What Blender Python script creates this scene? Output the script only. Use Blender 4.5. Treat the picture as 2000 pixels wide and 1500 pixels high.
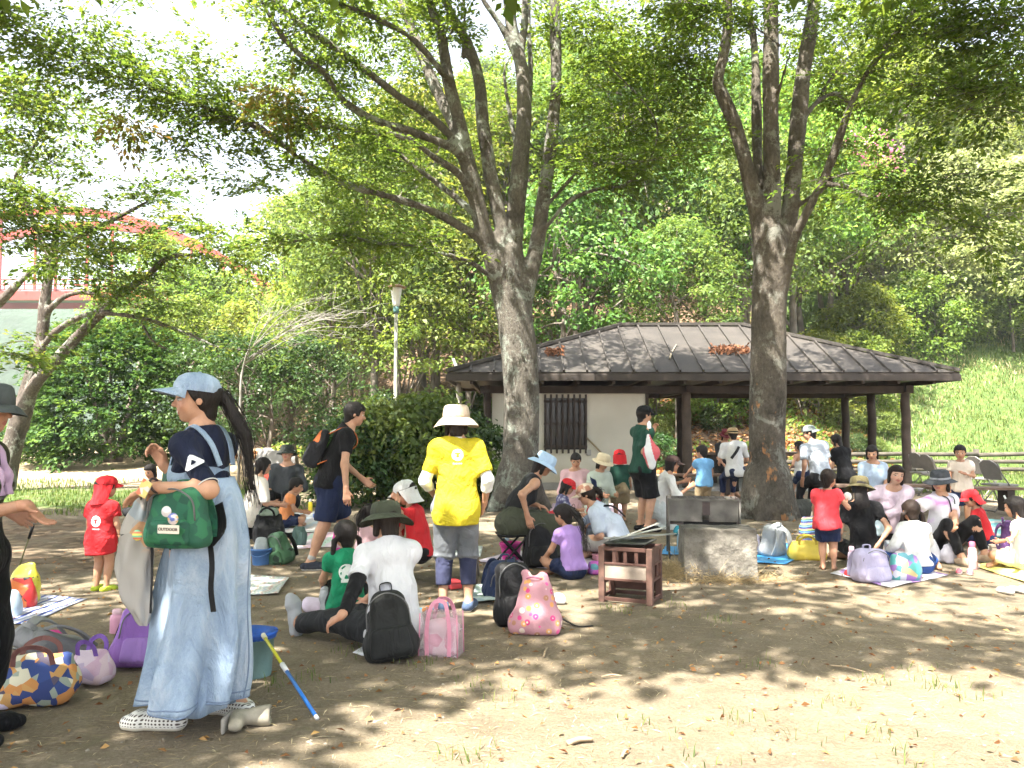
import bpy,math,random
import numpy as np
from mathutils import Vector,Matrix

# ------------------------------------------------------------------ scene
for _o in list(bpy.data.objects):
 bpy.data.objects.remove(_o,do_unlink=True)
SC = bpy.context.scene
COL = SC.collection
R = math.radians
PI = math.pi

# camera: standing at 1.4 m, looking slightly up
CAM_Z,PITCH,FPX = 1.40,R(2.94),1600.0
cam_d = bpy.data.cameras.new('camera')
cam_d.sensor_width = 36.0
cam_d.lens = 36.0 * FPX / 2000.0
cam_d.clip_start = 0.05
cam_d.clip_end = 1500.0
cam = bpy.data.objects.new('camera',cam_d)
cam.location = (0,0,CAM_Z)
cam.rotation_euler = (PI / 2 + PITCH,0,0)
COL.objects.link(cam)
SC.camera = cam

# sky and sun: high late-summer sun, behind and to the left of the camera
SUN_EL,SUN_AZ = R(60.0),R(-38.0)      # azimuth measured from -Y towards +X
SUN_DIR = np.array([math.sin(SUN_AZ) * math.cos(SUN_EL),-math.cos(SUN_AZ) * math.cos(SUN_EL),math.sin(SUN_EL)])
world = bpy.data.worlds.new('World')
SC.world = world
world.use_nodes = True
_nt = world.node_tree
_bg = _nt.nodes['Background']
_sky = _nt.nodes.new('ShaderNodeTexSky')
_sky.sky_type = 'NISHITA'
_sky.sun_disc = False
_sky.sun_elevation = SUN_EL
_sky.sun_rotation = math.atan2(SUN_DIR[0],SUN_DIR[1])
_sky.air_density = 1.0
_sky.dust_density = 4.0
_sky.ozone_density = 1.0
_hz = _nt.nodes.new('ShaderNodeHueSaturation')       # hazy, whitish summer sky
_hz.inputs['Saturation'].default_value = 0.45
_hz.inputs['Value'].default_value = 1.15
_nt.links.new(_sky.outputs[0],_hz.inputs['Color'])
_nt.links.new(_hz.outputs[0],_bg.inputs[0])
_bg.inputs[1].default_value = 0.095
sun_d = bpy.data.lights.new('sun','SUN')
sun_d.energy = 5.0
sun_d.angle = R(0.6)
sun_d.color = (1.0,0.95,0.86)
sun = bpy.data.objects.new('sun',sun_d)
sun.rotation_euler = Vector(SUN_DIR).to_track_quat('Z','Y').to_euler()
sun.location = (-10,-10,30)
COL.objects.link(sun)

SC.view_settings.view_transform = 'Standard'
SC.view_settings.look = 'None'
SC.view_settings.gamma = 1.0
SC.view_settings.use_curve_mapping = False
SC.view_settings.exposure = 2.5
SC.render.engine = 'CYCLES'
SC.cycles.use_denoising = True
try:
 SC.cycles.denoiser = 'OPENIMAGEDENOISE'
except Exception:
 pass
SC.cycles.max_bounces = 4
SC.cycles.diffuse_bounces = 2
SC.cycles.glossy_bounces = 2
SC.cycles.transmission_bounces = 4
SC.cycles.transparent_max_bounces = 6
SC.cycles.caustics_reflective = False
SC.cycles.caustics_refractive = False
SC.cycles.use_adaptive_sampling = True
SC.cycles.adaptive_threshold = 0.03
SC.cycles.sample_clamp_indirect = 4.0

# ------------------------------------------------------------------ layout helpers
def ray(px,py):
 x = (px - 1000.0) / FPX
 y = (750.0 - py) / FPX
 c,s = math.cos(PITCH),math.sin(PITCH)
 return np.array([x,c - y * s,s + y * c])

def at(px,py,Y):
 d = ray(px,py)
 return np.array([0,0,CAM_Z]) + d * (Y / d[1])

def gp(px,py,z=0.0):
 d = ray(px,py)
 t = (z - CAM_Z) / d[2]
 return np.array([0,0,CAM_Z]) + d * t

def smooth01(t):
 t = np.clip(t,0,1)
 return t * t * (3 - 2 * t)

# value noise in numpy (for terrain, trunks, cloth)
_prng = np.random.RandomState(7)
_PERM = _prng.rand(32,32,32).astype(np.float32)
def vnoise(p,scale=1.0):
 q = np.asarray(p,dtype=np.float32) * scale
 i = np.floor(q).astype(np.int64)
 f = q - i
 f = f * f * (3 - 2 * f)
 out = 0
 for a in (0,1):
  for b in (0,1):
   for c in (0,1):
    w = (f[...,0] if a else 1 - f[...,0]) * (f[...,1] if b else 1 - f[...,1]) * (f[...,2] if c else 1 - f[...,2])
    out = out + w * _PERM[(i[...,0] + a) & 31,(i[...,1] + b) & 31,(i[...,2] + c) & 31]
 return out - 0.5

# ------------------------------------------------------------------ object helpers
def tag(o,label=None,cat=None,group=None,kind=None):
 if label: o['label'] = label
 if cat: o['category'] = cat
 if group: o['group'] = group
 if kind: o['kind'] = kind
 return o

def empty(name,loc=(0,0,0),rz=0.0,label=None,cat=None,group=None):
 o = bpy.data.objects.new(name,None)
 o.empty_display_size = 0.1
 o.location = Vector([float(v) for v in loc])
 o.rotation_euler = (0,0,rz)
 COL.objects.link(o)
 return tag(o,label,cat,group)

def mesh_np(name,V,F,mats=None,parent=None,smooth=True,fmat=None,attr=None,col=None):
 me = bpy.data.meshes.new(name)
 V = np.asarray(V,dtype=np.float32)
 if isinstance(F,np.ndarray):
  m,k = F.shape
  me.vertices.add(len(V)); me.loops.add(m * k); me.polygons.add(m)
  me.vertices.foreach_set('co',V.ravel())
  me.loops.foreach_set('vertex_index',F.astype(np.int32).ravel())
  me.polygons.foreach_set('loop_start',np.arange(0,m * k,k,dtype=np.int32))
  me.polygons.foreach_set('loop_total',np.full(m,k,dtype=np.int32))
 else:
  me.from_pydata([tuple(map(float,v)) for v in V],[],[list(map(int,f)) for f in F])
  m = len(F)
 if smooth is True:
  me.polygons.foreach_set('use_smooth',np.ones(m,dtype=bool))
 elif smooth is not False and smooth is not None:
  me.polygons.foreach_set('use_smooth',np.asarray(smooth,dtype=bool))
 if mats is not None:
  for mm in (mats if isinstance(mats,(list,tuple)) else [mats]):
   me.materials.append(mm)
 if fmat is not None:
  me.polygons.foreach_set('material_index',np.asarray(fmat,dtype=np.int32))
 if attr is not None:
  a = me.attributes.new('lv','FLOAT','POINT')
  a.data.foreach_set('value',np.asarray(attr,dtype=np.float32))
 if col is not None:
  a = me.attributes.new('vc','FLOAT_COLOR','POINT')
  c4 = np.ones((len(V),4),dtype=np.float32); c4[:,:3] = col
  a.data.foreach_set('color',c4.ravel())
 me.update(calc_edges=True)
 me.validate()
 o = bpy.data.objects.new(name,me)
 COL.objects.link(o)
 if parent is not None:
  o.parent = parent
 return o

class MB:
 def __init__(s):
  s.v,s.f,s.sm,s.m = [],[],[],[]
  s.mi = 0
 def add(s,V,F,smooth=False):
  b = len(s.v)
  s.v.extend([tuple(map(float,v)) for v in V])
  s.f.extend([[i + b for i in f] for f in F])
  s.sm.extend([smooth] * len(F))
  s.m.extend([s.mi] * len(F))
  return s
 def box(s,c,size,rz=0.0,M=None,taper=1.0):
  hx,hy,hz = [q / 2 for q in size]
  V = []
  for z,t in ((-hz,1.0),(hz,taper)):
   for x,y in ((-hx,-hy),(hx,-hy),(hx,hy),(-hx,hy)):
    V.append(Vector((x * t,y * t,z)))
  if M is None:
   M = Matrix.Rotation(rz,3,'Z')
  V = [M @ v + Vector(c) for v in V]
  return s.add(V,[[3,2,1,0],[4,5,6,7],[0,1,5,4],[1,2,6,5],[2,3,7,6],[3,0,4,7]])
 def bar(s,a,b,w,h=None,up=(0,0,1)):
  h = h or w
  a,b = Vector(a),Vector(b)
  d = (b - a).normalized()
  u = Vector(up)
  x = d.cross(u)
  if x.length < 1e-4: x = d.cross(Vector((1,0,0)))
  x.normalize(); u = x.cross(d).normalized()
  V = []
  for p in (a,b):
   for i,j in ((-1,-1),(1,-1),(1,1),(-1,1)):
    V.append(p + x * (w / 2 * i) + u * (h / 2 * j))
  return s.add(V,[[0,1,2,3],[7,6,5,4],[0,4,5,1],[1,5,6,2],[2,6,7,3],[3,7,4,0]])
 def tube(s,pts,rad,n=8,cap=True,flat=None,up=None):
  P = [Vector([float(q) for q in p]) for p in pts]
  if np.isscalar(rad): rad = [rad] * len(P)
  V,F = [],[]
  prev = None
  for i,p in enumerate(P):
   d = (P[min(i + 1,len(P) - 1)] - P[max(i - 1,0)])
   if d.length < 1e-9: d = Vector((0,0,1))
   d.normalize()
   if prev is None:
    r = Vector(up) if up is not None else (Vector((0,0,1)) if abs(d.z) < 0.9 else Vector((1,0,0)))
   else:
    r = prev
   r = (r - d * r.dot(d))
   if r.length < 1e-6: r = d.orthogonal()
   r.normalize(); prev = r
   q = d.cross(r)
   if flat:
    w,t = flat
    for i2,j2 in ((-1,-1),(1,-1),(1,1),(-1,1)):
     V.append(p + q * (w / 2 * i2) + r * (t / 2 * j2))
   else:
    for k in range(n):
     a = 2 * PI * k / n
     V.append(p + (r * math.cos(a) + q * math.sin(a)) * rad[i])
  m = 4 if flat else n
  for i in range(len(P) - 1):
   for k in range(m):
    k2 = (k + 1) % m
    F.append([i * m + k,i * m + k2,(i + 1) * m + k2,(i + 1) * m + k])
  if cap:
   F.append(list(range(m))[::-1]); F.append([(len(P) - 1) * m + k for k in range(m)])
  return s.add(V,F,smooth=not flat)
 def lathe(s,prof,c=(0,0,0),n=24,M=None,smooth=True,cap0=False,cap1=False,squash=1.0):
  V,F = [],[]
  for r,z in prof:
   for k in range(n):
    a = 2 * PI * k / n
    v = Vector((r * math.cos(a),r * math.sin(a) * squash,z))
    if M is not None: v = M @ v
    V.append(v + Vector(c))
  for i in range(len(prof) - 1):
   for k in range(n):
    k2 = (k + 1) % n
    F.append([i * n + k,i * n + k2,(i + 1) * n + k2,(i + 1) * n + k])
  if cap0: F.append(list(range(n))[::-1])
  if cap1: F.append([(len(prof) - 1) * n + k for k in range(n)])
  return s.add(V,F,smooth)
 def build(s,name,mats=None,parent=None,bevel=0.0):
  o = mesh_np(name,np.array(s.v,dtype=np.float32).reshape(-1,3),s.f,mats,parent,smooth=np.array(s.sm),fmat=s.m)
  if bevel:
   b = o.modifiers.new('bevel','BEVEL'); b.width = bevel; b.segments = 2; b.limit_method = 'ANGLE'
  return o

def bez(p0,p1,p2,n=10):
 p0,p1,p2 = [np.asarray(p,float) for p in (p0,p1,p2)]
 return [(1 - t) ** 2 * p0 + 2 * t * (1 - t) * p1 + t * t * p2 for t in np.linspace(0,1,n)]

def spline(pts,n=6):
 P = [np.asarray(p,float) for p in pts]
 P = [2 * P[0] - P[1]] + P + [2 * P[-1] - P[-2]]
 out = []
 for i in range(1,len(P) - 2):
  for k in range(n):
   t = k / n
   out.append(0.5 * ((2 * P[i]) + (-P[i - 1] + P[i + 1]) * t + (2 * P[i - 1] - 5 * P[i] + 4 * P[i + 1] - P[i + 2]) * t * t + (-P[i - 1] + 3 * P[i] - 3 * P[i + 1] + P[i + 2]) * t ** 3))
 out.append(P[-2])
 return out

# ------------------------------------------------------------------ signed distance fields
class Field:
 def __init__(s,lo,hi,h):
  s.lo = np.asarray(lo,float); s.h = float(h)
  s.n = np.maximum(np.ceil((np.asarray(hi,float) - s.lo) / h).astype(int) + 1,4)
  s.f = np.full(s.n,1.0,dtype=np.float32)
  s.ax = [(s.lo[i] + np.arange(s.n[i]) * h).astype(np.float32) for i in range(3)]
 def _sub(s,lo,hi,m):
  sl = []
  for i in range(3):
   a = int(max(0,math.floor((lo[i] - m - s.lo[i]) / s.h)))
   b = int(min(s.n[i],math.ceil((hi[i] + m - s.lo[i]) / s.h) + 1))
   if b <= a: return None,None
   sl.append(slice(a,b))
  X = s.ax[0][sl[0]][:,None,None]; Y = s.ax[1][sl[1]][None,:,None]; Z = s.ax[2][sl[2]][None,None,:]
  return tuple(sl),(X,Y,Z)
 def _put(s,sl,d,k,op):
  f = s.f[sl]
  if op == 'sub':
   s.f[sl] = np.maximum(f,-d); return
  if k > 0:
   h = np.maximum(k - np.abs(f - d),0) / k
   s.f[sl] = np.minimum(f,d) - h * h * k * 0.25
  else:
   s.f[sl] = np.minimum(f,d)
 def cone(s,a,b,ra,rb,k=0.0,ax=None,sq=1.0,cut=None,op='add',pad=0.0):
  a = np.asarray(a,float); b = np.asarray(b,float)
  m = max(ra,rb) * max(1.0,sq) + k + 2.5 * s.h + pad
  sl,g = s._sub(np.minimum(a,b),np.maximum(a,b),m)
  if sl is None: return s
  X,Y,Z = [g[i] - np.float32(a[i]) for i in range(3)]
  ba = (b - a).astype(np.float32); L2 = float(ba @ ba) + 1e-12
  t = np.clip((X * ba[0] + Y * ba[1] + Z * ba[2]) / L2,0,1)
  qx,qy,qz = X - t * ba[0],Y - t * ba[1],Z - t * ba[2]
  if ax is not None and sq != 1.0:
   ax = np.asarray(ax,float); ax = ax / np.linalg.norm(ax)
   w = (qx * ax[0] + qy * ax[1] + qz * ax[2]) * np.float32(1.0 / sq - 1.0)
   qx,qy,qz = qx + w * np.float32(ax[0]),qy + w * np.float32(ax[1]),qz + w * np.float32(ax[2])
  d = np.sqrt(qx * qx + qy * qy + qz * qz) - (np.float32(ra) + t * np.float32(rb - ra))
  if sq < 1.0: d = d * np.float32(0.5 + 0.5 * sq)
  if cut:
   for p,nn in cut:
    nn = np.asarray(nn,float); nn = nn / np.linalg.norm(nn)
    d = np.maximum(d,(g[0] - np.float32(p[0])) * np.float32(nn[0]) + (g[1] - np.float32(p[1])) * np.float32(nn[1]) + (g[2] - np.float32(p[2])) * np.float32(nn[2]))
  s._put(sl,d,k,op)
  return s
 def polycone(s,S,k):
  S = np.array(S,float)
  mr = S[:,3].max()
  sl,g = s._sub(S[:,:3].min(0),S[:,:3].max(0),mr + k + 2.5 * s.h)
  lo = np.array([g[i].ravel()[0] for i in range(3)])
  T = Field.__new__(Field); T.lo = lo; T.h = s.h
  T.n = np.array([g[i].size for i in range(3)]); T.ax = [g[i].ravel() for i in range(3)]
  T.f = np.full(T.n,1.0,dtype=np.float32)
  for a,b in zip(S[:-1],S[1:]):
   m = k + 2.5 * s.h
   T.cone(a[:3],b[:3],a[3],b[3],0.0,pad=m)
  s._put(sl,T.f,k,'add')
  return s
 def ell(s,c,r,M=None,k=0.0,op='add',cut=None):
  c = np.asarray(c,float); r = np.asarray(r,float)
  rm = max(r)
  sl,g = s._sub(c - rm,c + rm,k + 2.5 * s.h)
  if sl is None: return s
  X,Y,Z = [g[i] - np.float32(c[i]) for i in range(3)]
  if M is None: M = np.eye(3)
  M = np.asarray(M,float)
  q = [X * np.float32(M[0,i]) + Y * np.float32(M[1,i]) + Z * np.float32(M[2,i]) for i in range(3)]
  k0 = np.sqrt(sum((q[i] / np.float32(r[i])) ** 2 for i in range(3)))
  k1 = np.sqrt(sum((q[i] / np.float32(r[i] ** 2)) ** 2 for i in range(3))) + 1e-9
  d = k0 * (k0 - 1.0) / k1
  if cut:
   for p,nn in cut:
    nn = np.asarray(nn,float); nn = nn / np.linalg.norm(nn)
    d = np.maximum(d,(g[0] - np.float32(p[0])) * np.float32(nn[0]) + (g[1] - np.float32(p[1])) * np.float32(nn[1]) + (g[2] - np.float32(p[2])) * np.float32(nn[2]))
  s._put(sl,d.astype(np.float32),k,op)
  return s
 def box(s,c,half,M=None,rnd=0.02,k=0.0,taper=(0,0),op='add'):
  c = np.asarray(c,float); half = np.asarray(half,float)
  rm = np.linalg.norm(half)
  sl,g = s._sub(c - rm,c + rm,k + 2.5 * s.h)
  if sl is None: return s
  X,Y,Z = [g[i] - np.float32(c[i]) for i in range(3)]
  if M is None: M = np.eye(3)
  M = np.asarray(M,float)
  q = [X * np.float32(M[0,i]) + Y * np.float32(M[1,i]) + Z * np.float32(M[2,i]) for i in range(3)]
  tz = np.clip((q[2] / np.float32(half[2]) + 1) / 2,0,1)
  q = [np.abs(q[0]) - (np.float32(half[0]) * (1 - np.float32(taper[0]) * tz) - rnd),np.abs(q[1]) - (np.float32(half[1]) * (1 - np.float32(taper[1]) * tz) - rnd),np.abs(q[2]) - np.float32(half[2] - rnd)]
  d = np.sqrt(sum(np.maximum(v,0) ** 2 for v in q)) + np.minimum(np.maximum(np.maximum(q[0],q[1]),q[2]),0) - np.float32(rnd)
  s._put(sl,d.astype(np.float32),k,op)
  return s
 def cut(s,p,nn):
  nn = np.asarray(nn,float); nn = nn / np.linalg.norm(nn)
  X,Y,Z = s.ax[0][:,None,None],s.ax[1][None,:,None],s.ax[2][None,None,:]
  pl = (X - np.float32(p[0])) * np.float32(nn[0]) + (Y - np.float32(p[1])) * np.float32(nn[1]) + (Z - np.float32(p[2])) * np.float32(nn[2])
  s.f = np.maximum(s.f,pl)
  return s
 def folds(s,amp,scale=14.0,seed=0,stretch=(1,1,0.45)):
  rs = np.random.RandomState(seed)
  act = np.abs(s.f) < (amp * 2 + 2.5 * s.h)
  I = np.argwhere(act)
  if len(I) == 0: return s
  P = s.lo + I * s.h
  ph = rs.rand(3) * 20
  n = vnoise(P * np.array(stretch) + ph,scale) + 0.5 * vnoise(P * np.array(stretch)[::-1] + ph[::-1],scale * 1.9)
  s.f[act] += (amp * 2 * n).astype(np.float32)
  return s
 def mesh(s):
  f = s.f
  for i in range(3):      # closed at the border
   sl = [slice(None)] * 3
   for e in (0,-1):
    sl[i] = e; f[tuple(sl)] = np.maximum(f[tuple(sl)],1e-3)
  neg = f < 0
  c = np.zeros(np.array(f.shape) - 1,dtype=np.int8)
  offs = [(a,b,d) for a in (0,1) for b in (0,1) for d in (0,1)]
  def corner(A,o): return A[o[0]:A.shape[0] - 1 + o[0],o[1]:A.shape[1] - 1 + o[1],o[2]:A.shape[2] - 1 + o[2]]
  for o in offs: c += corner(neg,o)
  act = (c > 0) & (c < 8)
  I = np.argwhere(act)
  if len(I) == 0: return np.zeros((0,3)),np.zeros((0,4),int)
  idx = np.full(c.shape,-1,dtype=np.int32)
  idx[act] = np.arange(len(I))
  vals = {o: f[I[:,0] + o[0],I[:,1] + o[1],I[:,2] + o[2]] for o in offs}
  acc = np.zeros((len(I),3)); cnt = np.zeros(len(I))
  for o in offs:
   for i in range(3):
    if o[i]: continue
    p = list(o); p[i] = 1; p = tuple(p)
    a,b = vals[o],vals[p]
    m = (a < 0) != (b < 0)
    t = a[m] / (a[m] - b[m])
    q = np.tile(np.array(o,float),(m.sum(),1)); q[:,i] = t
    acc[m] += q; cnt[m] += 1
  V = s.lo + (I + acc / cnt[:,None]) * s.h
  F = []
  for i in range(3):
   j,k = (i + 1) % 3,(i + 2) % 3
   A = [slice(None)] * 3; B = [slice(None)] * 3
   A[i] = slice(0,-1); B[i] = slice(1,None)
   for ax in (j,k):
    A[ax] = slice(1,-1); B[ax] = slice(1,-1)
   sg = neg[tuple(A)] != neg[tuple(B)]
   E = np.argwhere(sg)
   if len(E) == 0: continue
   st = neg[tuple(A)][sg]
   base = E.copy(); base[:,j] += 1; base[:,k] += 1
   def cell(dj,dk):
    q = base.copy(); q[:,j] -= dj; q[:,k] -= dk
    return idx[q[:,0],q[:,1],q[:,2]]
   q = np.stack([cell(1,1),cell(0,1),cell(0,0),cell(1,0)],1)
   q[~st] = q[~st][:,::-1]
   F.append(q)
  F = np.concatenate(F)
  F = F[(F >= 0).all(1)]
  return V,F
 def build(s,name,mats,parent=None,smooth_it=1,**kw):
  V,F = s.mesh()
  if len(V) == 0: return None
  for _ in range(smooth_it):
   V = relax(V,F)
  return mesh_np(name,V,F,mats,parent,**kw)

def relax(V,F,w=0.5):
 acc = np.zeros_like(V); cnt = np.zeros(len(V))
 for i in range(F.shape[1]):
  a,b = F[:,i],F[:,(i + 1) % F.shape[1]]
  for d in range(3):
   acc[:,d] += np.bincount(a,V[b,d],len(V)) + np.bincount(b,V[a,d],len(V))
  cnt += np.bincount(a,minlength=len(V)) + np.bincount(b,minlength=len(V))
 cnt = np.maximum(cnt,1)
 return V * (1 - w) + acc / cnt[:,None] * w

# ------------------------------------------------------------------ materials
_MC = {}
def newmat(name):
 m = bpy.data.materials.new(name); m.use_nodes = True
 nt = m.node_tree
 return m,nt,nt.nodes['Principled BSDF']

def N(nt,typ,**kw):
 n = nt.nodes.new('ShaderNode' + typ)
 for k,v in kw.items():
  if k in n.inputs: n.inputs[k].default_value = v
  else: setattr(n,k,v)
 return n

def L(nt,a,b):
 nt.links.new(a,b)

def ramp(nt,fac,stops,interp='LINEAR'):
 n = nt.nodes.new('ShaderNodeValToRGB')
 n.color_ramp.interpolation = interp
 el = n.color_ramp.elements
 while len(el) < len(stops): el.new(0.5)
 for e,(p,c) in zip(el,stops):
  e.position = p; e.color = (c[0],c[1],c[2],1)
 if fac is not None: L(nt,fac,n.inputs[0])
 return n

def mixc(nt,fac,a,b,mode='MIX'):
 n = nt.nodes.new('ShaderNodeMix'); n.data_type = 'RGBA'; n.blend_type = mode
 for si,v in ((0,fac),(6,a),(7,b)):
  if hasattr(v,'is_output'): L(nt,v,n.inputs[si])
  elif si == 0: n.inputs[0].default_value = v
  else: n.inputs[si].default_value = (v[0],v[1],v[2],1)
 return n.outputs[2]

def math_n(nt,op,a,b=None):
 n = nt.nodes.new('ShaderNodeMath'); n.operation = op
 for i,v in enumerate((a,b)):
  if v is None: continue
  if hasattr(v,'is_output'): L(nt,v,n.inputs[i])
  else: n.inputs[i].default_value = v
 return n.outputs[0]

def bump(nt,bsdf,height,strength=0.3,dist=0.01):
 b = nt.nodes.new('ShaderNodeBump'); b.inputs['Strength'].default_value = strength; b.inputs['Distance'].default_value = dist
 L(nt,height,b.inputs['Height']); L(nt,b.outputs[0],bsdf.inputs['Normal'])

def srgb(r,g,b):
 def f(c):
  c = c / 255.0
  return c / 12.92 if c <= 0.04045 else ((c + 0.055) / 1.055) ** 2.4
 return (f(r),f(g),f(b))

def plain(name,c,rough=0.6,var=0.12,scale=8.0,metal=0.0,bmp=0.15,bscale=60.0,spec=0.4,bdist=0.004):
 key = (name,tuple(round(x,4) for x in c),rough,metal)
 if key in _MC: return _MC[key]
 m,nt,b = newmat(name)
 tc = N(nt,'TexCoord')
 nz = N(nt,'TexNoise',Scale=scale,Detail=5.0)
 L(nt,tc.outputs['Object'],nz.inputs['Vector'])
 lo = [x * (1 - var) for x in c]; hi = [min(1,x * (1 + var)) for x in c]
 rp = ramp(nt,nz.outputs[0],[(0.3,lo),(0.7,hi)])
 L(nt,rp.outputs[0],b.inputs['Base Color'])
 b.inputs['Roughness'].default_value = rough
 b.inputs['Metallic'].default_value = metal
 b.inputs['Specular IOR Level'].default_value = spec
 if bmp:
  n2 = N(nt,'TexNoise',Scale=bscale,Detail=4.0)
  L(nt,tc.outputs['Object'],n2.inputs['Vector'])
  bump(nt,b,n2.outputs[0],bmp,bdist)
 _MC[key] = m
 return m

def cloth(c,var=0.08,rough=0.85,name='cloth',fold=0.7):
 key = (name,tuple(round(x,4) for x in c),rough)
 if key in _MC: return _MC[key]
 m,nt,b = newmat(name)
 tc = N(nt,'TexCoord')
 nz = N(nt,'TexNoise',Scale=6.0,Detail=3.0)
 L(nt,tc.outputs['Object'],nz.inputs['Vector'])
 rp = ramp(nt,nz.outputs[0],[(0.3,[x * (1 - var) for x in c]),(0.7,[min(1,x * (1 + var)) for x in c])])
 L(nt,rp.outputs[0],b.inputs['Base Color'])
 b.inputs['Roughness'].default_value = rough
 b.inputs['Specular IOR Level'].default_value = 0.2
 b.inputs['Sheen Weight'].default_value = 0.02
 n2 = N(nt,'TexNoise',Scale=11.0,Detail=3.0,Distortion=0.8)
 mp = N(nt,'Mapping'); mp.inputs['Scale'].default_value = (1.0,1.0,0.5)
 L(nt,tc.outputs['Object'],mp.inputs[0]); L(nt,mp.outputs[0],n2.inputs['Vector'])
 bump(nt,b,n2.outputs[0],fold,0.05)
 _MC[key] = m
 return m
# ================================================================== SETTING
def ground_z(x,y):
 x = np.asarray(x,float); y = np.asarray(y,float)
 z = 0.45 * smooth01((y - 16.5) / 9.0) * smooth01((-x - 1.0) / 4.0)
 y0 = 24.6 + np.maximum(-x + 1.0,0) * 0.9 - 1.4 * smooth01((2 - np.abs(x - 3)) / 3.0) - 0.8 * smooth01((x - 6) / 4) * smooth01((13 - x) / 4)
 t = y - y0
 sp = np.where(t > 0,t * t / (t + 2.2),0.0)
 fade = smooth01((x + 26.0) / 16.0)
 hill = 0.52 * sp * fade
 hill = np.where(hill > 28,28 + 6 * (1 - np.exp(-np.maximum(hill - 28,0) / 6)),hill)
 lump = 0.012 * np.sin(x * 1.7 + 0.6 * y) * np.cos(y * 1.3 - 0.4 * x)
 return z + hill + lump * smooth01((np.abs(y - 6) + np.abs(x)) / 6)

def gz(x,y):
 return float(ground_z(x,y))

def ground_material():
 m,nt,b = newmat('ground_dirt_and_grass')
 geo = N(nt,'NewGeometry')
 at_ = N(nt,'Attribute'); at_.attribute_name = 'vc'
 sep = N(nt,'SeparateColor'); L(nt,at_.outputs['Color'],sep.inputs[0])
 def noise(scale,detail=6.0,rough=0.6,dist=0.0,vec=None):
  n = N(nt,'TexNoise',Scale=scale,Detail=detail,Roughness=rough,Distortion=dist)
  L(nt,vec if vec is not None else geo.outputs['Position'],n.inputs['Vector'])
  return n.outputs[0]
 # trodden earth
 big = noise(0.55,4.0)
 mid = noise(5.0,8.0,0.7)
 fine = noise(55.0,6.0,0.75)
 d1 = ramp(nt,mid,[(0.28,(0.158,0.126,0.087)),(0.5,(0.252,0.206,0.146)),(0.72,(0.35,0.298,0.222))])
 d2 = ramp(nt,fine,[(0.25,(0.078,0.058,0.038)),(0.5,(0.230,0.186,0.130)),(0.75,(0.42,0.36,0.275))])
 dirt = mixc(nt,0.45,d1.outputs[0],d2.outputs[0])
 bigr = ramp(nt,big,[(0.35,(0.78,0.78,0.78)),(0.65,(1.12,1.1,1.06))])
 dirt = mixc(nt,1.0,dirt,bigr.outputs[0],'MULTIPLY')
 # straw litter flecks: stretched noise in two directions
 tot = None
 for rz in (0.4,1.5,2.5):
  mp = N(nt,'Mapping'); mp.inputs['Rotation'].default_value = (0,0,rz); mp.inputs['Scale'].default_value = (6,95,1)
  L(nt,geo.outputs['Position'],mp.inputs[0])
  w = noise(1.0,3.0,0.6,0.6,mp.outputs[0])
  r_ = ramp(nt,w,[(0.63,(0,0,0)),(0.70,(1,1,1))])
  tot = r_.outputs[0] if tot is None else math_n(nt,'MAXIMUM',tot,r_.outputs[0])
 patch = ramp(nt,noise(0.9,5.0),[(0.42,(0,0,0)),(0.62,(0.9,0.9,0.9))])
 straw = math_n(nt,'MULTIPLY',tot,patch.outputs[0])
 dirt = mixc(nt,straw,dirt,(0.50,0.40,0.22))
 # moss and small weeds
 mossn = ramp(nt,noise(2.3,7.0,0.7),[(0.55,(0,0,0)),(0.72,(0.5,0.5,0.5))])
 moss = math_n(nt,'MULTIPLY',mossn.outputs[0],ramp(nt,fine,[(0.4,(0,0,0)),(0.6,(1,1,1))]).outputs[0])
 dirt = mixc(nt,moss,dirt,(0.11,0.13,0.05))
 # leaf litter
 vor = N(nt,'TexVoronoi',Scale=9.0); L(nt,geo.outputs['Position'],vor.inputs['Vector'])
 lit = ramp(nt,N(nt,'SeparateColor').outputs[0],[(0,(0.06,0.042,0.028)),(0.5,(0.14,0.09,0.055)),(0.85,(0.24,0.16,0.10)),(1,(0.34,0.25,0.17))])
 s2 = [n for n in nt.nodes if n.bl_idname == 'ShaderNodeSeparateColor'][-1]
 L(nt,vor.outputs['Color'],s2.inputs[0])
 # grass
 gr = ramp(nt,noise(3.0,8.0,0.75),[(0.3,(0.040,0.068,0.020)),(0.5,(0.082,0.128,0.034)),(0.7,(0.145,0.18,0.055))])
 edge = noise(2.0,6.0,0.7)
 wg = math_n(nt,'ADD',sep.outputs[0],math_n(nt,'MULTIPLY',math_n(nt,'SUBTRACT',edge,0.5),0.9))
 wgr = ramp(nt,wg,[(0.42,(0,0,0)),(0.62,(1,1,1))])
 wl = math_n(nt,'ADD',sep.outputs[1],math_n(nt,'MULTIPLY',math_n(nt,'SUBTRACT',edge,0.5),0.6))
 wlr = ramp(nt,wl,[(0.4,(0,0,0)),(0.6,(1,1,1))])
 straw_c = ramp(nt,noise(14.0,6.0,0.7),[(0.3,(0.30,0.22,0.13)),(0.7,(0.58,0.47,0.30))])
 c = mixc(nt,wlr.outputs[0],dirt,lit.outputs[0])
 c = mixc(nt,sep.outputs[2],c,straw_c.outputs[0])
 c = mixc(nt,wgr.outputs[0],c,gr.outputs[0])
 L(nt,c,b.inputs['Base Color'])
 b.inputs['Roughness'].default_value = 0.95
 b.inputs['Specular IOR Level'].default_value = 0.15
 hgt = math_n(nt,'ADD',math_n(nt,'MULTIPLY',mid,1.2),math_n(nt,'ADD',math_n(nt,'MULTIPLY',fine,0.5),math_n(nt,'MULTIPLY',straw,0.3)))
 bump(nt,b,hgt,0.9,0.05)
 return m

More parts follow.
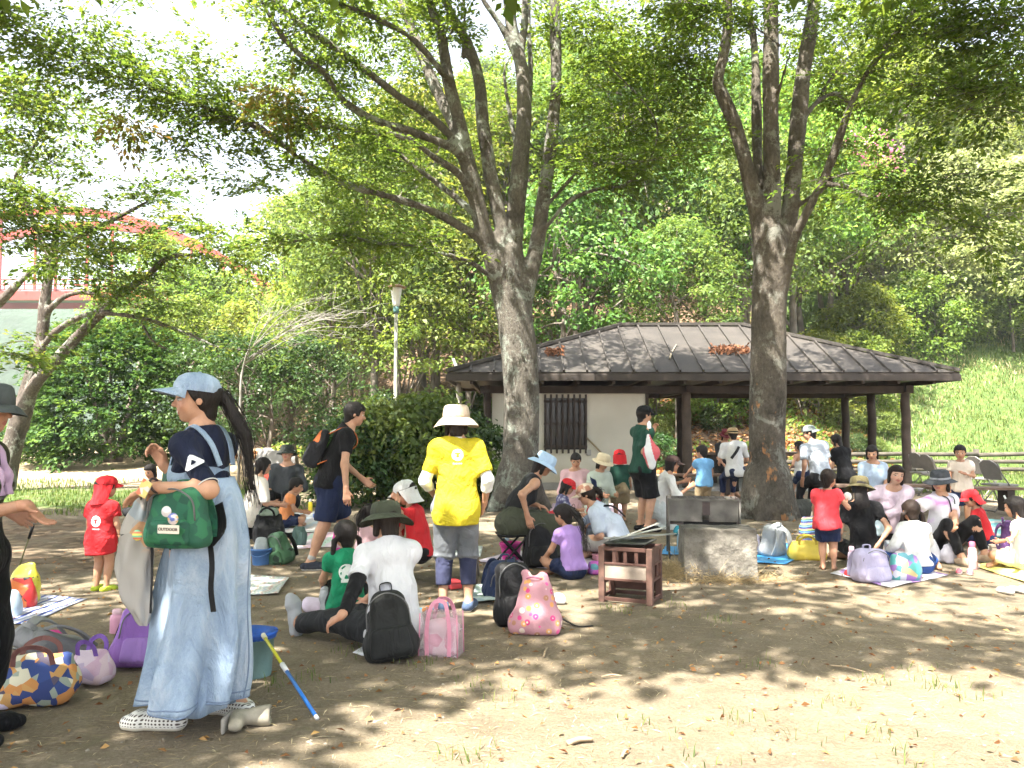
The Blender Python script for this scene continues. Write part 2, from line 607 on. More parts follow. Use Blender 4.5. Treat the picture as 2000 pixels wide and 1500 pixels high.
def build_ground():
 def axis(lo,hi,dense_lo,dense_hi,step):
  a = list(np.arange(dense_lo,dense_hi + 1e-6,step))
  s = step; v = dense_hi
  while v < hi:
   s *= 1.12; v += s; a.append(v)
  s = step; v = dense_lo
  while v > lo:
   s *= 1.12; v -= s; a.insert(0,v)
  return np.array(a)
 xs = axis(-700,700,-14,18,0.3); ys = axis(-300,900,-2,44,0.3)
 X,Y = np.meshgrid(xs,ys,indexing='ij')
 Z = ground_z(X,Y)
 nx,ny = X.shape
 P3 = np.stack([X,Y,X * 0],-1)
 Z = Z + np.where(Y > 25,0.35 * vnoise(P3,0.7),0)
 # cover weights: r grass, g leaf litter, b dry straw
 nz = vnoise(P3,0.45)
 bank = smooth01((Y - 24.0) / 2.0)
 grass = bank * smooth01((X - 9.2 + 2 * nz - (Y - 26) * 0.12) / 2.2)
 grass = np.maximum(grass,smooth01((Y - 15.5) / 2.0) * smooth01((24.5 - Y) / 1.0) * smooth01((X - 8.6) / 1.2) * 0.75)
 grass = np.maximum(grass,smooth01((Y - 13.0) / 1.5) * smooth01((19.5 - Y) / 2) * smooth01((-X - 3.2) / 1.5) * 0.62)
 grass = np.maximum(grass,smooth01((Y - 34) / 10.0) * smooth01((-X - 2) / 6) * 0.9)
 litter = bank * (1 - smooth01((X - 10.5) / 2.5)) * 0.9
 litter = np.maximum(litter,smooth01((Y - 7.0) / 1.2) * smooth01((13.5 - Y) / 1.5) * smooth01((-X - 2.6) / 1.2) * 0.52)
 straw = smooth01((Y - 18.0) / 2.5) * smooth01((34 - Y) / 4) * smooth01((-X - 2.6) / 2.0) * 0.95
 col = np.stack([grass,litter * (1 - straw),straw],-1).reshape(-1,3)
 V = np.stack([X,Y,Z],-1).reshape(-1,3)
 i = np.arange(nx - 1)[:,None] * ny + np.arange(ny - 1)[None,:]
 F = np.stack([i,i + ny,i + ny + 1,i + 1],-1).reshape(-1,4)
 o = mesh_np('ground',V,F,ground_material(),col=col)
 tag(o,kind='structure')
 return o
build_ground()

# far hills across the valley
def build_hills():
 m = plain('far_hill_woods',(0.026,0.044,0.026),0.95,0.45,0.09,bmp=0.6,bscale=0.35,bdist=2.0)
 xs = np.linspace(-260,60,90); k = np.linspace(0,1,14)
 prof = 37 + 4 * np.sin(xs * 0.021 + 1.0) + 2.5 * np.sin(xs * 0.061) + 1.5 * np.sin(xs * 0.183 + 2)
 V = np.array([[x,140 + 45 * t + 4 * math.sin(x * .05),-4 + p * (1 - (1 - t) ** 2)] for x,p in zip(xs,prof) for t in k])
 V[:,2] += 2.5 * vnoise(V,0.13)
 i = np.arange(len(xs) - 1)[:,None] * 14 + np.arange(13)[None,:]
 F = np.stack([i,i + 14,i + 15,i + 1],-1).reshape(-1,4)
 o = mesh_np('hills',V,F,m); tag(o,kind='structure')
build_hills()

# ------------------------------------------------------------------ shelter with hipped metal roof
M_WOOD_DK = plain('dark_stained_timber',(0.040,0.027,0.020),0.7,0.35,5.0,bmp=0.3,bscale=25)
M_LOG = plain('weathered_log',(0.085,0.062,0.048),0.8,0.4,4.0,bmp=0.5,bscale=18)
M_FASCIA = plain('dark_fascia',(0.042,0.033,0.027),0.6,0.3,3.0)

def roof_material():
 m,nt,b = newmat('weathered_brown_roof_metal')
 geo = N(nt,'NewGeometry')
 n1 = N(nt,'TexNoise',Scale=1.3,Detail=7.0,Roughness=0.65); L(nt,geo.outputs['Position'],n1.inputs['Vector'])
 n2 = N(nt,'TexNoise',Scale=11.0,Detail=5.0); L(nt,geo.outputs['Position'],n2.inputs['Vector'])
 r1 = ramp(nt,n1.outputs[0],[(0.3,(0.030,0.026,0.022)),(0.5,(0.044,0.038,0.032)),(0.72,(0.062,0.053,0.044))])
 r2 = ramp(nt,n2.outputs[0],[(0.55,(1,1,1)),(0.75,(1.25,1.2,1.1))])
 L(nt,mixc(nt,1.0,r1.outputs[0],r2.outputs[0],'MULTIPLY'),b.inputs['Base Color'])
 b.inputs['Roughness'].default_value = 0.75
 b.inputs['Metallic'].default_value = 0.0
 bump(nt,b,n2.outputs[0],0.12,0.01)
 return m

def stucco_material():
 m,nt,b = newmat('cream_stucco')
 geo = N(nt,'NewGeometry')
 n1 = N(nt,'TexNoise',Scale=1.1,Detail=6.0); L(nt,geo.outputs['Position'],n1.inputs['Vector'])
 n2 = N(nt,'TexNoise',Scale=70.0,Detail=4.0); L(nt,geo.outputs['Position'],n2.inputs['Vector'])
 sx = N(nt,'SeparateXYZ'); L(nt,geo.outputs['Position'],sx.inputs[0])
 r1 = ramp(nt,n1.outputs[0],[(0.3,(0.56,0.53,0.45)),(0.7,(0.70,0.67,0.58))])
 dirt = ramp(nt,math_n(nt,'ADD',math_n(nt,'MULTIPLY',sx.outputs[2],0.9),math_n(nt,'MULTIPLY',n1.outputs[0],0.6)),[(0.25,(0.72,0.69,0.62)),(0.75,(1,1,1))])
 L(nt,mixc(nt,1.0,r1.outputs[0],dirt.outputs[0],'MULTIPLY'),b.inputs['Base Color'])
 b.inputs['Roughness'].default_value = 0.95
 bump(nt,b,n2.outputs[0],0.35,0.006)
 return m

SH = dict(x0=-1.35,x1=9.32,y0=17.0,y1=22.2,eave=2.52,rx0=2.62,rx1=5.55,ry=19.6,rz=3.80)

def build_shelter():
 s = SH
 root = empty('picnic_shelter',((s['x0'] + s['x1']) / 2,s['ry'],0),label='open wooden picnic shelter with low brown hipped metal roof and cream storeroom',cat='shelter')
 ox,oy = root.location.x,root.location.y
 def rel(p): return (p[0] - ox,p[1] - oy,p[2])
 M_ROOF = roof_material()
 # roof panels between standing seams: each strip of the front slope is a panel of its own
 z0,z1 = s['eave'],s['rz']
 C = {'fl': (s['x0'],s['y0'],z0),'fr': (s['x1'],s['y0'],z0),'bl': (s['x0'],s['y1'],z0),'br': (s['x1'],s['y1'],z0),'rl': (s['rx0'],s['ry'],z1),'rr': (s['rx1'],s['ry'],z1)}
 roof = MB()
 A = {k: Vector(rel(v)) for k,v in C.items()}
 # body of the roof (solid underside and slopes, 3 mm under the panels)
 dz = Vector((0,0,-0.03))
 V = [A['fl'] + dz,A['fr'] + dz,A['br'] + dz,A['bl'] + dz,A['rl'] + dz,A['rr'] + dz]
 lowz = Vector((0,0,-0.10))
 V += [A['fl'] + lowz,A['fr'] + lowz,A['br'] + lowz,A['bl'] + lowz]
 roof.add(V,[[0,1,5,4],[1,2,5],[2,3,4,5],[3,0,4],[9,8,7,6],[0,6,7,1],[1,7,8,2],[2,8,9,3],[3,9,6,0]])
 ro = roof.build('roof',M_FASCIA,root)
 def slope_panels(e0,e1,r0,r1,n):
  e0,e1,r0,r1 = [A[k] for k in (e0,e1,r0,r1)]
  edge = (e1 - e0); Lh = edge.length; ed = edge / Lh
  up_t = ((r0 + r1) / 2 - (e0 + e1) / 2); up_t = up_t - ed * up_t.dot(ed)
  H = up_t.length; upd = up_t / H
  nrm = ed.cross(upd).normalized()
  a0 = (r0 - e0).dot(ed); a1 = (r1 - e0).dot(ed)
  def height(a):
   h = H
   if a < a0: h = min(h,H * a / a0)
   if a > a1: h = min(h,H * (Lh - a) / max(Lh - a1,1e-6))
   return max(h,0.0)
  cuts = sorted([Lh * i / n for i in range(n + 1)])
  for i in range(n):
   l,r_ = cuts[i] + 0.012,cuts[i + 1] - 0.012
   stops = [l] + [q for q in (a0,a1) if l < q < r_] + [r_]
   poly = [(l,0),(r_,0)] + [(q,height(q)) for q in reversed(stops)]
   rs = random.Random(i * 7 + n)
   pv = [e0 + ed * p + upd * q + nrm * 0.004 for p,q in poly]
   pv2 = [v - nrm * 0.026 for v in pv]
   k = len(pv)
   mb = MB(); mb.add(pv + pv2,[list(range(k)),[k + j for j in reversed(range(k))]] + [[j,j + k,(j + 1) % k + k,(j + 1) % k] for j in range(k)])
   mb.build('roof_panel',M_ROOF,ro)
  for i in range(1,n):
   q = cuts[i]; h = height(q)
   if h < 0.1: continue
   mb = MB(); mb.bar(e0 + ed * q + nrm * 0.028,e0 + ed * q + upd * (h - 0.02) + nrm * 0.028,0.035,0.055,up=nrm)
   mb.build('roof_seam',M_ROOF,ro)
 slope_panels('fl','fr','rl','rr',22)
 slope_panels('br','bl','rr','rl',22)
 slope_panels('fr','br','rr','rr',10)
 slope_panels('bl','fl','rl','rl',10)
 for a,b in (('fl','rl'),('bl','rl'),('fr','rr'),('br','rr'),('rl','rr')):
  mb = MB(); mb.bar(A[a] + Vector((0,0,0.045)),A[b] + Vector((0,0,0.05)),0.13,0.07)
  mb.build('ridge_cap',M_ROOF,ro)
 # fascia boards and rafters
 for a,b in (('fl','fr'),('fr','br'),('br','bl'),('bl','fl')):
  mb = MB(); mb.bar(A[a] + Vector((0,0,-0.115)),A[b] + Vector((0,0,-0.115)),0.045,0.13)
  mb.build('fascia_board',M_FASCIA,root,bevel=0.006)
 for i in range(14):
  x = s['x0'] + 0.5 + i * (s['x1'] - s['x0'] - 1.0) / 13
  mb = MB(); mb.bar(rel((x,s['y0'] + .08,2.33)),rel((x,s['y1'] - .08,2.33)),0.06,0.10)
  mb.build('rafter',M_WOOD_DK,root)
 for y in (18.0,21.2):
  mb = MB(); mb.bar(rel((-0.7,y,2.20)),rel((8.8,y,2.20)),0.14,0.16)
  mb.build('beam',M_WOOD_DK,root)
 for x in (8.64,3.86,-0.54):
  mb = MB(); mb.bar(rel((x,17.8,2.215)),rel((x,21.4,2.215)),0.12,0.15)
  mb.build('cross_beam',M_WOOD_DK,root)
 # posts
 for x,y,r,mt in ((-0.54,18.0,0.085,M_WOOD_DK),(3.83,18.0,0.105,M_LOG),(4.34,21.2,0.09,M_WOOD_DK),(8.64,18.0,0.095,M_LOG),(8.64,19.7,0.10,M_WOOD_DK),(8.62,21.2,0.10,M_WOOD_DK),(6.3,21.2,.09,M_WOOD_DK)):
  mb = MB()
  rs = random.Random(int(x * 100 + y))
  pts,rad = [],[]
  for i in range(9):
   z = 0.0 + 2.14 * i / 8
   pts.append((x - ox + rs.uniform(-.012,.012),y - oy + rs.uniform(-.012,.012),z)); rad.append(r * (1.06 - 0.1 * i / 8) * rs.uniform(.95,1.05))
  mb.tube(pts,rad,12); mb.build('post',mt,root)
 # storeroom: four stucco walls with a real window opening, plinth and corner trim
 M_ST = stucco_material()
 M_PL = plain('grey_concrete_plinth',(0.33,0.32,0.30),0.9,0.2,3.0,bmp=0.4)
 wx0,wx1,wy0,wy1,zt = -0.44,2.95,18.12,21.1,2.13
 wl,wr,wb,wt = at(1063,850,wy0)[0],at(1146,850,wy0)[0],0.88,2.02
 wall = MB()
 for a,b_,c,d in ((wx0,wl,0.16,zt),(wr,wx1,0.16,zt),(wl,wr,0.16,wb),(wl,wr,wt,zt)):
  wall.box(rel(((a + b_) / 2,wy0 + 0.06,(c + d) / 2)),(b_ - a,0.12,d - c))
 wall.box(rel((wx0 + .06,(wy0 + wy1) / 2 + .06,(zt + .16) / 2)),(0.12,wy1 - wy0 - 0.12,zt - .16))
 wall.box(rel((wx1 - .06,(wy0 + wy1) / 2 + .06,(zt + .16) / 2)),(0.12,wy1 - wy0 - 0.12,zt - .16))
 wall.box(rel(((wx0 + wx1) / 2,wy1 - .06,(zt + .16) / 2)),(wx1 - wx0 - .24,0.12,zt - .16))
 wo = wall.build('wall',M_ST,root)
 pl = MB(); pl.box(rel(((wx0 + wx1) / 2,(wy0 + wy1) / 2,0.08)),(wx1 - wx0 + .05,wy1 - wy0 + .05,0.16)); pl.build('plinth',M_PL,root,bevel=0.008)
 tr = MB(); tr.box(rel((wx1 + 0.035,wy0 + 0.03,(zt + .16) / 2)),(0.07,0.14,zt - .16)); tr.build('corner_trim',M_WOOD_DK,root)
 win = MB(); win.box(rel(((wl + wr) / 2,wy0 + .10,(wb + wt) / 2)),(wr - wl,0.015,wt - wb))
 wno = win.build('window',plain('dark_window_glass',(0.02,0.02,0.022),0.12,0.1),root)
 fr = MB()
 for z in (wb + 0.07,(wb + wt) / 2,wt - 0.07):
  fr.box(rel(((wl + wr) / 2,wy0 - 0.012,z)),(wr - wl + .02,0.03,0.05))
 fr.build('lattice_rail',M_WOOD_DK,wno)
 for i in range(8):
  x = wl + 0.02 + (wr - wl - 0.04) * i / 7
  mb = MB(); mb.box(rel((x,wy0 - 0.042,(wb + wt) / 2)),(0.045,0.028,wt - wb + 0.16)); mb.build('lattice_bar',M_WOOD_DK,wno,bevel=0.003)
 hd = MB(); hd.tube([rel(at(1146,855,wy0 - .05)),rel(at(1200,910,wy0 - .06))],0.018,8); hd.build('handrail',plain('tan_pole',(0.32,0.24,0.14),0.6),root)
 tb = MB(); q = at(1150,884,wy0 - .03); tb.box(rel(q),(0.10,0.07,0.13)); tb.build('outlet_box',M_PL,root,bevel=0.01)
 # floor slab
 fl = MB(); fl.box(rel((5.9,19.6,0.03)),(6.0,3.9,0.06)); fl.build('floor_slab',M_PL,root,bevel=0.01)
 return root
build_shelter()

# fallen leaves and a bleached stick lying on the roof
def roof_point(px,py,lift=0.03):
 d = ray(px,py); s = SH
 a = Vector((s['x0'],s['y0'],s['eave'])); b = Vector((s['x1'],s['y0'],s['eave'])); c = Vector((s['rx0'],s['ry'],s['rz']))
 n = (b - a).cross(c - a).normalized()
 o = Vector((0,0,CAM_Z)); dd = Vector(d)
 t = (a - o).dot(n) / dd.dot(n)
 return o + dd * t + n * lift,n
def roof_litter(px0,px1,py,n,label,seed):
 rs = np.random.RandomState(seed)
 M_DL = plain('dry_brown_leaves',(0.20,0.085,0.04),0.9,0.5,20.0,bmp=0)
 mb = MB()
 for i in range(n):
  p,nn = roof_point(rs.uniform(px0,px1),py + rs.normal(0,4),0.02 + rs.rand() * 0.05)
  d = Vector(rs.normal(0,1,3)).normalized(); w = d.orthogonal().normalized()
  l_,w_ = rs.uniform(.04,.09),rs.uniform(.02,.04)
  mb.add([p - d * l_,p + w * w_ + Vector((0,0,.02)),p + d * l_,p - w * w_ + Vector((0,0,.02))],[[0,1,2,3]])
 o = mb.build('dry_leaves',M_DL); tag(o,label,'leaves',kind='stuff')
roof_litter(1385,1462,687,260,'brown dry leaves caught across the middle of the shelter roof',3)
roof_litter(1066,1100,690,70,'small clump of dry leaves on the roof by the left trunk',4)
_sm = MB(); _sm.tube([tuple(roof_point(1308,703)[0]),tuple(roof_point(1312,690)[0]),tuple(roof_point(1321,675)[0])],[.022,.018,.008],6)
tag(_sm.build('stick',plain('bleached_stick',(0.42,0.36,0.26),0.8)),'pale bent stick lying on the brown shelter roof','stick')

# ------------------------------------------------------------------ log fence along the foot of the bank
def log_fence(x0,x1,y,label,zb=None):
 root = empty('log_fence',((x0 + x1) / 2,y,0),label=label,cat='fence')
 n = max(2,int(round((x1 - x0) / 1.9)))
 M_F = plain('grey_fence_log',(0.07,0.06,0.046),0.9,0.35,5.0,bmp=0.5,bscale=20)
 for i in range(n + 1):
  x = x0 + (x1 - x0) * i / n
  z = gz(x,y)
  mb = MB(); mb.tube([(x - root.location.x,0.0,z - .05),(x - root.location.x,0.0,z + 0.75)],[0.085,0.08],10); mb.build('fence_post',M_F,root)
 for i in range(n):
  xa = x0 + (x1 - x0) * i / n - root.location.x; xb = x0 + (x1 - x0) * (i + 1) / n - root.location.x
  za,zb_ = gz(xa + root.location.x,y),gz(xb + root.location.x,y)
  for h in (0.16,0.38,0.60):
   rs = random.Random(i * 10 + int(h * 100))
   j = rs.uniform(-.02,.02)
   mb = MB(); mb.tube([(xa + .02,-0.10,za + h + j),((xa + xb) / 2,-.105,(za + zb_) / 2 + h + j * .5),(xb - .02,-0.10,zb_ + h - j)],[0.062,0.058,0.06],10); mb.build('fence_rail',M_F,root)
log_fence(6.0,17.0,23.6,'grey log rail fence along the foot of the grassy bank')

# ------------------------------------------------------------------ park lamp
def build_lamp():
 Y = 17.0
 p = at(772,840,Y); x = p[0]
 ztop,zb = at(772,556,Y)[2],gz(x,Y)
 root = empty('park_lamp',(x,Y,zb),label='tall grey park lamp post with white tapered shade above the shrubs',cat='lamp')
 h = ztop - zb
 mb = MB(); mb.lathe([(0.055,0),(0.05,0.3),(0.042,0.32),(0.036,h - 0.55)],n=14,cap0=True,cap1=True); mb.build('pole',plain('grey_green_pole',(0.30,0.30,0.24),0.5,0.1),root)
 mb = MB(); mb.lathe([(0.05,h - 0.6),(0.06,h - 0.55),(0.06,h - 0.47),(0.05,h - 0.46)],n=14,cap0=True,cap1=True); mb.build('collar',plain('teal_collar',(0.10,0.22,0.22),0.5),root)
 mb = MB(); mb.lathe([(0.058,h - 0.46),(0.075,h - 0.42),(0.12,h - 0.10),(0.128,h - 0.07)],n=20,cap0=True,cap1=True); mb.build('lamp_shade',plain('white_acrylic',(0.78,0.79,0.76),0.35,0.04,bmp=0),root)
 mb = MB(); mb.lathe([(0.20,h - 0.069),(0.205,h - 0.05),(0.12,h - 0.01),(0.0,h)],n=20,cap0=True); mb.build('cap',plain('rusty_lamp_cap',(0.30,0.20,0.12),0.8,0.3),root)
build_lamp()

# ------------------------------------------------------------------ red arch bridge across the valley
def build_bridge():
 Y = 95.0
 M_RED = plain('red_bridge_paint',(0.34,0.040,0.028),0.5,0.15,0.3,bmp=0)
 M_CON = plain('bridge_concrete',(0.16,0.155,0.145),0.9,0.15,0.3,bmp=0)
 dl,dr = at(-420,578,Y),at(640,578,Y)
 zd = dl[2]
 root = empty('arch_bridge',((dl[0] + dr[0]) / 2,Y,0),label='red steel arch bridge crossing behind the trees on the left',cat='bridge')
 ox = root.location.x
 for dy in (0.0,7.0):
  mb = MB(); mb.bar((dl[0] - ox,dy,zd),(dr[0] - ox,dy,zd),0.5,1.0); mb.build('girder',M_RED,root)
  pts = []
  ax0,ax1 = at(-330,578,Y)[0],at(545,578,Y)[0]
  zt = at(100,412,Y)[2]
  for i in range(33):
   t = i / 32
   pts.append((ax0 + (ax1 - ax0) * t - ox,dy,zd + (zt - zd) * (1 - (2 * t - 1) ** 2)))
  mb = MB(); mb.tube(pts,1,flat=(0.8,0.85),up=(0,0,1)); mb.build('arch_rib',M_RED,root)
  for i in range(4,30,4):
   p = pts[i]
   mb = MB(); mb.bar((p[0],dy,zd + .5),(p[0],dy,p[2] - .4),0.26,0.26,up=(0,1,0)); mb.build('hanger',M_RED,root)
  mb = MB()
  for i in range(28):
   x = dl[0] - ox + (dr[0] - dl[0]) * i / 27
   mb.bar((x,dy - .4,zd + .65),(x,dy - .4,zd + 1.9),0.12,0.12,up=(0,1,0))
  for h in (1.25,1.85):
   mb.bar((dl[0] - ox,dy - .4,zd + h),(dr[0] - ox,dy - .4,zd + h),0.12,0.12)
  mb.build('railing',M_RED,root)
 mb = MB(); mb.box(((dl[0] + dr[0]) / 2 - ox,3.5,zd + 0.45),(dr[0] - dl[0],6.4,0.5)); mb.build('deck',M_CON,root)
 for px in (-330,560):
  x = at(px,578,Y)[0] - ox
  mb = MB(); mb.box((x,3.5,(zd - .6) / 2 - 1),(2.4,7.5,zd - .7 + 2)); mb.build('pier',M_CON,root)
build_bridge()
# ================================================================== VEGETATION
def leaf_material(name,lo,mid,hi,trans=0.35,rough=0.55,objvar=0.0):
 m,nt,b = newmat(name)
 a = N(nt,'Attribute'); a.attribute_name = 'lv'
 rp = ramp(nt,a.outputs['Fac'],[(0.0,lo),(0.5,mid),(1.0,hi)])
 c = rp.outputs[0]
 if objvar:
  oi = N(nt,'ObjectInfo')
  hsv = N(nt,'HueSaturation')
  L(nt,math_n(nt,'ADD',math_n(nt,'MULTIPLY',oi.outputs['Random'],objvar * 0.16),0.5 - objvar * 0.10),hsv.inputs['Hue'])
  L(nt,math_n(nt,'ADD',math_n(nt,'MULTIPLY',oi.outputs['Random'],objvar * 0.9),1 - objvar * 0.4),hsv.inputs['Value'])
  L(nt,c,hsv.inputs['Color']); c = hsv.outputs[0]
 L(nt,c,b.inputs['Base Color'])
 b.inputs['Roughness'].default_value = rough
 b.inputs['Specular IOR Level'].default_value = 0.3
 tr = N(nt,'BsdfTranslucent')
 hs = N(nt,'HueSaturation',Saturation=1.1,Value=1.9); hs.inputs['Hue'].default_value = 0.48
 L(nt,c,hs.inputs['Color']); L(nt,hs.outputs[0],tr.inputs['Color'])
 mx = N(nt,'MixShader'); mx.inputs[0].default_value = trans
 L(nt,b.outputs[0],mx.inputs[1]); L(nt,tr.outputs[0],mx.inputs[2])
 L(nt,mx.outputs[0],nt.nodes['Material Output'].inputs['Surface'])
 return m

def unit(v):
 return v / (np.linalg.norm(v,axis=-1,keepdims=True) + 1e-9)

def leaf_quads(P,D,Nn,ln,wd,lv,fold=0.25):
 S = unit(np.cross(D,Nn)); U = np.cross(S,D)
 n = len(P); ln = np.asarray(ln).reshape(-1,1) * np.ones((n,1)); wd = np.asarray(wd).reshape(-1,1) * np.ones((n,1))
 m = P + D * ln * 0.45
 V = np.stack([P,m + S * wd * .5 + U * wd * fold,P + D * ln - U * ln * 0.12,m - S * wd * .5 + U * wd * fold],1).reshape(-1,3)
 F = np.arange(n * 4).reshape(n,4)
 return V,F,np.repeat(lv,4)

def spray_leaves(B,D,ln,wd,per,rs,size=0.07,droop=0.25,lv0=None):
 T = len(B)
 D = unit(D)
 side = unit(np.cross(D,np.array([0,0,1.0])) + 1e-6)
 t = rs.rand(T,per) ** 0.8
 s = rs.uniform(-1,1,(T,per))
 env = (1.0 - 0.75 * np.abs(t - 0.45) / 0.55)
 off = s * env * wd[:,None]
 base = B[:,None,:] + D[:,None,:] * (t * ln[:,None])[...,None] + side[:,None,:] * off[...,None]
 base[...,2] -= droop * (t ** 2) * ln[:,None] + 0.35 * np.abs(off) * droop * 2 - rs.normal(0,0.035,(T,per))
 P = base.reshape(-1,3)
 dd = D[:,None,:] * (0.7 + 0.3 * t[...,None]) + side[:,None,:] * (np.sign(s) * (0.9 - 0.4 * t))[...,None]
 dd = dd + rs.normal(0,0.25,dd.shape); dd[...,2] -= 0.25
 dd = unit(dd.reshape(-1,3))
 nn = rs.normal(0,0.38,(T * per,3)); nn[:,2] += 1.0
 nn = unit(nn - dd * (nn * dd).sum(1,keepdims=True))
 sz = size * rs.uniform(0.5,1.55,T * per)
 lv = rs.rand(T,per) * 0.5 + (rs.rand(T,1) * 0.5 if lv0 is None else lv0[:,None] * 0.5)
 return leaf_quads(P,dd,nn,sz,sz * 0.52,lv.reshape(-1))

def twig_tubes(B,D,ln,r0,droop=0.25):
 D = unit(D); side = unit(np.cross(D,np.array([0,0,1.0])) + 1e-6); up = np.cross(side,D)
 ts = np.array([0,0.35,0.7,1.0])
 C = B[:,None,:] + D[:,None,:] * (ts[None,:] * ln[:,None])[...,None]
 C[...,2] -= droop * (ts ** 2)[None,:] * ln[:,None]
 rr = r0 * np.array([1,0.75,0.5,0.2])
 ang = np.array([0,2.1,4.2])
 ring = side[:,None,None,:] * np.cos(ang)[None,None,:,None] + up[:,None,None,:] * np.sin(ang)[None,None,:,None]
 V = (C[:,:,None,:] + ring * (rr[None,:,None,None] if np.isscalar(r0) else rr[:,:,None,None])).reshape(-1,3)
 T = len(B); F = []
 for i in range(3):
  for k in range(3):
   k2 = (k + 1) % 3
   F.append(np.stack([np.arange(T) * 12 + i * 3 + k,np.arange(T) * 12 + i * 3 + k2,np.arange(T) * 12 + (i + 1) * 3 + k2,np.arange(T) * 12 + (i + 1) * 3 + k],1))
 return V,np.concatenate(F)

def bark_material(name,base,dark,lichen,lich_amt=0.5,orange=0.0,scale=1.0):
 m,nt,b = newmat(name)
 geo = N(nt,'NewGeometry')
 mp = N(nt,'Mapping'); mp.inputs['Scale'].default_value = (1.0,1.0,0.55)
 L(nt,geo.outputs['Position'],mp.inputs[0])
 n1 = N(nt,'TexNoise',Scale=3.2 * scale,Detail=8.0,Roughness=0.68); L(nt,mp.outputs[0],n1.inputs['Vector'])
 n2 = N(nt,'TexNoise',Scale=28.0 * scale,Detail=6.0,Roughness=0.7); L(nt,mp.outputs[0],n2.inputs['Vector'])
 n3 = N(nt,'TexNoise',Scale=2.1 * scale,Detail=7.0,Roughness=0.75,Distortion=0.6); L(nt,geo.outputs['Position'],n3.inputs['Vector'])
 mp2 = N(nt,'Mapping'); mp2.inputs['Scale'].default_value = (1.5,1.5,26.0); L(nt,geo.outputs['Position'],mp2.inputs[0])
 n4 = N(nt,'TexNoise',Scale=1.0,Detail=4.0); L(nt,mp2.outputs[0],n4.inputs['Vector'])
 c1 = ramp(nt,n1.outputs[0],[(0.30,dark),(0.48,base),(0.72,[x * 1.35 for x in base])])
 c2 = ramp(nt,n2.outputs[0],[(0.3,(0.55,0.53,0.52)),(0.55,(1,1,1)),(0.75,(1.25,1.22,1.18))])
 c = mixc(nt,1.0,c1.outputs[0],c2.outputs[0],'MULTIPLY')
 lm = ramp(nt,math_n(nt,'ADD',n3.outputs[0],math_n(nt,'MULTIPLY',n2.outputs[0],0.25)),[(0.70 - 0.12 * lich_amt,(0,0,0)),(0.78 - 0.12 * lich_amt,(0.85,0.85,0.85))])
 c = mixc(nt,lm.outputs[0],c,lichen)
 if orange:
  n5 = N(nt,'TexNoise',Scale=4.3,Detail=5.0,Roughness=0.6); L(nt,mp.outputs[0],n5.inputs['Vector'])
  sx = N(nt,'SeparateXYZ'); L(nt,geo.outputs['Position'],sx.inputs[0])
  low = ramp(nt,sx.outputs[2],[(0.0,(1,1,1)),(0.9,(1,1,1)),(1.0,(0.15,0.15,0.15))])
  hz = math_n(nt,'LESS_THAN',sx.outputs[2],2.1)
  om = math_n(nt,'MULTIPLY',ramp(nt,n5.outputs[0],[(0.61,(0,0,0)),(0.67,(1,1,1))]).outputs[0],math_n(nt,'MULTIPLY',hz,orange))
  c = mixc(nt,om,c,(0.42,0.20,0.085))
 L(nt,c,b.inputs['Base Color'])
 b.inputs['Roughness'].default_value = 0.92
 b.inputs['Specular IOR Level'].default_value = 0.2
 h = math_n(nt,'ADD',math_n(nt,'MULTIPLY',n2.outputs[0],0.8),math_n(nt,'ADD',math_n(nt,'MULTIPLY',n1.outputs[0],1.0),math_n(nt,'MULTIPLY',n4.outputs[0],0.12)))
 bump(nt,b,h,0.9,0.04)
 return m

M_BARK_L = bark_material('grey_brown_bark',(0.118,0.107,0.090),(0.052,0.045,0.037),(0.24,0.265,0.225),0.5)
M_BARK_R = bark_material('mottled_bark',(0.105,0.091,0.073),(0.038,0.032,0.026),(0.21,0.21,0.18),0.35,orange=0.9)
M_BARK_C = bark_material('dark_cherry_bark',(0.115,0.095,0.080),(0.045,0.036,0.030),(0.26,0.27,0.23),0.4)
M_BARK_F = plain('forest_bark',(0.16,0.135,0.11),0.95,0.4,3.0,bmp=0.4,bscale=12)
M_BARK_W = plain('bleached_bark',(0.42,0.40,0.36),0.9,0.3,3.0,bmp=0.3,bscale=14)

def limb(pts,Y0,Y1,w0,w1):
 out,rad = [],[]
 n = len(pts)
 for i,p in enumerate(pts):
  t = i / (n - 1)
  Y = Y0 + (Y1 - Y0) * t if len(p) < 3 else p[2]
  out.append(at(p[0],p[1],Y)); rad.append((w0 + (w1 - w0) * t) / 2 / FPX * Y * 0.85)
 return out,rad

def trunk_field(lims,h,k=0.06,flare=None,seed=0):
 allp = np.concatenate([np.array(l[0]) for l in lims]); mr = max(max(l[1]) for l in lims)
 lo,hi = allp.min(0) - mr - 0.15,allp.max(0) + mr + 0.15
 F = Field(lo,hi,h)
 for P,Rr in lims:
  S = spline([list(p) + [r] for p,r in zip(P,Rr)],3)
  F.polycone(S,min(k,S[0][3] * 1.2))
 if flare:
  for a,b,ra,rb in flare: F.cone(a,b,ra,rb,k=0.18)
 act = np.abs(F.f) < 0.15
 I = np.argwhere(act); P = F.lo + I * F.h
 F.f[act] += (0.028 * vnoise(P * np.array([1,1,.4]),4.0) + 0.012 * vnoise(P * np.array([1,1,.6]),13.0)).astype(np.float32)
 return F.mesh()

def along(P,n,t0,rs):
 P = np.array(spline(P,4)); seg = np.linalg.norm(np.diff(P,axis=0),axis=1); c = np.concatenate([[0],np.cumsum(seg)]); Lt = c[-1]
 s = (t0 + (1 - t0) * rs.rand(n)) * Lt
 i = np.clip(np.searchsorted(c,s) - 1,0,len(seg) - 1)
 f = ((s - c[i]) / seg[i])[:,None]
 return P[i] * (1 - f) + P[i + 1] * f,unit(P[i + 1] - P[i]),s / Lt

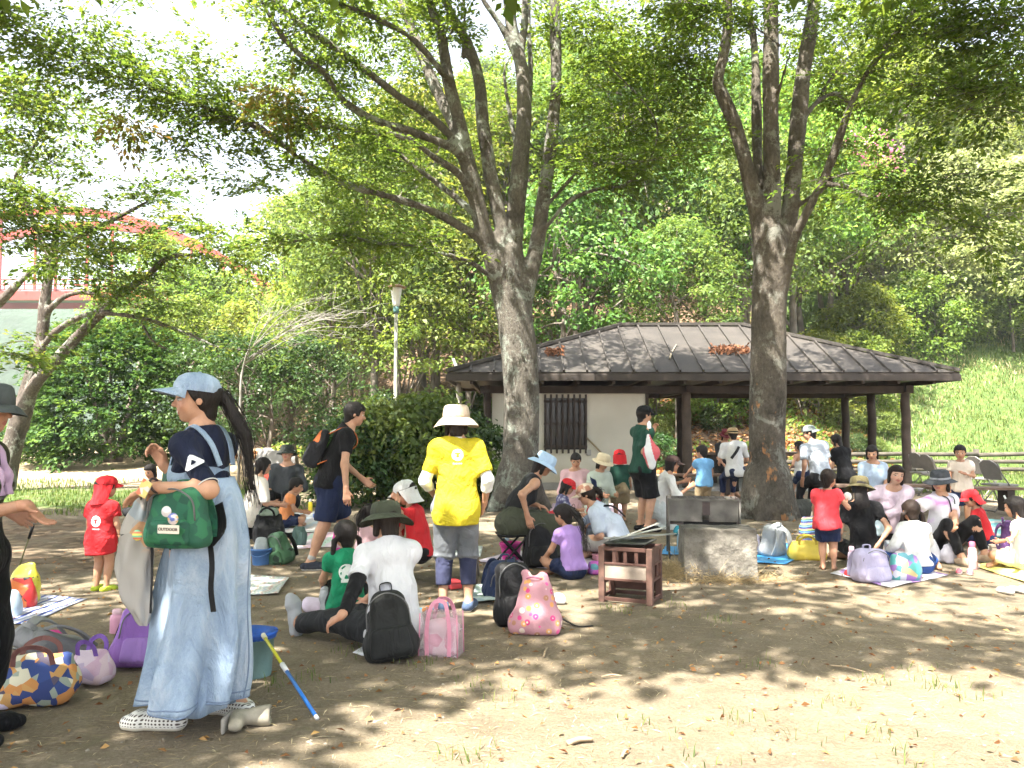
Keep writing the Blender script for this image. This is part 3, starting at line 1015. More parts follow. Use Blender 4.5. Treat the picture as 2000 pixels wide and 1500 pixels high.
def sprays_on_limb(P,n,t0,rs,length=(0.7,1.6),spread=1.0):
 B,T,t = along(P,n,t0,rs)
 D = T * 0.7 + rs.normal(0,spread,(n,3)) * np.array([1,1,0.35]); D[:,2] += 0.12
 return B,unit(D),rs.uniform(*length,n)

def sprays_in_blobs(blobs,rs,length=(0.7,1.5)):
 B = []
 for c,r,n in blobs:
  q = unit(rs.normal(0,1,(n,3))) * (rs.rand(n,1) ** 0.45)
  B.append(np.array(c) + q * np.array(r))
 B = np.concatenate(B); n = len(B)
 D = rs.normal(0,1,(n,3)) * np.array([1,1,0.25]); D[:,2] += 0.1
 return B,unit(D),rs.uniform(*length,n)

def px_blob(px,py,Y,rx,ry,n,ryd=1.1):
 c = at(px,py,Y)
 return (c,(rx / FPX * Y,ryd,ry / FPX * Y),n)

SUNLIT = [(1.55,4.0,2.1,1.05),(3.4,3.9,1.5,.95),(0.5,3.2,1.5,0.75),(-0.4,2.7,0.9,0.5),(2.9,6.2,1.6,0.2),(4.9,7.2,1.2,0.35),(-5.5,9.5,.8,.3),(-7.5,17.5,6,2.6),(12,22,3.5,4),(9.5,15.5,1.5,1)]  # ground ellipses kept sunny: crown sprays along their sun rays are left out
def in_gap(B,L_=0.0):
 g = B[:,:2] - SUN_DIR[None,:2] / SUN_DIR[2] * B[:,2:3]
 r = np.zeros(len(B),bool)
 for x,y,a,b in SUNLIT:
  nz = 0.35 * vnoise(np.stack([g[:,0],g[:,1],g[:,0] * 0],1),1.2)
  r |= ((g[:,0] - x) / (a + L_)) ** 2 + ((g[:,1] - y) / (b + L_)) ** 2 + nz < 1
 return r

def canopy_cover(x0,x1,y0,y1,n,rs,zlo=6.6,zhi=10.5,holes=.13):  # out-of-view sprays placed along sun rays to shade chosen ground
 g = np.stack([rs.uniform(x0,x1,n),rs.uniform(y0,y1,n),np.zeros(n)],1)
 z = rs.uniform(zlo,zhi,n)
 B = g + SUN_DIR[None,:] / SUN_DIR[2] * z[:,None]
 k = (B[:,1] < 2) | ((B[:,2] - CAM_Z) / np.maximum(B[:,1],.1) > 0.58)
 k &= (vnoise(g,0.8) + .5 * vnoise(g + 7.3,2.1) > -holes)
 B = B[k]
 D = unit(rs.normal(0,1,(len(B),3)) * np.array([1,1,.3])); ln = rs.uniform(1.0,1.8,len(B))
 B = B - D * ln[:,None] * .5
 return B,D,ln

M_LEAF_Z = leaf_material('broad_green_leaves',(0.046,0.088,0.018),(0.088,0.145,0.028),(0.16,0.205,0.042),0.56)
M_LEAF_Y = leaf_material('yellowing_leaves',(0.075,0.095,0.020),(0.16,0.17,0.035),(0.32,0.20,0.05),0.42)

def leafy(name,parent,sets,mat,rs,twig_mat=None,loc=(0,0,0),twig_r=0.007,gap=True):
 VV,FF,AA,o = [],[],[],0
 TV,TF,to = [],[],0
 for B,D,ln,per,size in sets:
  if gap:
   k = ~in_gap(B + D * ln[:,None] * .5,0.25); B,D,ln = B[k],D[k],ln[k]
  if len(B) == 0: continue
  V,F,A = spray_leaves(B,D,ln,ln * rs.uniform(0.25,0.45,len(B)),per,rs,size)
  VV.append(V); FF.append(F + o); AA.append(A); o += len(V)
  if twig_mat is not None:
   v,f = twig_tubes(B,D,ln * .9,twig_r); TV.append(v); TF.append(f + to); to += len(v)
 loc = np.asarray(loc,float)
 out = mesh_np(name,np.concatenate(VV) - loc,np.concatenate(FF),mat,parent,smooth=False,attr=np.concatenate(AA))
 if TV:
  tag(mesh_np('twigs',np.concatenate(TV) - loc,np.concatenate(TF),twig_mat,out,smooth=True),kind='stuff')
 return out

# ------------------------------------------------------------------ the two large trees
def big_tree_left():
 rs = np.random.RandomState(11)
 Y = 13.8
 base = at(1012,994,Y); base[2] = 0
 root = empty('zelkova_tree',base,label='large spreading tree with many grey limbs in front of the storeroom wall',cat='tree',group='large shade trees')
 LM = [limb([(1012,1010),(1014,930),(1018,800),(1014,700),(1004,620),(992,555),(985,505)],Y,Y,82,84),
   limb([(975,540),(950,470),(929,385),(908,297),(894,224),(876,157),(862,70),(845,21),(826,-40)],Y,Y - 1.0,52,20),
   limb([(995,540),(985,470),(964,367),(943,245),(936,157),(915,87),(890,45),(860,-20)],Y,Y - .3,46,20),
   limb([(1000,545),(1003,470),(1013,350),(1023,245),(1020,140),(1002,70),(990,-30)],Y,Y + .5,56,27),
   limb([(1012,640),(1030,560),(1048,480),(1062,385),(1076,280),(1086,175),(1085,70),(1082,-30)],Y,Y + .3,46,28),
   limb([(960,480),(925,458),(870,425),(810,399),(722,373),(670,357),(600,318),(540,275),(470,235),(400,212)],Y,Y - 2.2,28,9),
   limb([(945,445),(922,413),(862,364),(810,325),(775,297),(715,273),(650,262)],Y,Y + 1.2,20,8),
   limb([(915,375),(897,340),(845,305),(796,270),(722,257),(670,250),(600,243),(555,236)],Y - .3,Y - 2.5,22,12),
   limb([(908,310),(880,287),(810,259),(740,238),(670,196),(635,143),(600,119),(555,75),(520,20),(495,-40)],Y - .4,Y - 2.0,24,14),
   limb([(912,310),(890,277),(845,231),(775,185),(705,130),(635,80),(590,50),(530,-5),(490,-40)],Y - .4,Y - 1.4,26,15),
   limb([(880,160),(859,136),(810,80),(740,38),(680,14),(620,-5)],Y - .7,Y - 1.6,20,12),
   limb([(915,330),(890,252),(852,175),(824,105),(796,35),(780,-30)],Y,Y + 1.6,34,24),
   limb([(905,110),(908,60),(905,-30)],Y - .2,Y,14,11),
   limb([(1015,110),(1024,60),(1027,-40)],Y + .4,Y + .6,22,18),
   limb([(1000,90),(975,45),(940,-5),(920,-40)],Y + .4,Y + .2,17,12),
   limb([(1028,260),(1036,160),(1033,60),(1032,-30)],Y + .6,Y + 1.2,16,14),
   limb([(1060,450),(1082,425),(1107,395),(1160,371),(1216,364)],Y,Y - .8,14,8),
   limb([(1066,400),(1083,385),(1114,350),(1146,322),(1230,318),(1310,305)],Y + .1,Y - 1.5,14,6),
   limb([(985,560),(952,535),(910,508),(850,493),(796,478),(736,475),(670,458),(631,466),(550,472)],Y,Y - 2.4,17,5),
   limb([(600,318),(520,255),(455,231),(350,189),(280,168),(192,133),(122,98),(60,62),(-20,20)],Y - 1.6,Y - 3.6,11,6),
   limb([(1010,300),(985,150),(1000,110)],Y + .6,Y + 1.0,12,8)]
 LM = [LM[0]] + [(P,[q * .87 for q in r_]) for P,r_ in LM[1:]]
 fl = []
 for a in (0.3,1.5,2.6,3.7,4.9):
  fl.append((base + np.array([.1 * math.cos(a),.1 * math.sin(a),.55]),base + np.array([.55 * math.cos(a),.5 * math.sin(a),-.05]),.22,.09))
 V,F = trunk_field(LM,0.038,0.09,fl)
 mesh_np('trunk',V - base,F,M_BARK_L,root)
 for P,Rr in [limb([(1216,364),(1240,345),(1270,310),(1284,262),(1275,225),(1240,180),(1190,130)],Y - .8,Y - 1.0,7,3),limb([(1250,335),(1275,322),(1215,310),(1180,318)],Y - .8,Y - .7,4,2),limb([(670,458),(690,500)],11.8,11.8,5,2),limb([(540,275),(500,240),(460,250)],11.6,11.2,6,3)]:
  th = MB(); th.tube([p - base for p in spline(P,4)],list(np.interp(np.linspace(0,1,len(spline(P,4))),np.linspace(0,1,len(Rr)),Rr)),6); th.build('branch',M_BARK_L,root)
 sets = []
 for i,(n,t0) in {5: (46,.45),6: (36,.4),7: (40,.5),8: (40,.45),9: (40,.4),10: (30,.4),11: (30,.5),16: (14,.6),17: (34,.35),18: (44,.3),19: (80,.2),1: (26,.75),2: (22,.8),4: (20,.8)}.items():
  B,D,ln = sprays_on_limb(LM[i][0],n,t0,rs,(.5,1.2)); sets.append((B,D,ln,46,0.075))
 blobs = [px_blob(60,60,11.6,90,45,22),px_blob(170,85,11.8,90,40,25),px_blob(255,30,12.2,50,40,12),px_blob(120,140,11.6,90,25,14),
    px_blob(300,150,12.2,80,40,24),px_blob(400,140,12.5,70,45,22),px_blob(330,225,12.2,90,35,22),px_blob(440,210,12.4,80,50,27),
    px_blob(520,170,14.6,60,60,28),px_blob(500,270,13.8,90,50,44),px_blob(380,290,12.0,60,30,14),px_blob(580,330,14.6,80,40,38),px_blob(470,350,12.7,60,25,12),
    px_blob(640,170,14.8,50,60,26),px_blob(660,30,14.6,60,40,30),px_blob(760,60,16.2,70,50,34),px_blob(800,150,16.2,50,60,26),px_blob(720,200,16.2,60,30,22),
    px_blob(800,230,16.2,45,40,20),px_blob(760,330,16.2,70,35,30),px_blob(850,260,16.2,40,40,20),px_blob(640,420,14.8,90,40,40),px_blob(560,410,14.4,60,40,20),px_blob(740,420,15.6,80,30,24),
    px_blob(960,180,16.2,45,60,22),px_blob(975,280,16.2,40,50,20),px_blob(1040,80,16.2,60,50,22),
    px_blob(1150,60,14.8,70,50,44),px_blob(1230,120,14.6,80,50,44),px_blob(1160,190,14.2,70,40,40),px_blob(1260,230,13.8,90,35,44),px_blob(1170,290,14.0,80,25,34),px_blob(1330,290,13.4,70,20,26),px_blob(1310,40,14.2,60,50,34),px_blob(1350,170,13.8,50,40,24)]
 B,D,ln = sprays_in_blobs(blobs,rs,(.6,1.25)); sets.append((B,D,ln,50,0.078))
 cr = leafy('crown',root,sets,M_LEAF_Z,rs,M_BARK_C,base,gap=True)
 # unseen upper crown, added and shaped to shade the clearing
 sets = [(*canopy_cover(-10,2.2,5.2,19.5,2300,rs),34,0.19)]
 leafy('upper_crown',root,sets,M_LEAF_Z,rs,None,base)
 # a drooping spray of yellowing leaves
 B,D,ln = sprays_in_blobs([px_blob(560,190,11.3,45,35,22,.4),px_blob(235,225,10.6,25,10,8,.3)],rs,(.4,.8)); D[:,2] -= .5
 leafy('yellowing_spray',root,[(B,unit(D),ln,40,0.08)],M_LEAF_Y,rs,None,base,gap=False)
big_tree_left()

def big_tree_right():
 rs = np.random.RandomState(23)
 Y = 12.6
 base = at(1500,1010,Y); base[2] = 0
 root = empty('zelkova_tree',base,label='large tree with orange-stained trunk and upright limbs in front of the open shelter',cat='tree',group='large shade trees')
 LM = [limb([(1500,1030),(1500,950),(1498,850),(1500,750),(1503,600),(1505,520),(1505,460)],Y,Y,80,78),
   limb([(1492,500),(1478,410),(1454,308),(1433,238),(1412,189),(1402,157),(1415,98),(1422,35),(1417,-40)],Y,Y - .5,38,22),
   limb([(1494,480),(1480,330),(1477,175),(1471,70),(1450,-30)],Y + .25,Y + .8,26,16),
   limb([(1505,500),(1508,400),(1506,315),(1505,175),(1506,70),(1506,-40)],Y - .05,Y - .1,42,33),
   limb([(1525,520),(1541,430),(1552,315),(1566,175),(1580,70),(1598,-40)],Y,Y + .2,42,30),
   limb([(1530,560),(1545,490),(1559,448),(1604,360),(1636,280),(1660,210),(1695,140),(1748,70),(1815,-10)],Y - .1,Y - 1.6,24,13),
   limb([(1515,190),(1524,168),(1545,98),(1580,21),(1600,-30)],Y - .1,Y - 1.0,11,7),
   limb([(1604,360),(1650,364),(1713,395),(1755,392),(1818,406),(1860,420),(1912,458),(1950,490)],Y - .6,Y - 2.6,12,4),
   limb([(1610,352),(1664,338),(1737,353),(1877,362)],Y - .6,Y - 2.2,7,3),
   limb([(1558,250),(1590,205),(1632,182),(1665,205),(1700,198)],Y + .1,Y + 1.2,13,6),
   limb([(1590,205),(1625,150),(1660,115)],Y + .4,Y + 1.0,9,5),
   limb([(1524,90),(1470,50),(1410,22),(1340,0)],Y - .4,Y - 1.4,8,4),
   limb([(1560,400),(1600,375),(1612,365)],Y,Y - .5,12,10),
   limb([(1748,70),(1850,60),(1940,40),(2050,30)],Y - 1.5,Y - 3.0,8,5),
   limb([(1695,140),(1800,170),(1900,180),(2020,170)],Y - 1.3,Y - 3.2,8,4)]
 fl = []
 for a in (0.1,1.2,2.3,3.3,4.2,5.3):
  fl.append((base + np.array([.1 * math.cos(a),.1 * math.sin(a),.6]),base + np.array([.46 * math.cos(a),.42 * math.sin(a),-.05]),.20,.09))
 V,F = trunk_field(LM,0.036,0.08,fl)
 mesh_np('trunk',V - base,F,M_BARK_R,root)
 sets = []
 for i,(n,t0) in {1: (14,.8),4: (22,.75),5: (36,.7),7: (30,.25),8: (18,.2),9: (26,.4),10: (16,.3),11: (30,.2),13: (34,.1),14: (34,.1)}.items():
  B,D,ln = sprays_on_limb(LM[i][0],n,t0,rs,(.5,1.1)); sets.append((B,D,ln,46,0.072))
 blobs = [px_blob(1330,100,13.6,60,40,30),px_blob(1370,50,13.8,40,45,20),px_blob(1340,20,13,50,30,16),px_blob(1440,130,14.4,40,60,18),px_blob(1545,60,14.6,40,50,16),
    px_blob(1630,90,14.6,50,45,28),px_blob(1690,40,14,50,30,20),px_blob(1620,170,14.6,50,40,24),px_blob(1690,180,14,60,30,20),
    px_blob(1810,30,10.8,70,30,22),px_blob(1900,50,10.4,90,40,34),px_blob(1870,120,10.6,80,30,26),px_blob(1955,130,10.2,70,45,28),px_blob(1925,190,10,70,25,20),px_blob(1985,215,9.8,30,30,14),px_blob(1830,200,10.4,50,14,10),
    px_blob(1700,345,11.4,70,14,10),px_blob(1790,385,11,80,14,10),px_blob(1890,350,10.6,80,14,10),px_blob(1975,400,10.4,40,30,10),px_blob(1640,300,12.4,40,40,16),px_blob(1750,0,11,90,25,26)]
 B,D,ln = sprays_in_blobs(blobs,rs,(.55,1.15)); sets.append((B,D,ln,50,0.074))
 leafy('crown',root,sets,M_LEAF_Z,rs,M_BARK_C,base)
 sets = [(*canopy_cover(1.8,11,4.8,19.5,1750,rs),34,0.19)]  # unseen leaves added above the crown to shade the right of the clearing
 leafy('upper_crown',root,sets,M_LEAF_Z,rs,None,base)
big_tree_right()

# an unseen third tree, added behind the viewpoint to shade the foreground
def shade_tree():
 rs = np.random.RandomState(31)
 base = np.array([-5.2,-2.4,0.0])
 root = empty('zelkova_tree',base,label='unseen shade tree added behind the viewpoint to shade the foreground',cat='tree',group='large shade trees')
 LM = [([base,base + [0,0,2.4],base + [.2,.1,3.6]],[.34,.29,.26])]
 for a in range(5):
  an = a * 1.26 + .4
  d = np.array([math.cos(an),math.sin(an),0])
  LM.append(([base + [.1,0,3.2],base + d * 1.6 + [0,0,5.6],base + d * 3.4 + [0,0,7.6]],[.16,.11,.05]))
 V,F = trunk_field(LM,0.06,0.1)
 mesh_np('trunk',V - base,F,M_BARK_L,root)
 sets = [(*canopy_cover(-8,4.5,-4,5.8,1600,rs,5.0,9.0,.08),34,0.19)]
 leafy('crown',root,sets,M_LEAF_Z,rs,None,base)
shade_tree()

# ------------------------------------------------------------------ old cherry at the left
def cherry():
 rs = np.random.RandomState(5)
 Y = 17.5
 base = at(45,820,Y); base[2] = gz(base[0],Y)
 root = empty('cherry_tree',base,label='old leaning tree with dark crooked limbs at the left edge',cat='tree')
 b0 = [(5,965),(18,900),(30,850)]
 LM = [limb(b0 + [(45,794),(60,740),(81,665),(87,590),(96,536),(105,482),(115,420),(129,374)],Y,Y,58,7),
   limb([(40,830),(60,765),(90,725),(144,665),(195,614),(240,572),(285,542),(324,506),(375,497),(450,509)],Y,Y - 1.6,40,6),
   limb([(88,615),(102,599),(129,578),(168,572),(216,581),(240,572)],Y,Y - .6,17,10),
   limb([(-60,640),(0,590),(45,545),(105,494),(180,449),(270,404),(315,374),(345,340)],Y - 1.0,Y - 2.0,24,5),
   limb([(76,690),(105,650),(150,623),(186,611),(270,620),(330,638),(390,662),(435,680),(525,683),(600,668)],Y,Y - 2.5,18,5),
   limb([(276,629),(300,668),(345,689),(384,707)],Y - 1.2,Y - 1.6,9,4),
   limb([(96,500),(60,420),(28,357),(52,315),(77,266),(105,245),(157,240),(210,248)],Y,Y - 1.4,14,4),
   limb([(30,352),(80,330),(130,290)],Y - .8,Y - 1.2,7,3),limb([(60,395),(90,380),(130,330)],Y - .5,Y - 1.2,7,3),
   limb([(285,404),(290,365),(298,345)],Y - 1.8,Y - 2,6,3)]
 LM = [(P,[q * .84 for q in r_]) for P,r_ in LM]
 V,F = trunk_field(LM,0.036,0.08)
 mesh_np('trunk',V - base,F,M_BARK_C,root)
 sets = []
 for i,n in {0: 12,1: 40,3: 40,4: 30,6: 26,7: 14,8: 10}.items():
  B,D,ln = sprays_on_limb(LM[i][0],n,.35,rs,(.4,1.0)); sets.append((B,D,ln,22,0.085))
 bl = [px_blob(25,400,13,50,60,46),px_blob(45,460,13,45,50,36),px_blob(30,690,13.5,45,40,24),px_blob(20,290,14,50,50,30),px_blob(90,200,14,80,35,40),px_blob(30,180,14,50,40,30),px_blob(130,520,16,40,30,16),px_blob(200,500,16,60,30,16),px_blob(240,560,16,60,30,20),px_blob(370,450,16,60,50,24),px_blob(430,480,15.4,70,40,30),px_blob(150,455,16,60,35,22),px_blob(260,440,16,60,30,18),px_blob(310,500,16,50,30,16),px_blob(150,330,15,90,50,12),px_blob(90,270,15,80,40,14),px_blob(250,370,15.5,60,30,9),px_blob(320,590,16,70,25,20)]
 B,D,ln = sprays_in_blobs(bl,rs,(.5,1.0)); sets.append((B,D,ln,34,0.095))
 leafy('crown',root,sets,leaf_material('cherry_leaves',(0.035,0.075,0.016),(0.075,0.13,0.025),(0.17,0.19,0.04),0.45),rs,M_BARK_C,base,gap=False)
cherry()

def bare_branches():
 rs = np.random.RandomState(9)
 Y = 19.0
 base = at(468,800,Y); base[2] = gz(base[0],Y)
 root = empty('bare_tree',base,label='leafless bleached tree with fine grey twigs beside the lamp post',cat='tree')
 mb = MB()
 def br(P,r0,r1,n=8):
  S = spline(P,4); mb.tube([p - base for p in S],list(np.linspace(r0,r1,len(S))),n)
  return S
 st = br([base - [0,0,.1],at(470,760,Y),at(475,720,Y),at(482,690,Y - .2)],.035,.02)
 for tgt in [(715,605),(705,640),(650,602),(580,600),(520,610),(630,585),(660,660),(560,640),(600,620),(690,620)]:
  e = at(tgt[0],tgt[1],Y - rs.uniform(-.5,1.2))
  S = br([st[-1 - rs.randint(0,5)],(st[-1] + e) / 2 + rs.normal(0,.12,3) + [0,0,.15],e],.016,.004,5)
  for _ in range(12):
   q = S[rs.randint(3,len(S))]
   d = unit((e - st[-1]) + rs.normal(0,.9,3)); l_ = rs.uniform(.3,.8)
   br([q,q + d * l_ * .5 + rs.normal(0,.04,3),q + d * l_ - [0,0,.06]],.006,.002,4)
 mb.build('trunk',plain('grey_twigs',(0.25,0.235,0.205),0.9,0.3,3.0,bmp=0),root)
bare_branches()

# ------------------------------------------------------------------ generic tree kinds for the wood
def crown_mesh(name,rs,W,H,ncl,per,size,mat,lowskirt=0.25,flat=0.55,clr=0.9):
 th = rs.rand(ncl) * 2 * PI; u = rs.rand(ncl)
 zz = lowskirt * H + (1 - lowskirt) * H * u ** 0.8
 prof = np.sin(np.clip((zz / H) * 0.85 + 0.15,0,1) * PI) ** 0.6
 rr = W * prof * (0.45 + 0.55 * rs.rand(ncl) ** 0.5) * (1 + 0.25 * np.sin(3 * th + rs.rand() * 6))
 C = np.stack([rr * np.cos(th),rr * np.sin(th),zz],1)
 cr = clr * rs.uniform(.6,1.3,ncl)
 q = unit(rs.normal(0,1,(ncl,per,3))) * (rs.rand(ncl,per,1) ** 0.4)
 P = C[:,None,:] + q * cr[:,None,None] * np.array([1,1,flat])
 P = P.reshape(-1,3)
 out = q.reshape(-1,3)
 nn = unit(out * 0.9 + np.array([0,0,0.9]) + rs.normal(0,0.45,P.shape))
 dd = rs.normal(0,1,P.shape); dd[:,2] -= .5; dd = unit(dd - nn * (nn * dd).sum(1,keepdims=True))
 sz = size * rs.uniform(.6,1.35,len(P))
 lv = np.clip(0.5 * rs.rand(len(P)) + np.repeat(rs.rand(ncl) * 0.5,per),0,1)
 V,F,A = leaf_quads(P,dd,nn,sz,sz * 0.62,lv)
 o = mesh_np(name,V,F,mat,None,smooth=False,attr=A)
 me = o.data
 bpy.data.objects.remove(o)
 return me,C

def trunk_mesh(name,rs,H,C,r0,mat,stems=1,n_br=14):
 mb = MB()
 for s in range(stems):
  a = rs.rand() * 6.28; off = np.array([math.cos(a),math.sin(a),0]) * (0.0 if stems == 1 else rs.uniform(.15,.5))
  top = np.array([rs.normal(0,.08 * H ** .8),rs.normal(0,.08 * H ** .8),H * .8]) + off * (4 if H > 3 else 1)
  S = spline([off + [0,0,-.6],off * 1.5 + [0,0,H * .3] + rs.normal(0,.12,3),off * 2.6 + [0,0,H * .6] + rs.normal(0,.2,3),top],4)
  mb.tube(S,list(r0 * np.linspace(1.1,.12,len(S))),7)
  for i in rs.choice(len(C),n_br,replace=False):
   j = rs.randint(3,len(S) - 1); e = C[i] * (1 if H > 3 else .75)
   mb.tube(spline([S[j],(S[j] + e) / 2 + [0,0,.25],e],3),list(r0 * np.linspace(.38,.06,7)),5)
 o = mb.build(name,mat); me = o.data; bpy.data.objects.remove(o)
 return me

def place_tree(kind,x,y,s,rz,name,label,cat='tree',group=None,z=None,sz=None):
 crown,trunk,ch = kind
 root = empty(name,(x,y,(gz(x,y) if z is None else z) - .1),rz,label,cat,group)
 root.scale = (s,s,s * (sz or 1))
 for nm,me in (('crown',crown),('trunk',trunk)):
  o = bpy.data.objects.new(nm,me); COL.objects.link(o); o.parent = root
  if nm == 'crown': o.location.z = ch
 return root

def make_kind(seed,W,H,ch,ncl,per,size,mat,bark,r0=.16,stems=1,**kw):
 rs = np.random.RandomState(seed)
 cm,C = crown_mesh('crown',rs,W,H,ncl,per,size,mat,**kw)
 tm = trunk_mesh('trunk',rs,ch + H,C + [0,0,ch],r0,bark,stems)
 return cm,tm,ch

ML_A = leaf_material('evergreen_leaves',(0.040,0.082,0.020),(0.088,0.150,0.034),(0.165,0.225,0.058),0.36,0.5,objvar=0.5)
ML_B = leaf_material('fresh_green_leaves',(0.062,0.115,0.022),(0.125,0.195,0.038),(0.22,0.285,0.065),0.42,0.5,objvar=0.4)
ML_P = leaf_material('pale_yellow_green_leaves',(0.13,0.17,0.06),(0.21,0.25,0.095),(0.33,0.35,0.155),0.35,0.6)
ML_D = leaf_material('dark_shrub_leaves',(0.014,0.034,0.010),(0.035,0.072,0.018),(0.075,0.12,0.032),0.25,0.45,objvar=0.3)
ML_H = leaf_material('conifer_fronds',(0.018,0.048,0.015),(0.046,0.105,0.024),(0.15,0.25,0.055),0.3,0.6)
ML_K = leaf_material('pink_flower_clusters',(0.42,0.10,0.22),(0.60,0.18,0.34),(0.75,0.35,0.48),0.3,0.7)

K_A = make_kind(101,3.0,7.5,2.6,150,64,0.19,ML_A,M_BARK_F,.15,2)
K_B = make_kind(102,3.4,8.5,3.0,160,60,0.19,ML_A,M_BARK_F,.18)
K_C = make_kind(103,2.8,6.5,2.2,130,64,0.18,ML_B,M_BARK_F,.13,2)
K_D = make_kind(104,3.6,9.0,3.6,170,60,0.20,ML_B,M_BARK_F,.18)
K_P = make_kind(105,3.6,6.5,.7,170,50,0.18,ML_P,M_BARK_F,.06,3,flat=.35,lowskirt=.05)
K_S = make_kind(106,1.5,2.0,0.0,90,60,0.13,ML_D,M_BARK_F,.03,2,lowskirt=.05,clr=.5)
K_S2 = make_kind(107,1.3,1.7,0.0,90,60,0.12,ML_A,M_BARK_F,.03,2,lowskirt=.05,clr=.45)
K_T = make_kind(108,2.4,5.0,1.2,110,64,0.15,ML_D,M_BARK_F,.12,2,lowskirt=.1,clr=.75)

def wood():
 rs = np.random.RandomState(77)
 kinds = [K_A,K_B,K_C,K_D]
 lab = {0: 'evergreen tree in the dense wood on the hillside behind the shelter',1: 'evergreen tree in the dense wood on the hillside behind the shelter',2: 'fresh green tree in the dense wood on the hillside',3: 'fresh green tree in the dense wood on the hillside'}
 n = 0
 placed = []
 for row,(Y,step) in enumerate([(27.5,3.3),(31,3.6),(35,4.0),(40,4.4),(46,5.0),(53,5.6),(62,6.2)]):
  x0,x1 = -0.50 * Y,0.70 * Y
  x = x0 + rs.uniform(0,step)
  while x < x1:
   xx,yy = x + rs.uniform(-.8,.8),Y + rs.uniform(-1.3,1.3)
   x += step * rs.uniform(.85,1.2)
   px = 1000 + xx / yy * 1600
   if px > 1700 + (yy - 27) * 5 and yy < 37: continue              # open grassy bank
   if px < 700 and yy < 34: continue
   if px < 560 and yy < 44 and rs.rand() < .5: continue
   if 330 > px: continue
   k = rs.choice(4,p=[.34,.26,.24,.16])
   s = rs.uniform(.85,1.2)
   if px < 720: s *= .72
   if row == 0: s *= .8
   g = 'evergreen trees in the hillside wood' if k < 2 else 'fresh green trees in the hillside wood'
   place_tree(kinds[k],xx,yy,s,rs.rand() * 6.28,'forest_tree',lab[k],group=g,sz=rs.uniform(.9,1.15))
   n += 1
 # shrubs on the slope behind and beside the shelter
 for i in range(34):
  Y = rs.uniform(25.5,31); px = rs.uniform(700,985) if i % 3 else rs.uniform(985,1760)
  x = (px - 1000) / 1600 * Y
  place_tree(K_S if i % 2 else K_S2,x,Y,rs.uniform(.5,1.05) * (.55 if px > 985 else 1),rs.rand() * 6.28,'hillside_shrub','low shrub growing on the leaf-strewn slope behind the shelter','shrub','shrubs on the slope behind the shelter')
wood()

K_L = make_kind(109,2.3,4.2,.1,130,62,0.17,ML_B,M_BARK_F,.05,2,lowskirt=.03,clr=.7)
for i,(px,Y,s,lb) in enumerate([(1690,33.5,.8,'low leafy tree at the left end of the grassy bank'),(1775,34.5,.85,'low leafy tree overhanging the top of the bank'),(1845,36,.9,'low leafy tree under the pale trees'),(1920,37,.95,'low leafy tree above the bright grass'),(1990,36.5,1.0,'low leafy tree at the right edge of the bank'),(1045,28.5,.6,'low leafy tree behind the left end of the roof'),(1160,29,.7,'low leafy tree behind the left hip of the roof'),(1275,28.6,.66,'low leafy tree behind the roof ridge'),(1390,29.2,.7,'low leafy tree behind the leaf-strewn part of the roof'),(1590,28.8,.7,'low leafy tree behind the right hip of the roof'),(1670,29.5,.7,'low leafy tree behind the right corner of the roof')]):
 place_tree(K_L,at(px,700,Y)[0],Y,s,i * .8,'understorey_tree',lb,group='low leafy trees at the foot of the wood')
# pale trees and a pink-flowering one at the upper right
for i,(px,py,Y,s,lb) in enumerate([(1790,640,36,1.0,'lowest pale tree, nearest the pink flowers'),(1890,600,37,1.15,'pale tree in the middle above the grassy bank'),(2000,640,35,1.15,'pale tree at the right edge above the bank'),(1840,560,43,1.3,'pale tree higher up behind the pink flowers'),(1965,530,45,1.4,'highest pale tree at the upper right')]):
 q = at(px,py,Y)
 place_tree(K_P,q[0],Y,s,i * 1.3,'pale_tree',lb,group='pale trees above the bank')
def crape_myrtle():
 rs = np.random.RandomState(44)
 Y = 36.0; q = at(1695,600,Y)
 root = place_tree(K_C,q[0],Y,.95,.7,'flowering_tree','tree with pink flower clusters among the green hillside trees')
 V_,F_,A_,o = [],[],[],0
 for (px,py) in [(1665,275),(1685,290),(1672,262),(1700,296),(1690,315),(1720,322),(1735,330),(1655,268),(1700,285),(1740,300),(1668,300),(1715,272),(1730,395)]:
  c = at(px,py,Y - 2.8)
  P = c + rs.normal(0,.22,(70,3)); nn = unit(rs.normal(0,1,(70,3)) + [0,-.6,.5]); dd = unit(np.cross(nn,rs.normal(0,1,(70,3))))
  v,f,a = leaf_quads(P,dd,nn,rs.uniform(.08,.16,70),rs.uniform(.07,.13,70),rs.rand(70)); V_.append(v); F_.append(f + o); A_.append(a); o += len(v)
 ob = mesh_np('flowers',np.concatenate(V_),np.concatenate(F_),ML_K,None,smooth=False,attr=np.concatenate(A_))
 ob.parent = root
 bpy.context.view_layer.update()
 ob.matrix_parent_inverse = root.matrix_world.inverted()
crape_myrtle()

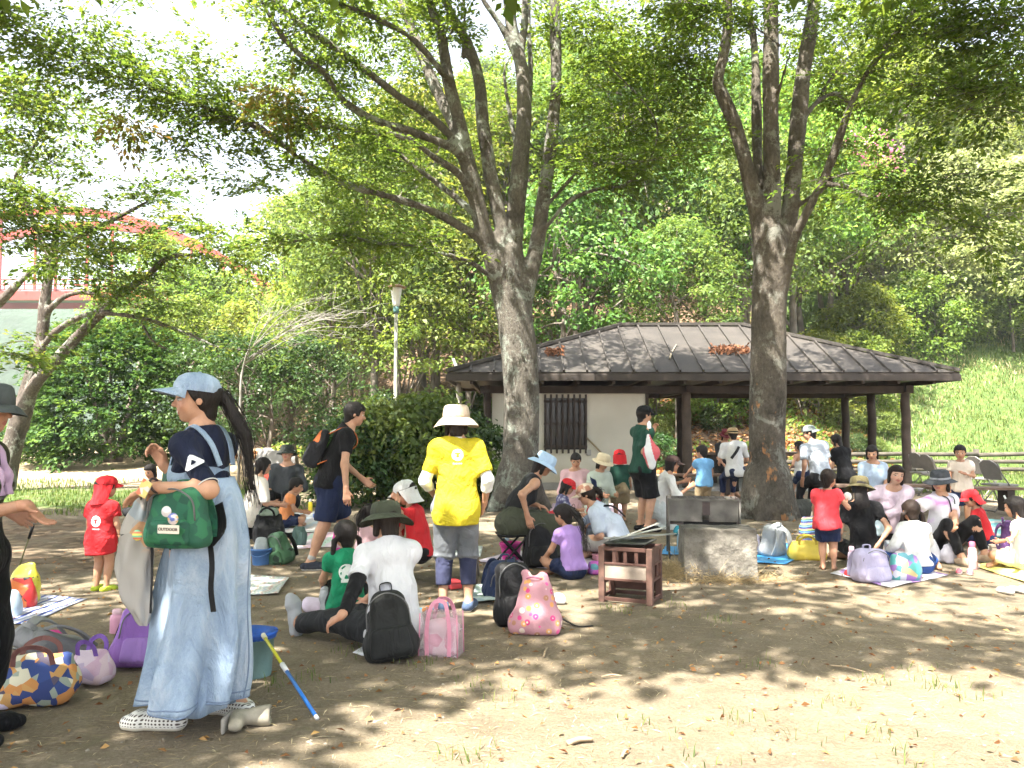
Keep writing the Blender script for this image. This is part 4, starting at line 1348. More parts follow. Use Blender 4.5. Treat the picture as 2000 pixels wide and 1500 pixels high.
# ------------------------------------------------------------------ shrubs and trees at the left and centre
def conifer_bush():
 rs = np.random.RandomState(61)
 Y = 23.5
 base = at(222,890,Y); base[2] = gz(base[0],Y)
 root = empty('conifer_bush',base,label='big rounded dark green conifer bush behind the red child',cat='bush')
 H = at(222,632,Y)[2] - base[2]; W = 145 / FPX * Y
 n = 2000
 th = rs.rand(n) * 6.28; u = rs.rand(n)
 z = H * (0.03 + .95 * u); pr = np.sqrt(np.clip(1 - (np.abs(z / H - .32) / .70) ** 2.0,0.02,1)) * W
 pr *= 1 + .13 * np.sin(3 * th + 1) + .1 * np.sin(5 * th + z * 2)
 r = pr * (.62 + .38 * rs.rand(n) ** .5)
 B = np.stack([r * np.cos(th),r * np.sin(th),z],1)
 D = unit(np.stack([np.cos(th),np.sin(th),rs.uniform(-.1,.9,n)],1) + rs.normal(0,.25,(n,3)))
 ln = rs.uniform(.35,.75,n)
 V,F,A = spray_leaves(B,D,ln,ln * .34,26,rs,0.12,droop=.45)
 mesh_np('crown',V,F,ML_H,root,smooth=False,attr=A)
 mb = MB()
 for i in range(5):
  a = i * 1.25; mb.tube(spline([(0.12 * math.cos(a),.12 * math.sin(a),-.1),(.4 * math.cos(a),.4 * math.sin(a),H * .3),(.9 * math.cos(a),.9 * math.sin(a),H * .75)],4),list(np.linspace(.12,.03,9)),7)
 mb.build('trunk',M_BARK_F,root)
conifer_bush()

for px,py,Y,s,kd,sz,lb in [(500,835,20.5,.62,K_T,.9,'dark leafy small tree beside the bleached bare tree'),(590,830,21,.6,K_T,.95,'dark leafy tree between the bare tree and the lamp'),(430,840,22.5,.62,K_T,.95,'dark leafy tree behind the woman in the denim cap'),
         (55,885,24,.75,K_S,.8,'low scrubby bush at the foot of the old leaning tree')]:
 q = at(px,py,Y)
 place_tree(kd,q[0],Y,s,px * .1,'leafy_tree' if kd is K_T else 'scrub_bush',lb,'tree' if kd is K_T else 'bush',sz=sz)
# hedge-like shrubs between the young man and the left trunk
for i,(px,Y,s,sz,lb) in enumerate([(690,14.8,.72,1.1,'lowest rounded shrub in the hedge, just behind the young man'),(750,15.2,.85,1.3,'broadleaf shrub in the hedge below the lamp post'),(835,15.4,.92,1.28,'tall broadleaf shrub in the hedge behind the white flap cap'),(905,15.6,.74,1.1,'broadleaf shrub in the hedge behind the beige hat'),(958,15.0,.5,.95,'narrow shrub in the hedge against the left trunk'),(865,14.4,.6,1.05,'low front shrub in the hedge left of the yellow shirt')]):
 q = at(px,980,Y)
 place_tree(K_S2 if i % 3 else K_S,q[0],Y,s,i * 1.1,'broadleaf_shrub',lb,'shrub','hedge shrubs by the left trunk',sz=sz)
# small trees standing over the hedge and a pale dead stem
for i,(px,py,Y,s,kd) in enumerate([(640,800,29,.85,K_C),(700,800,32,.9,K_A),(820,800,27,.8,K_C),(360,800,33,.72,K_C),(300,790,36,.75,K_D),(420,790,38,.8,K_A),(480,790,34,.7,K_C),(560,790,36,.85,K_D)]):
 q = at(px,py,Y)
 place_tree(kd,q[0],Y,s,i * .9,'woodland_edge_tree',['light green tree behind the dark leafy trees','taller green tree left of the lamp post','light green tree right of the lamp post','light green tree above the conifer bush','spreading green tree behind the conifer bush','green tree behind the denim cap, far back','small light green tree above the dark leafy trees','tall light green tree above the bleached twigs'][i],group='trees at the wood edge left of the shelter')
_mb = MB(); _b = at(895,800,19.5); _b[2] = gz(_b[0],19.5)
_r = empty('dead_stem',_b,label='bare pale dead stem behind the beige hat',cat='tree')
_mb.tube(spline([(0,0,-.1),(.02,0,.9),at(895,740,19.5) - _b,at(885,700,19.5) - _b],4),list(np.linspace(.10,.03,13)),8); _mb.tube([at(893,750,19.5) - _b,at(878,735,19.5) - _b],[.03,.015],6)
_mb.build('trunk',M_BARK_W,_r)

# ------------------------------------------------------------------ grass, litter, straw and small weeds
def blades(name,label,P,hgt,mat,rs,lean=.35,wid=.008,kind='stuff'):
 n = len(P)
 a = rs.rand(n) * 6.28
 d = np.stack([np.cos(a),np.sin(a),0 * a],1); s = np.stack([-np.sin(a),np.cos(a),0 * a],1)
 h = hgt * rs.uniform(.5,1.3,n)[:,None]; l = (lean * rs.rand(n))[:,None]
 up = np.array([0,0,1.0])
 m = P + up * h * .55 + d * h * l * .35; t = P + up * h * (1 - l * .3) + d * h * l
 w = wid * rs.uniform(.6,1.4,n)[:,None]
 V = np.stack([P - s * w,P + s * w,m + s * w * .8,m - s * w * .8,t],1).reshape(-1,3)
 b = np.arange(n)[:,None] * 5
 F = [list(x) for x in (b + [0,1,2,3])] + [list(x) for x in (b + [3,2,4])]
 o = mesh_np(name,V,F,mat,None,smooth=False,attr=np.repeat(rs.rand(n),5))
 tag(o,label,'grass',kind=kind)
M_GR = leaf_material('grass_blades',(0.05,0.088,0.02),(0.10,0.155,0.034),(0.21,0.23,0.08),0.35,0.6)
M_STRAW = leaf_material('dry_straw',(0.22,0.16,0.08),(0.42,0.33,0.18),(0.62,0.53,0.34),0.15,0.8)
M_DRYLEAF = leaf_material('fallen_leaf',(0.16,0.07,0.03),(0.30,0.15,0.06),(0.45,0.28,0.10),0.2,0.8)
def scatter():
 rs = np.random.RandomState(88)
 def on(x,y,dz=0): return np.stack([x,y,ground_z(x,y) + dz],1)
 # grassy bank at the right
 n = 27000
 y = rs.uniform(24.2,40,n); x = 9.0 + rs.rand(n) * 16 + (y - 26) * .12
 P = on(x,y); P[:,2] += np.where(y > 25,0.35 * vnoise(np.stack([x,y,0 * x],1),0.7),0)
 blades('bank_grass','long sunlit grass on the bank right of the shelter',P,.17,M_GR,rs,.9,.014)
 n = 5000; y = rs.uniform(24.4,38,n); x = 9.6 + rs.rand(n) * 14 + (y - 26) * .12; P = on(x,y); P[:,2] += np.where(y > 25,0.35 * vnoise(np.stack([x,y,0 * x],1),0.7),0)
 P = P[vnoise(P,.5) > .03]
 blades('dry_grass','dry yellow grass patches on the bank',P,.2,M_STRAW,rs,.9,.012)
 n = 9000
 x = rs.uniform(8.6,16,n); y = rs.uniform(15.5,24.4,n)
 blades('lawn_grass','short grass around the folding chairs by the fence',on(x,y),.09,M_GR,rs,.6,.010)
 n = 9000
 x = rs.uniform(-14,-3.4,n); y = rs.uniform(12.6,19.5,n)
 k = vnoise(np.stack([x,y,0 * x],1),.5) > -.12
 blades('left_grass','patch of short grass behind the child in red',on(x,y)[k],.10,M_GR,rs,.6,.009)
 # small tufts in the trodden earth
 cs = [gp(1015,1345),gp(980,1370),gp(540,1340),gp(1440,1405),gp(1700,1330),gp(1790,1315),gp(1830,1340),gp(1770,1490),gp(1180,1190),gp(1400,1210),gp(1330,1185),gp(830,1300),gp(700,1275),gp(1210,1195),gp(930,1340),gp(1490,1300),gp(1640,1370),gp(1900,1360),gp(1560,1450),gp(1360,1480),gp(610,1330),gp(905,1480),gp(1250,1420),gp(1720,1440)]
 Pt = []
 for c in cs:
  n = rs.randint(10,40); q = c + np.concatenate([rs.normal(0,.07,(n,2)),np.zeros((n,1))],1); Pt.append(q)
 Pt = np.concatenate(Pt); Pt[:,2] = ground_z(Pt[:,0],Pt[:,1])
 blades('grass_tufts','thin green grass tufts in the bare earth',Pt,.055,M_GR,rs,1.1,.0022)
 # straw lying on the ground
 n = 18000
 x = rs.uniform(-4,4.5,n); y = 2.6 + 8.0 * rs.rand(n) ** 1.4
 k = (vnoise(np.stack([x,y,0 * x],1),.8) + .25 * rs.normal(0,1,n) > .02)
 x,y = x[k],y[k]; n = len(x)
 a = rs.rand(n) * 6.28; l = rs.uniform(.02,.11,n) * rs.uniform(.5,1.3,n)
 d = np.stack([np.cos(a),np.sin(a),rs.uniform(-.02,.12,n)],1)
 V,F,A = leaf_quads(on(x,y,.006),unit(d),np.tile([0,0,1.0],(n,1)) + rs.normal(0,.2,(n,3)),l,rs.uniform(.0018,.005,n),rs.rand(n),0)
 tag(mesh_np('straw',V,F,M_STRAW,None,smooth=False,attr=A),'dry straw scattered over the trodden earth','straw',kind='stuff')
 # straw heap at the foot of the concrete block
 c = gp(1335,1125)
 n = 2600
 P = c + rs.normal(0,1,(n,3)) * [.22,.14,.0]; P2 = gp(1430,1135) + rs.normal(0,1,(1200,3)) * [.3,.06,0]
 P = np.concatenate([P,P2]); n = len(P)
 P[:,2] = np.abs(rs.normal(0,.05,n)) * np.exp(-((P[:,0] - c[0]) / .3) ** 2) + .01
 d = unit(rs.normal(0,1,(n,3)) * [1,1,.5])
 V,F,A = leaf_quads(P,d,unit(rs.normal(0,1,(n,3))),rs.uniform(.06,.2,n),.004,rs.rand(n) * .6,0)
 tag(mesh_np('straw_heap',V,F,M_STRAW,None,smooth=False,attr=A),'heap of dry straw at the foot of the concrete block','straw',kind='stuff')
 # fallen leaves
 n = 2600
 x = rs.uniform(-5,5.5,n); y = 2.6 + 11 * rs.rand(n) ** 1.3
 a = rs.rand(n) * 6.28
 d = unit(np.stack([np.cos(a),np.sin(a),rs.uniform(-.1,.5,n)],1))
 V,F,A = leaf_quads(on(x,y,.008),d,unit(np.array([0,0,1.0]) + rs.normal(0,.45,(n,3))),rs.uniform(.02,.05,n),rs.uniform(.012,.028,n),rs.rand(n),.3)
 tag(mesh_np('fallen_leaves',V,F,M_DRYLEAF,None,smooth=False,attr=A),'small brown fallen leaves scattered over the clearing','leaves',kind='stuff')
 n = 2200
 x = rs.uniform(-4,5,n); y = 2.6 + 9 * rs.rand(n) ** 1.5; P = on(x,y,.0)
 r_ = rs.uniform(.003,.011,n)[:,None,None] * np.array([[[1,0,0],[0,1,0],[-1,0,0],[0,-1,0],[0,0,.7]]]) * rs.uniform(.6,1.3,(n,5,1))
 V = (P[:,None,:] + r_).reshape(-1,3); b = np.arange(n)[:,None] * 5
 F = np.concatenate([b + [0,1,4],b + [1,2,4],b + [2,3,4],b + [3,0,4]])
 tag(mesh_np('pebbles',V,F,plain('pebble_stone',(.24,.21,.17),.9,.5,3.0,bmp=0),None,smooth=False),'small pebbles and clods on the trodden earth','pebbles',kind='stuff')
 # litter and undergrowth on the slope behind the shelter
 n = 14000
 y = rs.uniform(24.0,33,n); x = rs.uniform(-9,12,n)
 a = rs.rand(n) * 6.28
 P = on(x,y,.03); P[:,2] += np.where(y > 25,0.35 * vnoise(np.stack([x,y,0 * x],1),0.7),0)
 d = unit(np.stack([np.cos(a),np.sin(a),rs.uniform(-.2,.6,n)],1))
 V,F,A = leaf_quads(P,d,unit(np.array([0,0,1.0]) + rs.normal(0,.6,(n,3))),rs.uniform(.10,.22,n),rs.uniform(.06,.12,n),rs.rand(n),.3)
 k = rs.rand(n) < .35
 tag(mesh_np('leaf_litter',V,F,M_DRYLEAF,None,smooth=False,attr=A),'brown leaf litter covering the wooded slope','leaves',kind='stuff')
 n = 9000
 y = rs.uniform(24.0,34,n); x = rs.uniform(-9,12,n)
 P = on(x,y); P[:,2] += np.where(y > 25,0.35 * vnoise(np.stack([x,y,0 * x],1),0.7),0)
 k = vnoise(P,.6) > 0.02
 d = unit(rs.normal(0,1,(k.sum(),3)) + [0,0,.6])
 V,F,A = leaf_quads(P[k] + [0,0,.08],d,unit(np.array([0,-.4,1.0]) + rs.normal(0,.4,(k.sum(),3))),rs.uniform(.12,.28,k.sum()),rs.uniform(.08,.16,k.sum()),rs.rand(k.sum()),.2)
 tag(mesh_np('undergrowth',V,F,ML_B,None,smooth=False,attr=A),'green undergrowth on the slope behind the shelter','plants',kind='stuff')
scatter()
# ================================================================== PEOPLE
def skin_material():
 m,nt,b = newmat('skin')
 a = N(nt,'Attribute'); a.attribute_name = 'vc'
 tc = N(nt,'TexCoord'); nz = N(nt,'TexNoise',Scale=18.0,Detail=4.0); L(nt,tc.outputs['Object'],nz.inputs['Vector'])
 r_ = ramp(nt,nz.outputs[0],[(0.3,(0.88,0.84,0.82)),(0.7,(1.06,1.03,1.0))])
 L(nt,mixc(nt,1.0,a.outputs['Color'],r_.outputs[0],'MULTIPLY'),b.inputs['Base Color'])
 b.inputs['Roughness'].default_value = 0.5
 b.inputs['Specular IOR Level'].default_value = 0.35
 b.inputs['Subsurface Weight'].default_value = 0.0
 return m
M_SKIN = skin_material()

def hair_material(c):
 m,nt,b = newmat('hair')
 tc = N(nt,'TexCoord'); mp = N(nt,'Mapping'); mp.inputs['Scale'].default_value = (60,60,6)
 L(nt,tc.outputs['Object'],mp.inputs[0])
 nz = N(nt,'TexNoise',Scale=2.5,Detail=4.0); L(nt,mp.outputs[0],nz.inputs['Vector'])
 r_ = ramp(nt,nz.outputs[0],[(0.3,[x * .5 for x in c]),(0.7,[x * 1.6 for x in c])])
 L(nt,r_.outputs[0],b.inputs['Base Color'])
 b.inputs['Roughness'].default_value = 0.6; b.inputs['Specular IOR Level'].default_value = 0.25
 bump(nt,b,nz.outputs[0],0.8,0.008)
 return m
M_HAIR = hair_material((0.012,0.009,0.008))
M_HAIR_BR = hair_material((0.017,0.010,0.007))

def rot(ax,deg):
 return np.array(Matrix.Rotation(R(deg),3,ax))
def nrm(v):
 v = np.asarray(v,float); return v / (np.linalg.norm(v) + 1e-9)

def ik(root,tgt,l1,l2,hint):
 root,tgt = np.asarray(root,float),np.asarray(tgt,float)
 d = tgt - root; D = np.linalg.norm(d)
 if D > (l1 + l2) * .995: tgt = root + d / D * (l1 + l2) * .995; d = tgt - root; D = np.linalg.norm(d)
 D = max(D,abs(l1 - l2) + 1e-3)
 u = d / (np.linalg.norm(d) + 1e-9)
 a = (l1 * l1 - l2 * l2 + D * D) / (2 * D)
 h = math.sqrt(max(l1 * l1 - a * a,0))
 hint = np.asarray(hint,float); hv = hint - u * (hint @ u); hv = nrm(hv)
 return root + u * a + hv * h,tgt

def hand_prims(F,w,d,n,side,Lh,curl=25,k=None):
 d = nrm(d); n = nrm(np.asarray(n,float) - d * (np.asarray(n,float) @ d)); l = side * np.cross(d,n)
 k = k or .05 * Lh
 for o,e in ((.13,.17),(.04,.06),(-.05,-.05),(-.12,-.145)):
  F.cone(w + l * o * Lh * .55 + d * .02 * Lh,w + d * .47 * Lh + l * e * Lh,.082 * Lh,.072 * Lh,k=.07 * Lh,ax=n,sq=.95)
 for o,ln,r_,c in ((.17,.40,.047,.8),(.06,.46,.049,1.0),(-.05,.43,.047,1.1),(-.145,.33,.041,1.2)):
  p = w + d * .48 * Lh + l * o * Lh
  fan = l * o * .35
  a1,a2,a3 = R(curl * c * .6),R(curl * c * 1.5),R(curl * c * 2.1)
  for a,f,r0,r1 in ((a1,.44,1.0,.95),(a2,.32,.95,.88),(a3,.24,.88,.72)):
   q = p + nrm(d * math.cos(a) + n * math.sin(a) + fan) * ln * f * Lh
   F.cone(p,q,r_ * r0 * Lh,r_ * r1 * Lh,k=.012 * Lh)
   p = q
 p = w + d * .12 * Lh + l * .13 * Lh
 q = p + nrm(l * .75 + d * .75 + n * .35) * .24 * Lh
 F.cone(p,q,.075 * Lh,.058 * Lh,k=.05 * Lh)
 q2 = q + nrm(l * .28 + d * .9 + n * (.35 + curl / 90)) * .2 * Lh
 F.cone(q,q2,.055 * Lh,.042 * Lh,k=.015 * Lh)

SKIN_A = (0.50,0.285,0.185)
SKIN_C = (0.46,0.255,0.16)

def lathe_np(prof,n,squash,wob=None):
 V = []
 for j,(r,z) in enumerate(prof):
  for k in range(n):
   a = 2 * PI * k / n
   dz = wob(a,r,z) if wob else 0
   V.append((r * math.cos(a),r * math.sin(a) * squash,z + dz))
 F = []
 for i in range(len(prof) - 1):
  for k in range(n):
   k2 = (k + 1) % n
   F.append([i * n + k,i * n + k2,(i + 1) * n + k2,(i + 1) * n + k])
 return np.array(V),F

class Person:
 def __init__(s,label,x,y,yaw,H,child=0.0,group=None,female=True,z=0.0,h=None,skin=None,plump=1.0):
  s.H,s.child,s.female = H,child,female
  s.root = empty('person',(x,y,z),R(yaw),label,'person',group)
  s.h = h or float(np.clip(math.hypot(x,y) * 0.00185,.0085,.022))
  s.hh = H * (.137 + .055 * child)
  s.hipz = H * (.505 - .045 * child)
  s.shz = H - s.hh - H * (.05 - .012 * child)
  s.tl = s.shz - s.hipz
  s.ank = .046 * H
  s.thigh = (s.hipz - s.ank) * .515; s.shin = (s.hipz - s.ank) * .485
  s.ua = H * (.172 - .012 * child); s.fa = H * (.148 - .012 * child)
  s.sw = H * ((.096 if female else .107) + .002 * child)
  s.hw = H * .052
  s.fat = plump * .94 * (1 + .13 * child)
  s.skin = np.array(skin or (SKIN_C if child > .5 else SKIN_A))
  s.Lh = H * (.106 - .004 * child)
  s.seed = int(abs(x * 131 + y * 977 + H * 31)) % 9973
 # -------- pose
 def pose(s,pz=None,lean=0,curl=0,side=0,twist=0,head=(0,0,0),lf=None,rf=None,lk=(0,1,.1),rk=(0,1,.1),lh=None,rh=None,le=None,re=None,ld=None,rd=None,ln=None,rn=None,curls=(25,25),footdir=None,px=0.0,py=0.0,shrug=0.0):
  H = s.H
  s.p0 = np.array([px,py,s.hipz * .985 if pz is None else pz])
  T0 = rot('Z',twist * .3) @ rot('Y',side * .6) @ rot('X',-lean * .6)
  T1 = rot('Z',twist) @ rot('Y',side) @ rot('X',-(lean + curl))
  s.T0,s.T1 = T0,T1
  s.u0,s.u1 = T0[:,2],T1[:,2]
  s.r1,s.f1 = T1[:,0],T1[:,1]
  s.r0,s.f0 = T0[:,0],T0[:,1]
  s.waist = s.p0 + s.u0 * s.tl * .45
  s.chest = s.waist + s.u1 * s.tl * .55
  s.S = {-1: s.chest - s.r1 * s.sw + s.u1 * (shrug - .014 * H),1: s.chest + s.r1 * s.sw + s.u1 * (shrug - .014 * H)}
  s.Hp = {-1: s.p0 - s.r0 * s.hw,1: s.p0 + s.r0 * s.hw}
  Rh = rot('Z',head[0]) @ rot('X',-head[1]) @ rot('Y',head[2])
  s.Rh = Rh
  nd = nrm(s.u1 * .6 + np.array([0,0,.4]) + Rh[:,1] * .25)
  s.nb = s.chest + s.u1 * .012 * H
  s.nt = s.nb + nd * H * .052
  s.hc = s.nt + Rh @ np.array([0,.05,.40]) * s.hh
  s.E,s.W,s.K,s.A,s.FD,s.HD,s.HN = {},{},{},{},{},{},{}
  rest = {-1: np.array([-s.sw - .06 * H,.02 * H,s.p0[2] - .02 * H]),1: np.array([s.sw + .06 * H,.02 * H,s.p0[2] - .02 * H])}
  for sd,tg,hint,dd,nn in ((-1,lh,le,ld,ln),(1,rh,re,rd,rn)):
   tg = rest[sd] if tg is None else np.asarray(tg,float)
   hint = (np.array([sd * .5,-1,-.3]) if hint is None else hint)
   s.E[sd],s.W[sd] = ik(s.S[sd],tg,s.ua,s.fa,hint)
   s.HD[sd] = nrm(s.W[sd] - s.E[sd]) if dd is None else nrm(dd)
   s.HN[sd] = np.array([-sd,.25,0.05]) if nn is None else np.asarray(nn,float)
  fr = {-1: np.array([-.055 * H,0,s.ank]),1: np.array([.055 * H,0,s.ank])}
  for sd,tg,hint in ((-1,lf,lk),(1,rf,rk)):
   tg = fr[sd] + [px,py,0] if tg is None else np.asarray(tg,float)
   s.K[sd],s.A[sd] = ik(s.Hp[sd],tg,s.thigh,s.shin,hint)
   s.FD[sd] = (nrm([sd * .18,1,0]),np.array([0,0,1.0])) if footdir is None or footdir[(sd + 1) // 2] is None else (nrm(footdir[(sd + 1) // 2][0]),nrm(footdir[(sd + 1) // 2][1]))
  s.ccurl = curls
  return s
 # ready-made poses (arms given separately)
 def stand(s,stance=.06,step=0.0,**k):
  H = s.H
  return s.pose(pz=s.hipz * .985,lf=(-stance * H,step,s.ank),rf=(stance * H,-step,s.ank),**k)
 def sit_cross(s,pz=None,**k):
  H = s.H
  return s.pose(pz=pz or .082 * H,lf=(.07 * H,.17 * H,.05 * H),rf=(-.07 * H,.20 * H,.05 * H),lk=(-1,.55,.35),rk=(1,.55,.35),footdir=(((1,.2,0),(0,-.5,.8)),((-1,.2,0),(0,-.5,.8))),**k)
 def sit_knees(s,dx=.07,far=.27,**k):
  H = s.H
  return s.pose(pz=.082 * H,lf=(-dx * H,far * H,s.ank),rf=(dx * H,far * H,s.ank),lk=(-.25,.3,1),rk=(.25,.3,1),**k)
 def seiza(s,**k):
  H = s.H
  return s.pose(pz=.15 * H,lf=(-.05 * H,-.10 * H,.05 * H),rf=(.05 * H,-.10 * H,.05 * H),lk=(-.15,1,.15),rk=(.15,1,.15),footdir=(((0,-1,-.15),(0,0,-1)),((0,-1,-.15),(0,0,-1))),**k)
 def squat(s,dx=.09,far=.07,pz=None,**k):
  H = s.H
  return s.pose(pz=pz or .17 * H,lf=(-dx * H,far * H,s.ank),rf=(dx * H,far * H,s.ank),lk=(-.35,1,.55),rk=(.35,1,.55),**k)
 def sit_seat(s,seat=.42,far=.26,dx=.06,**k):
  H = s.H
  return s.pose(pz=seat + .07 * H,lf=(-dx * H,far * H,s.ank),rf=(dx * H,far * H,s.ank),lk=(-.1,.6,1),rk=(.1,.6,1),**k)
 # -------- primitive lists
 def torso(s,t=0.0,low=True):
  H,f = s.H,s.fat
  P = [(s.nb + s.u1 * .012 * H - s.r1 * .02 * H,s.S[-1] + s.u1 * .004 * H,.018 * H + t * .5,.014 * H + t * .5,.03 * H,None,1),(s.nb + s.u1 * .012 * H + s.r1 * .02 * H,s.S[1] + s.u1 * .004 * H,.018 * H + t * .5,.014 * H + t * .5,.03 * H,None,1),(s.waist - s.u0 * .02 * H,s.chest - s.u1 * .055 * H,(.064 if s.female else .072) * H * f + t,(.077 if s.female else .086) * H * f + t,.04 * H,s.f1,.70 + .12 * s.child),
    (s.p0 + s.u0 * .02 * H,s.waist,.082 * H * f + t,.070 * H * f + t,.04 * H,s.f0,.76 + .12 * s.child),
    (s.S[-1] - s.u1 * .012 * H,s.S[1] - s.u1 * .012 * H,.029 * H * f + t,.029 * H * f + t,.04 * H,None,1)]
  if s.female and s.child < .5:
   for sd in (-1,1): P.append((s.chest - s.u1 * .085 * H + s.r1 * sd * .045 * H + s.f1 * .030 * H,s.chest - s.u1 * .10 * H + s.r1 * sd * .045 * H + s.f1 * .042 * H,.036 * H + t,.034 * H + t,.03 * H,None,1))
  if low:
   P.append((s.Hp[-1] * .75 + s.p0 * .25,s.Hp[1] * .75 + s.p0 * .25,.073 * H * f + t,.073 * H * f + t,.04 * H,s.f0,.95))
   for sd in (-1,1): P.append((s.p0 + s.r0 * sd * .04 * H - s.f0 * .032 * H - s.u0 * .01 * H,s.p0 + s.r0 * sd * .04 * H - s.f0 * .034 * H - s.u0 * .02 * H,.055 * H * f + t,.055 * H * f + t,.03 * H,None,1))
  return P
 def arm(s,sd,t=0.0):
  H,f = s.H,s.fat
  return [(s.S[sd],s.E[sd],.030 * H * f + t,.0245 * H * f + t),(s.E[sd],s.W[sd],.0245 * H * f + t,.0165 * H * f + t)]
 def leg(s,sd,t=0.0):
  H,f = s.H,s.fat
  return [(s.Hp[sd],s.K[sd],.058 * H * f + t,.036 * H * f + t),(s.K[sd],s.A[sd],.036 * H * f + t,.0225 * H * f + t)]
 def foot(s,F,sd,t=0.0):
  H = s.H; d,u = s.FD[sd]
  a = s.A[sd]
  sole = a - u * s.ank
  heel = sole - d * .030 * H + u * (.024 * H); ball = sole + d * .078 * H + u * (.020 * H); toe = sole + d * .108 * H + u * (.016 * H)
  w = np.cross(d,u)
  F.cone(heel,ball,.023 * H + t,.022 * H + t,k=.015 * H)
  F.cone(ball - w * .012 * H,toe - w * .010 * H,.019 * H + t,.014 * H + t,k=.012 * H)
  F.cone(ball + w * .012 * H,toe + w * .008 * H - d * .012 * H,.018 * H + t,.013 * H + t,k=.012 * H)
  F.cone(a,sole + u * .03 * H + d * .02 * H,.021 * H + t,.022 * H + t,k=.015 * H)
 # -------- body
 def body(s,face=True,beard=None,lips=(0.42,0.15,0.12),smile=False,tights=None):
  H = s.H
  J = [s.p0,s.chest,s.nt,s.hc] + [q[d] for q in (s.S,s.E,s.W,s.K,s.A) for d in (-1,1)]
  J = np.array(J); lo,hi = J.min(0) - .17 * H * .7,J.max(0) + .17 * H * .7
  F = Field(lo,hi,s.h * 1.25)
  for a,b,ra,rb,k,ax,sq in s.torso(): F.cone(a,b,ra,rb,k=k,ax=ax,sq=sq)
  for sd in (-1,1):
   for a,b,ra,rb in s.arm(sd): F.cone(a,b,ra,rb,k=.018 * H)
   (a,b,ra,rb),(c,d,rc,rd) = s.leg(sd)
   F.cone(a,b,ra,rb,k=.022 * H)
   F.cone(c,d,rc,rd,k=.018 * H)
   fw = nrm(s.K[sd] - (s.Hp[sd] + s.A[sd]) / 2 + 1e-6)
   F.cone(c * .8 + d * .2 - fw * .008 * H,c * .5 + d * .5 - fw * .006 * H,.034 * H * s.fat,.028 * H * s.fat,k=.02 * H)
   s.foot(F,sd)
  F.cone(s.nb - s.u1 * .02 * H,s.nt + s.Rh[:,2] * .12 * s.hh,.036 * H,.031 * H,k=.03 * H)
  V,Q = F.mesh(); V = relax(V,Q)
  C = np.tile(s.skin,(len(V),1))
  meshes = [(V,Q,C)]
  # head
  meshes.append(s._head(face,lips,smile))
  # hands
  for sd in (-1,1):
   c = s.W[sd] + s.HD[sd] * .5 * s.Lh
   G = Field(c - .85 * s.Lh,c + .85 * s.Lh,max(.0036,s.h * .5))
   G.cone(s.E[sd] * .12 + s.W[sd] * .88,s.W[sd] + s.HD[sd] * .06 * s.Lh,.0185 * H * s.fat,.0165 * H * s.fat)
   hand_prims(G,s.W[sd],s.HD[sd],s.HN[sd],sd,s.Lh,s.ccurl[(sd + 1) // 2])
   V2,Q2 = G.mesh(); V2 = relax(V2,Q2,.35)
   C2 = np.tile(s.skin * np.array([1.04,.97,.95]),(len(V2),1))
   meshes.append((V2,Q2,C2))
  VV,QQ,CC,o = [],[],[],0
  for V,Q,C in meshes:
   VV.append(V); QQ.append(Q + o); CC.append(C); o += len(V)
  s.bodyobj = mesh_np('body',np.concatenate(VV),np.concatenate(QQ),M_SKIN,s.root,col=np.concatenate(CC))
  return s
 def _head(s,face,lips,smile):
  hh = s.hh; M = s.Rh; c = s.hc
  G = Field(c - .62 * hh,c + .62 * hh,max(.0036,s.h * .52))
  W = lambda p: c + M @ (np.asarray(p,float) * hh)
  E = lambda p,r,k=.05: G.ell(W(p),np.asarray(r) * hh,M,k=k * hh)
  ch = s.child
  E((0,-.04,.10),(.345,.425,.39 + .01 * ch))
  E((0,.10,-.15),(.275 + .02 * ch,.29,.33 - .02 * ch),.08)
  E((0,.235,-.37 + .03 * ch),(.10,.10,.09),.08)
  for sd in (-1,1):
   E((sd * .16,.24,-.14),(.115,.11,.11),.06)
   E((sd * .352,-.03,-.04),(.035,.075,.11),.02)
  E((0,.325,.075),(.20,.06,.045),.06)
  G.cone(W((0,.36,.03)),W((0,.445 - .03 * ch,-.105)),.030 * hh,.052 * hh,k=.035 * hh)
  for sd in (-1,1): G.cone(W((sd * .045,.40 - .03 * ch,-.125)),W((sd * .045,.395 - .03 * ch,-.125)),.032 * hh,.032 * hh,k=.02 * hh)
  E((0,.345,-.225),(.10,.045,.028),.03)
  E((0,.335,-.275),(.085,.045,.030),.03)
  for sd in (-1,1): E((sd * .145,.325,-.005),(.075,.045,.045),.025)
  G.cone(s.nt,W((0,-.02,-.12)),.031 * s.H,.034 * s.H,k=.04 * hh)
  V,Q = G.mesh(); V = relax(V,Q,.35)
  C = np.tile(s.skin * 1.03,(len(V),1))
  if face:
   q = ((V - c) @ M) / hh
   x,y,z = q[:,0],q[:,1],q[:,2]
   fr = y > .18
   ax = np.abs(x)
   cheek = np.exp(-((ax - .2) ** 2 + (z + .13) ** 2) / .012) * fr
   C = C * (1 - cheek[:,None] * np.array([0,.12,.12]))
   lm = fr & ((x / .105) ** 2 + ((z + .25) / (.05 if not smile else .06)) ** 2 < 1)
   C[lm] = lips
   if smile: C[fr & ((x / .085) ** 2 + ((z + .245) / .025) ** 2 < 1)] = (.75,.72,.66)
   e = fr & (((ax - .148) / .078) ** 2 + ((z - .0) / .034) ** 2 < 1); C[e] = (.55,.52,.48)
   e = fr & (((ax - .148) / .042) ** 2 + ((z - .002) / .038) ** 2 < 1); C[e] = (.02,.014,.010)
   e = fr & (((ax - .148) / .088) ** 2 + ((z - .030) / .012) ** 2 < 1); C[e] = (.03,.02,.015)
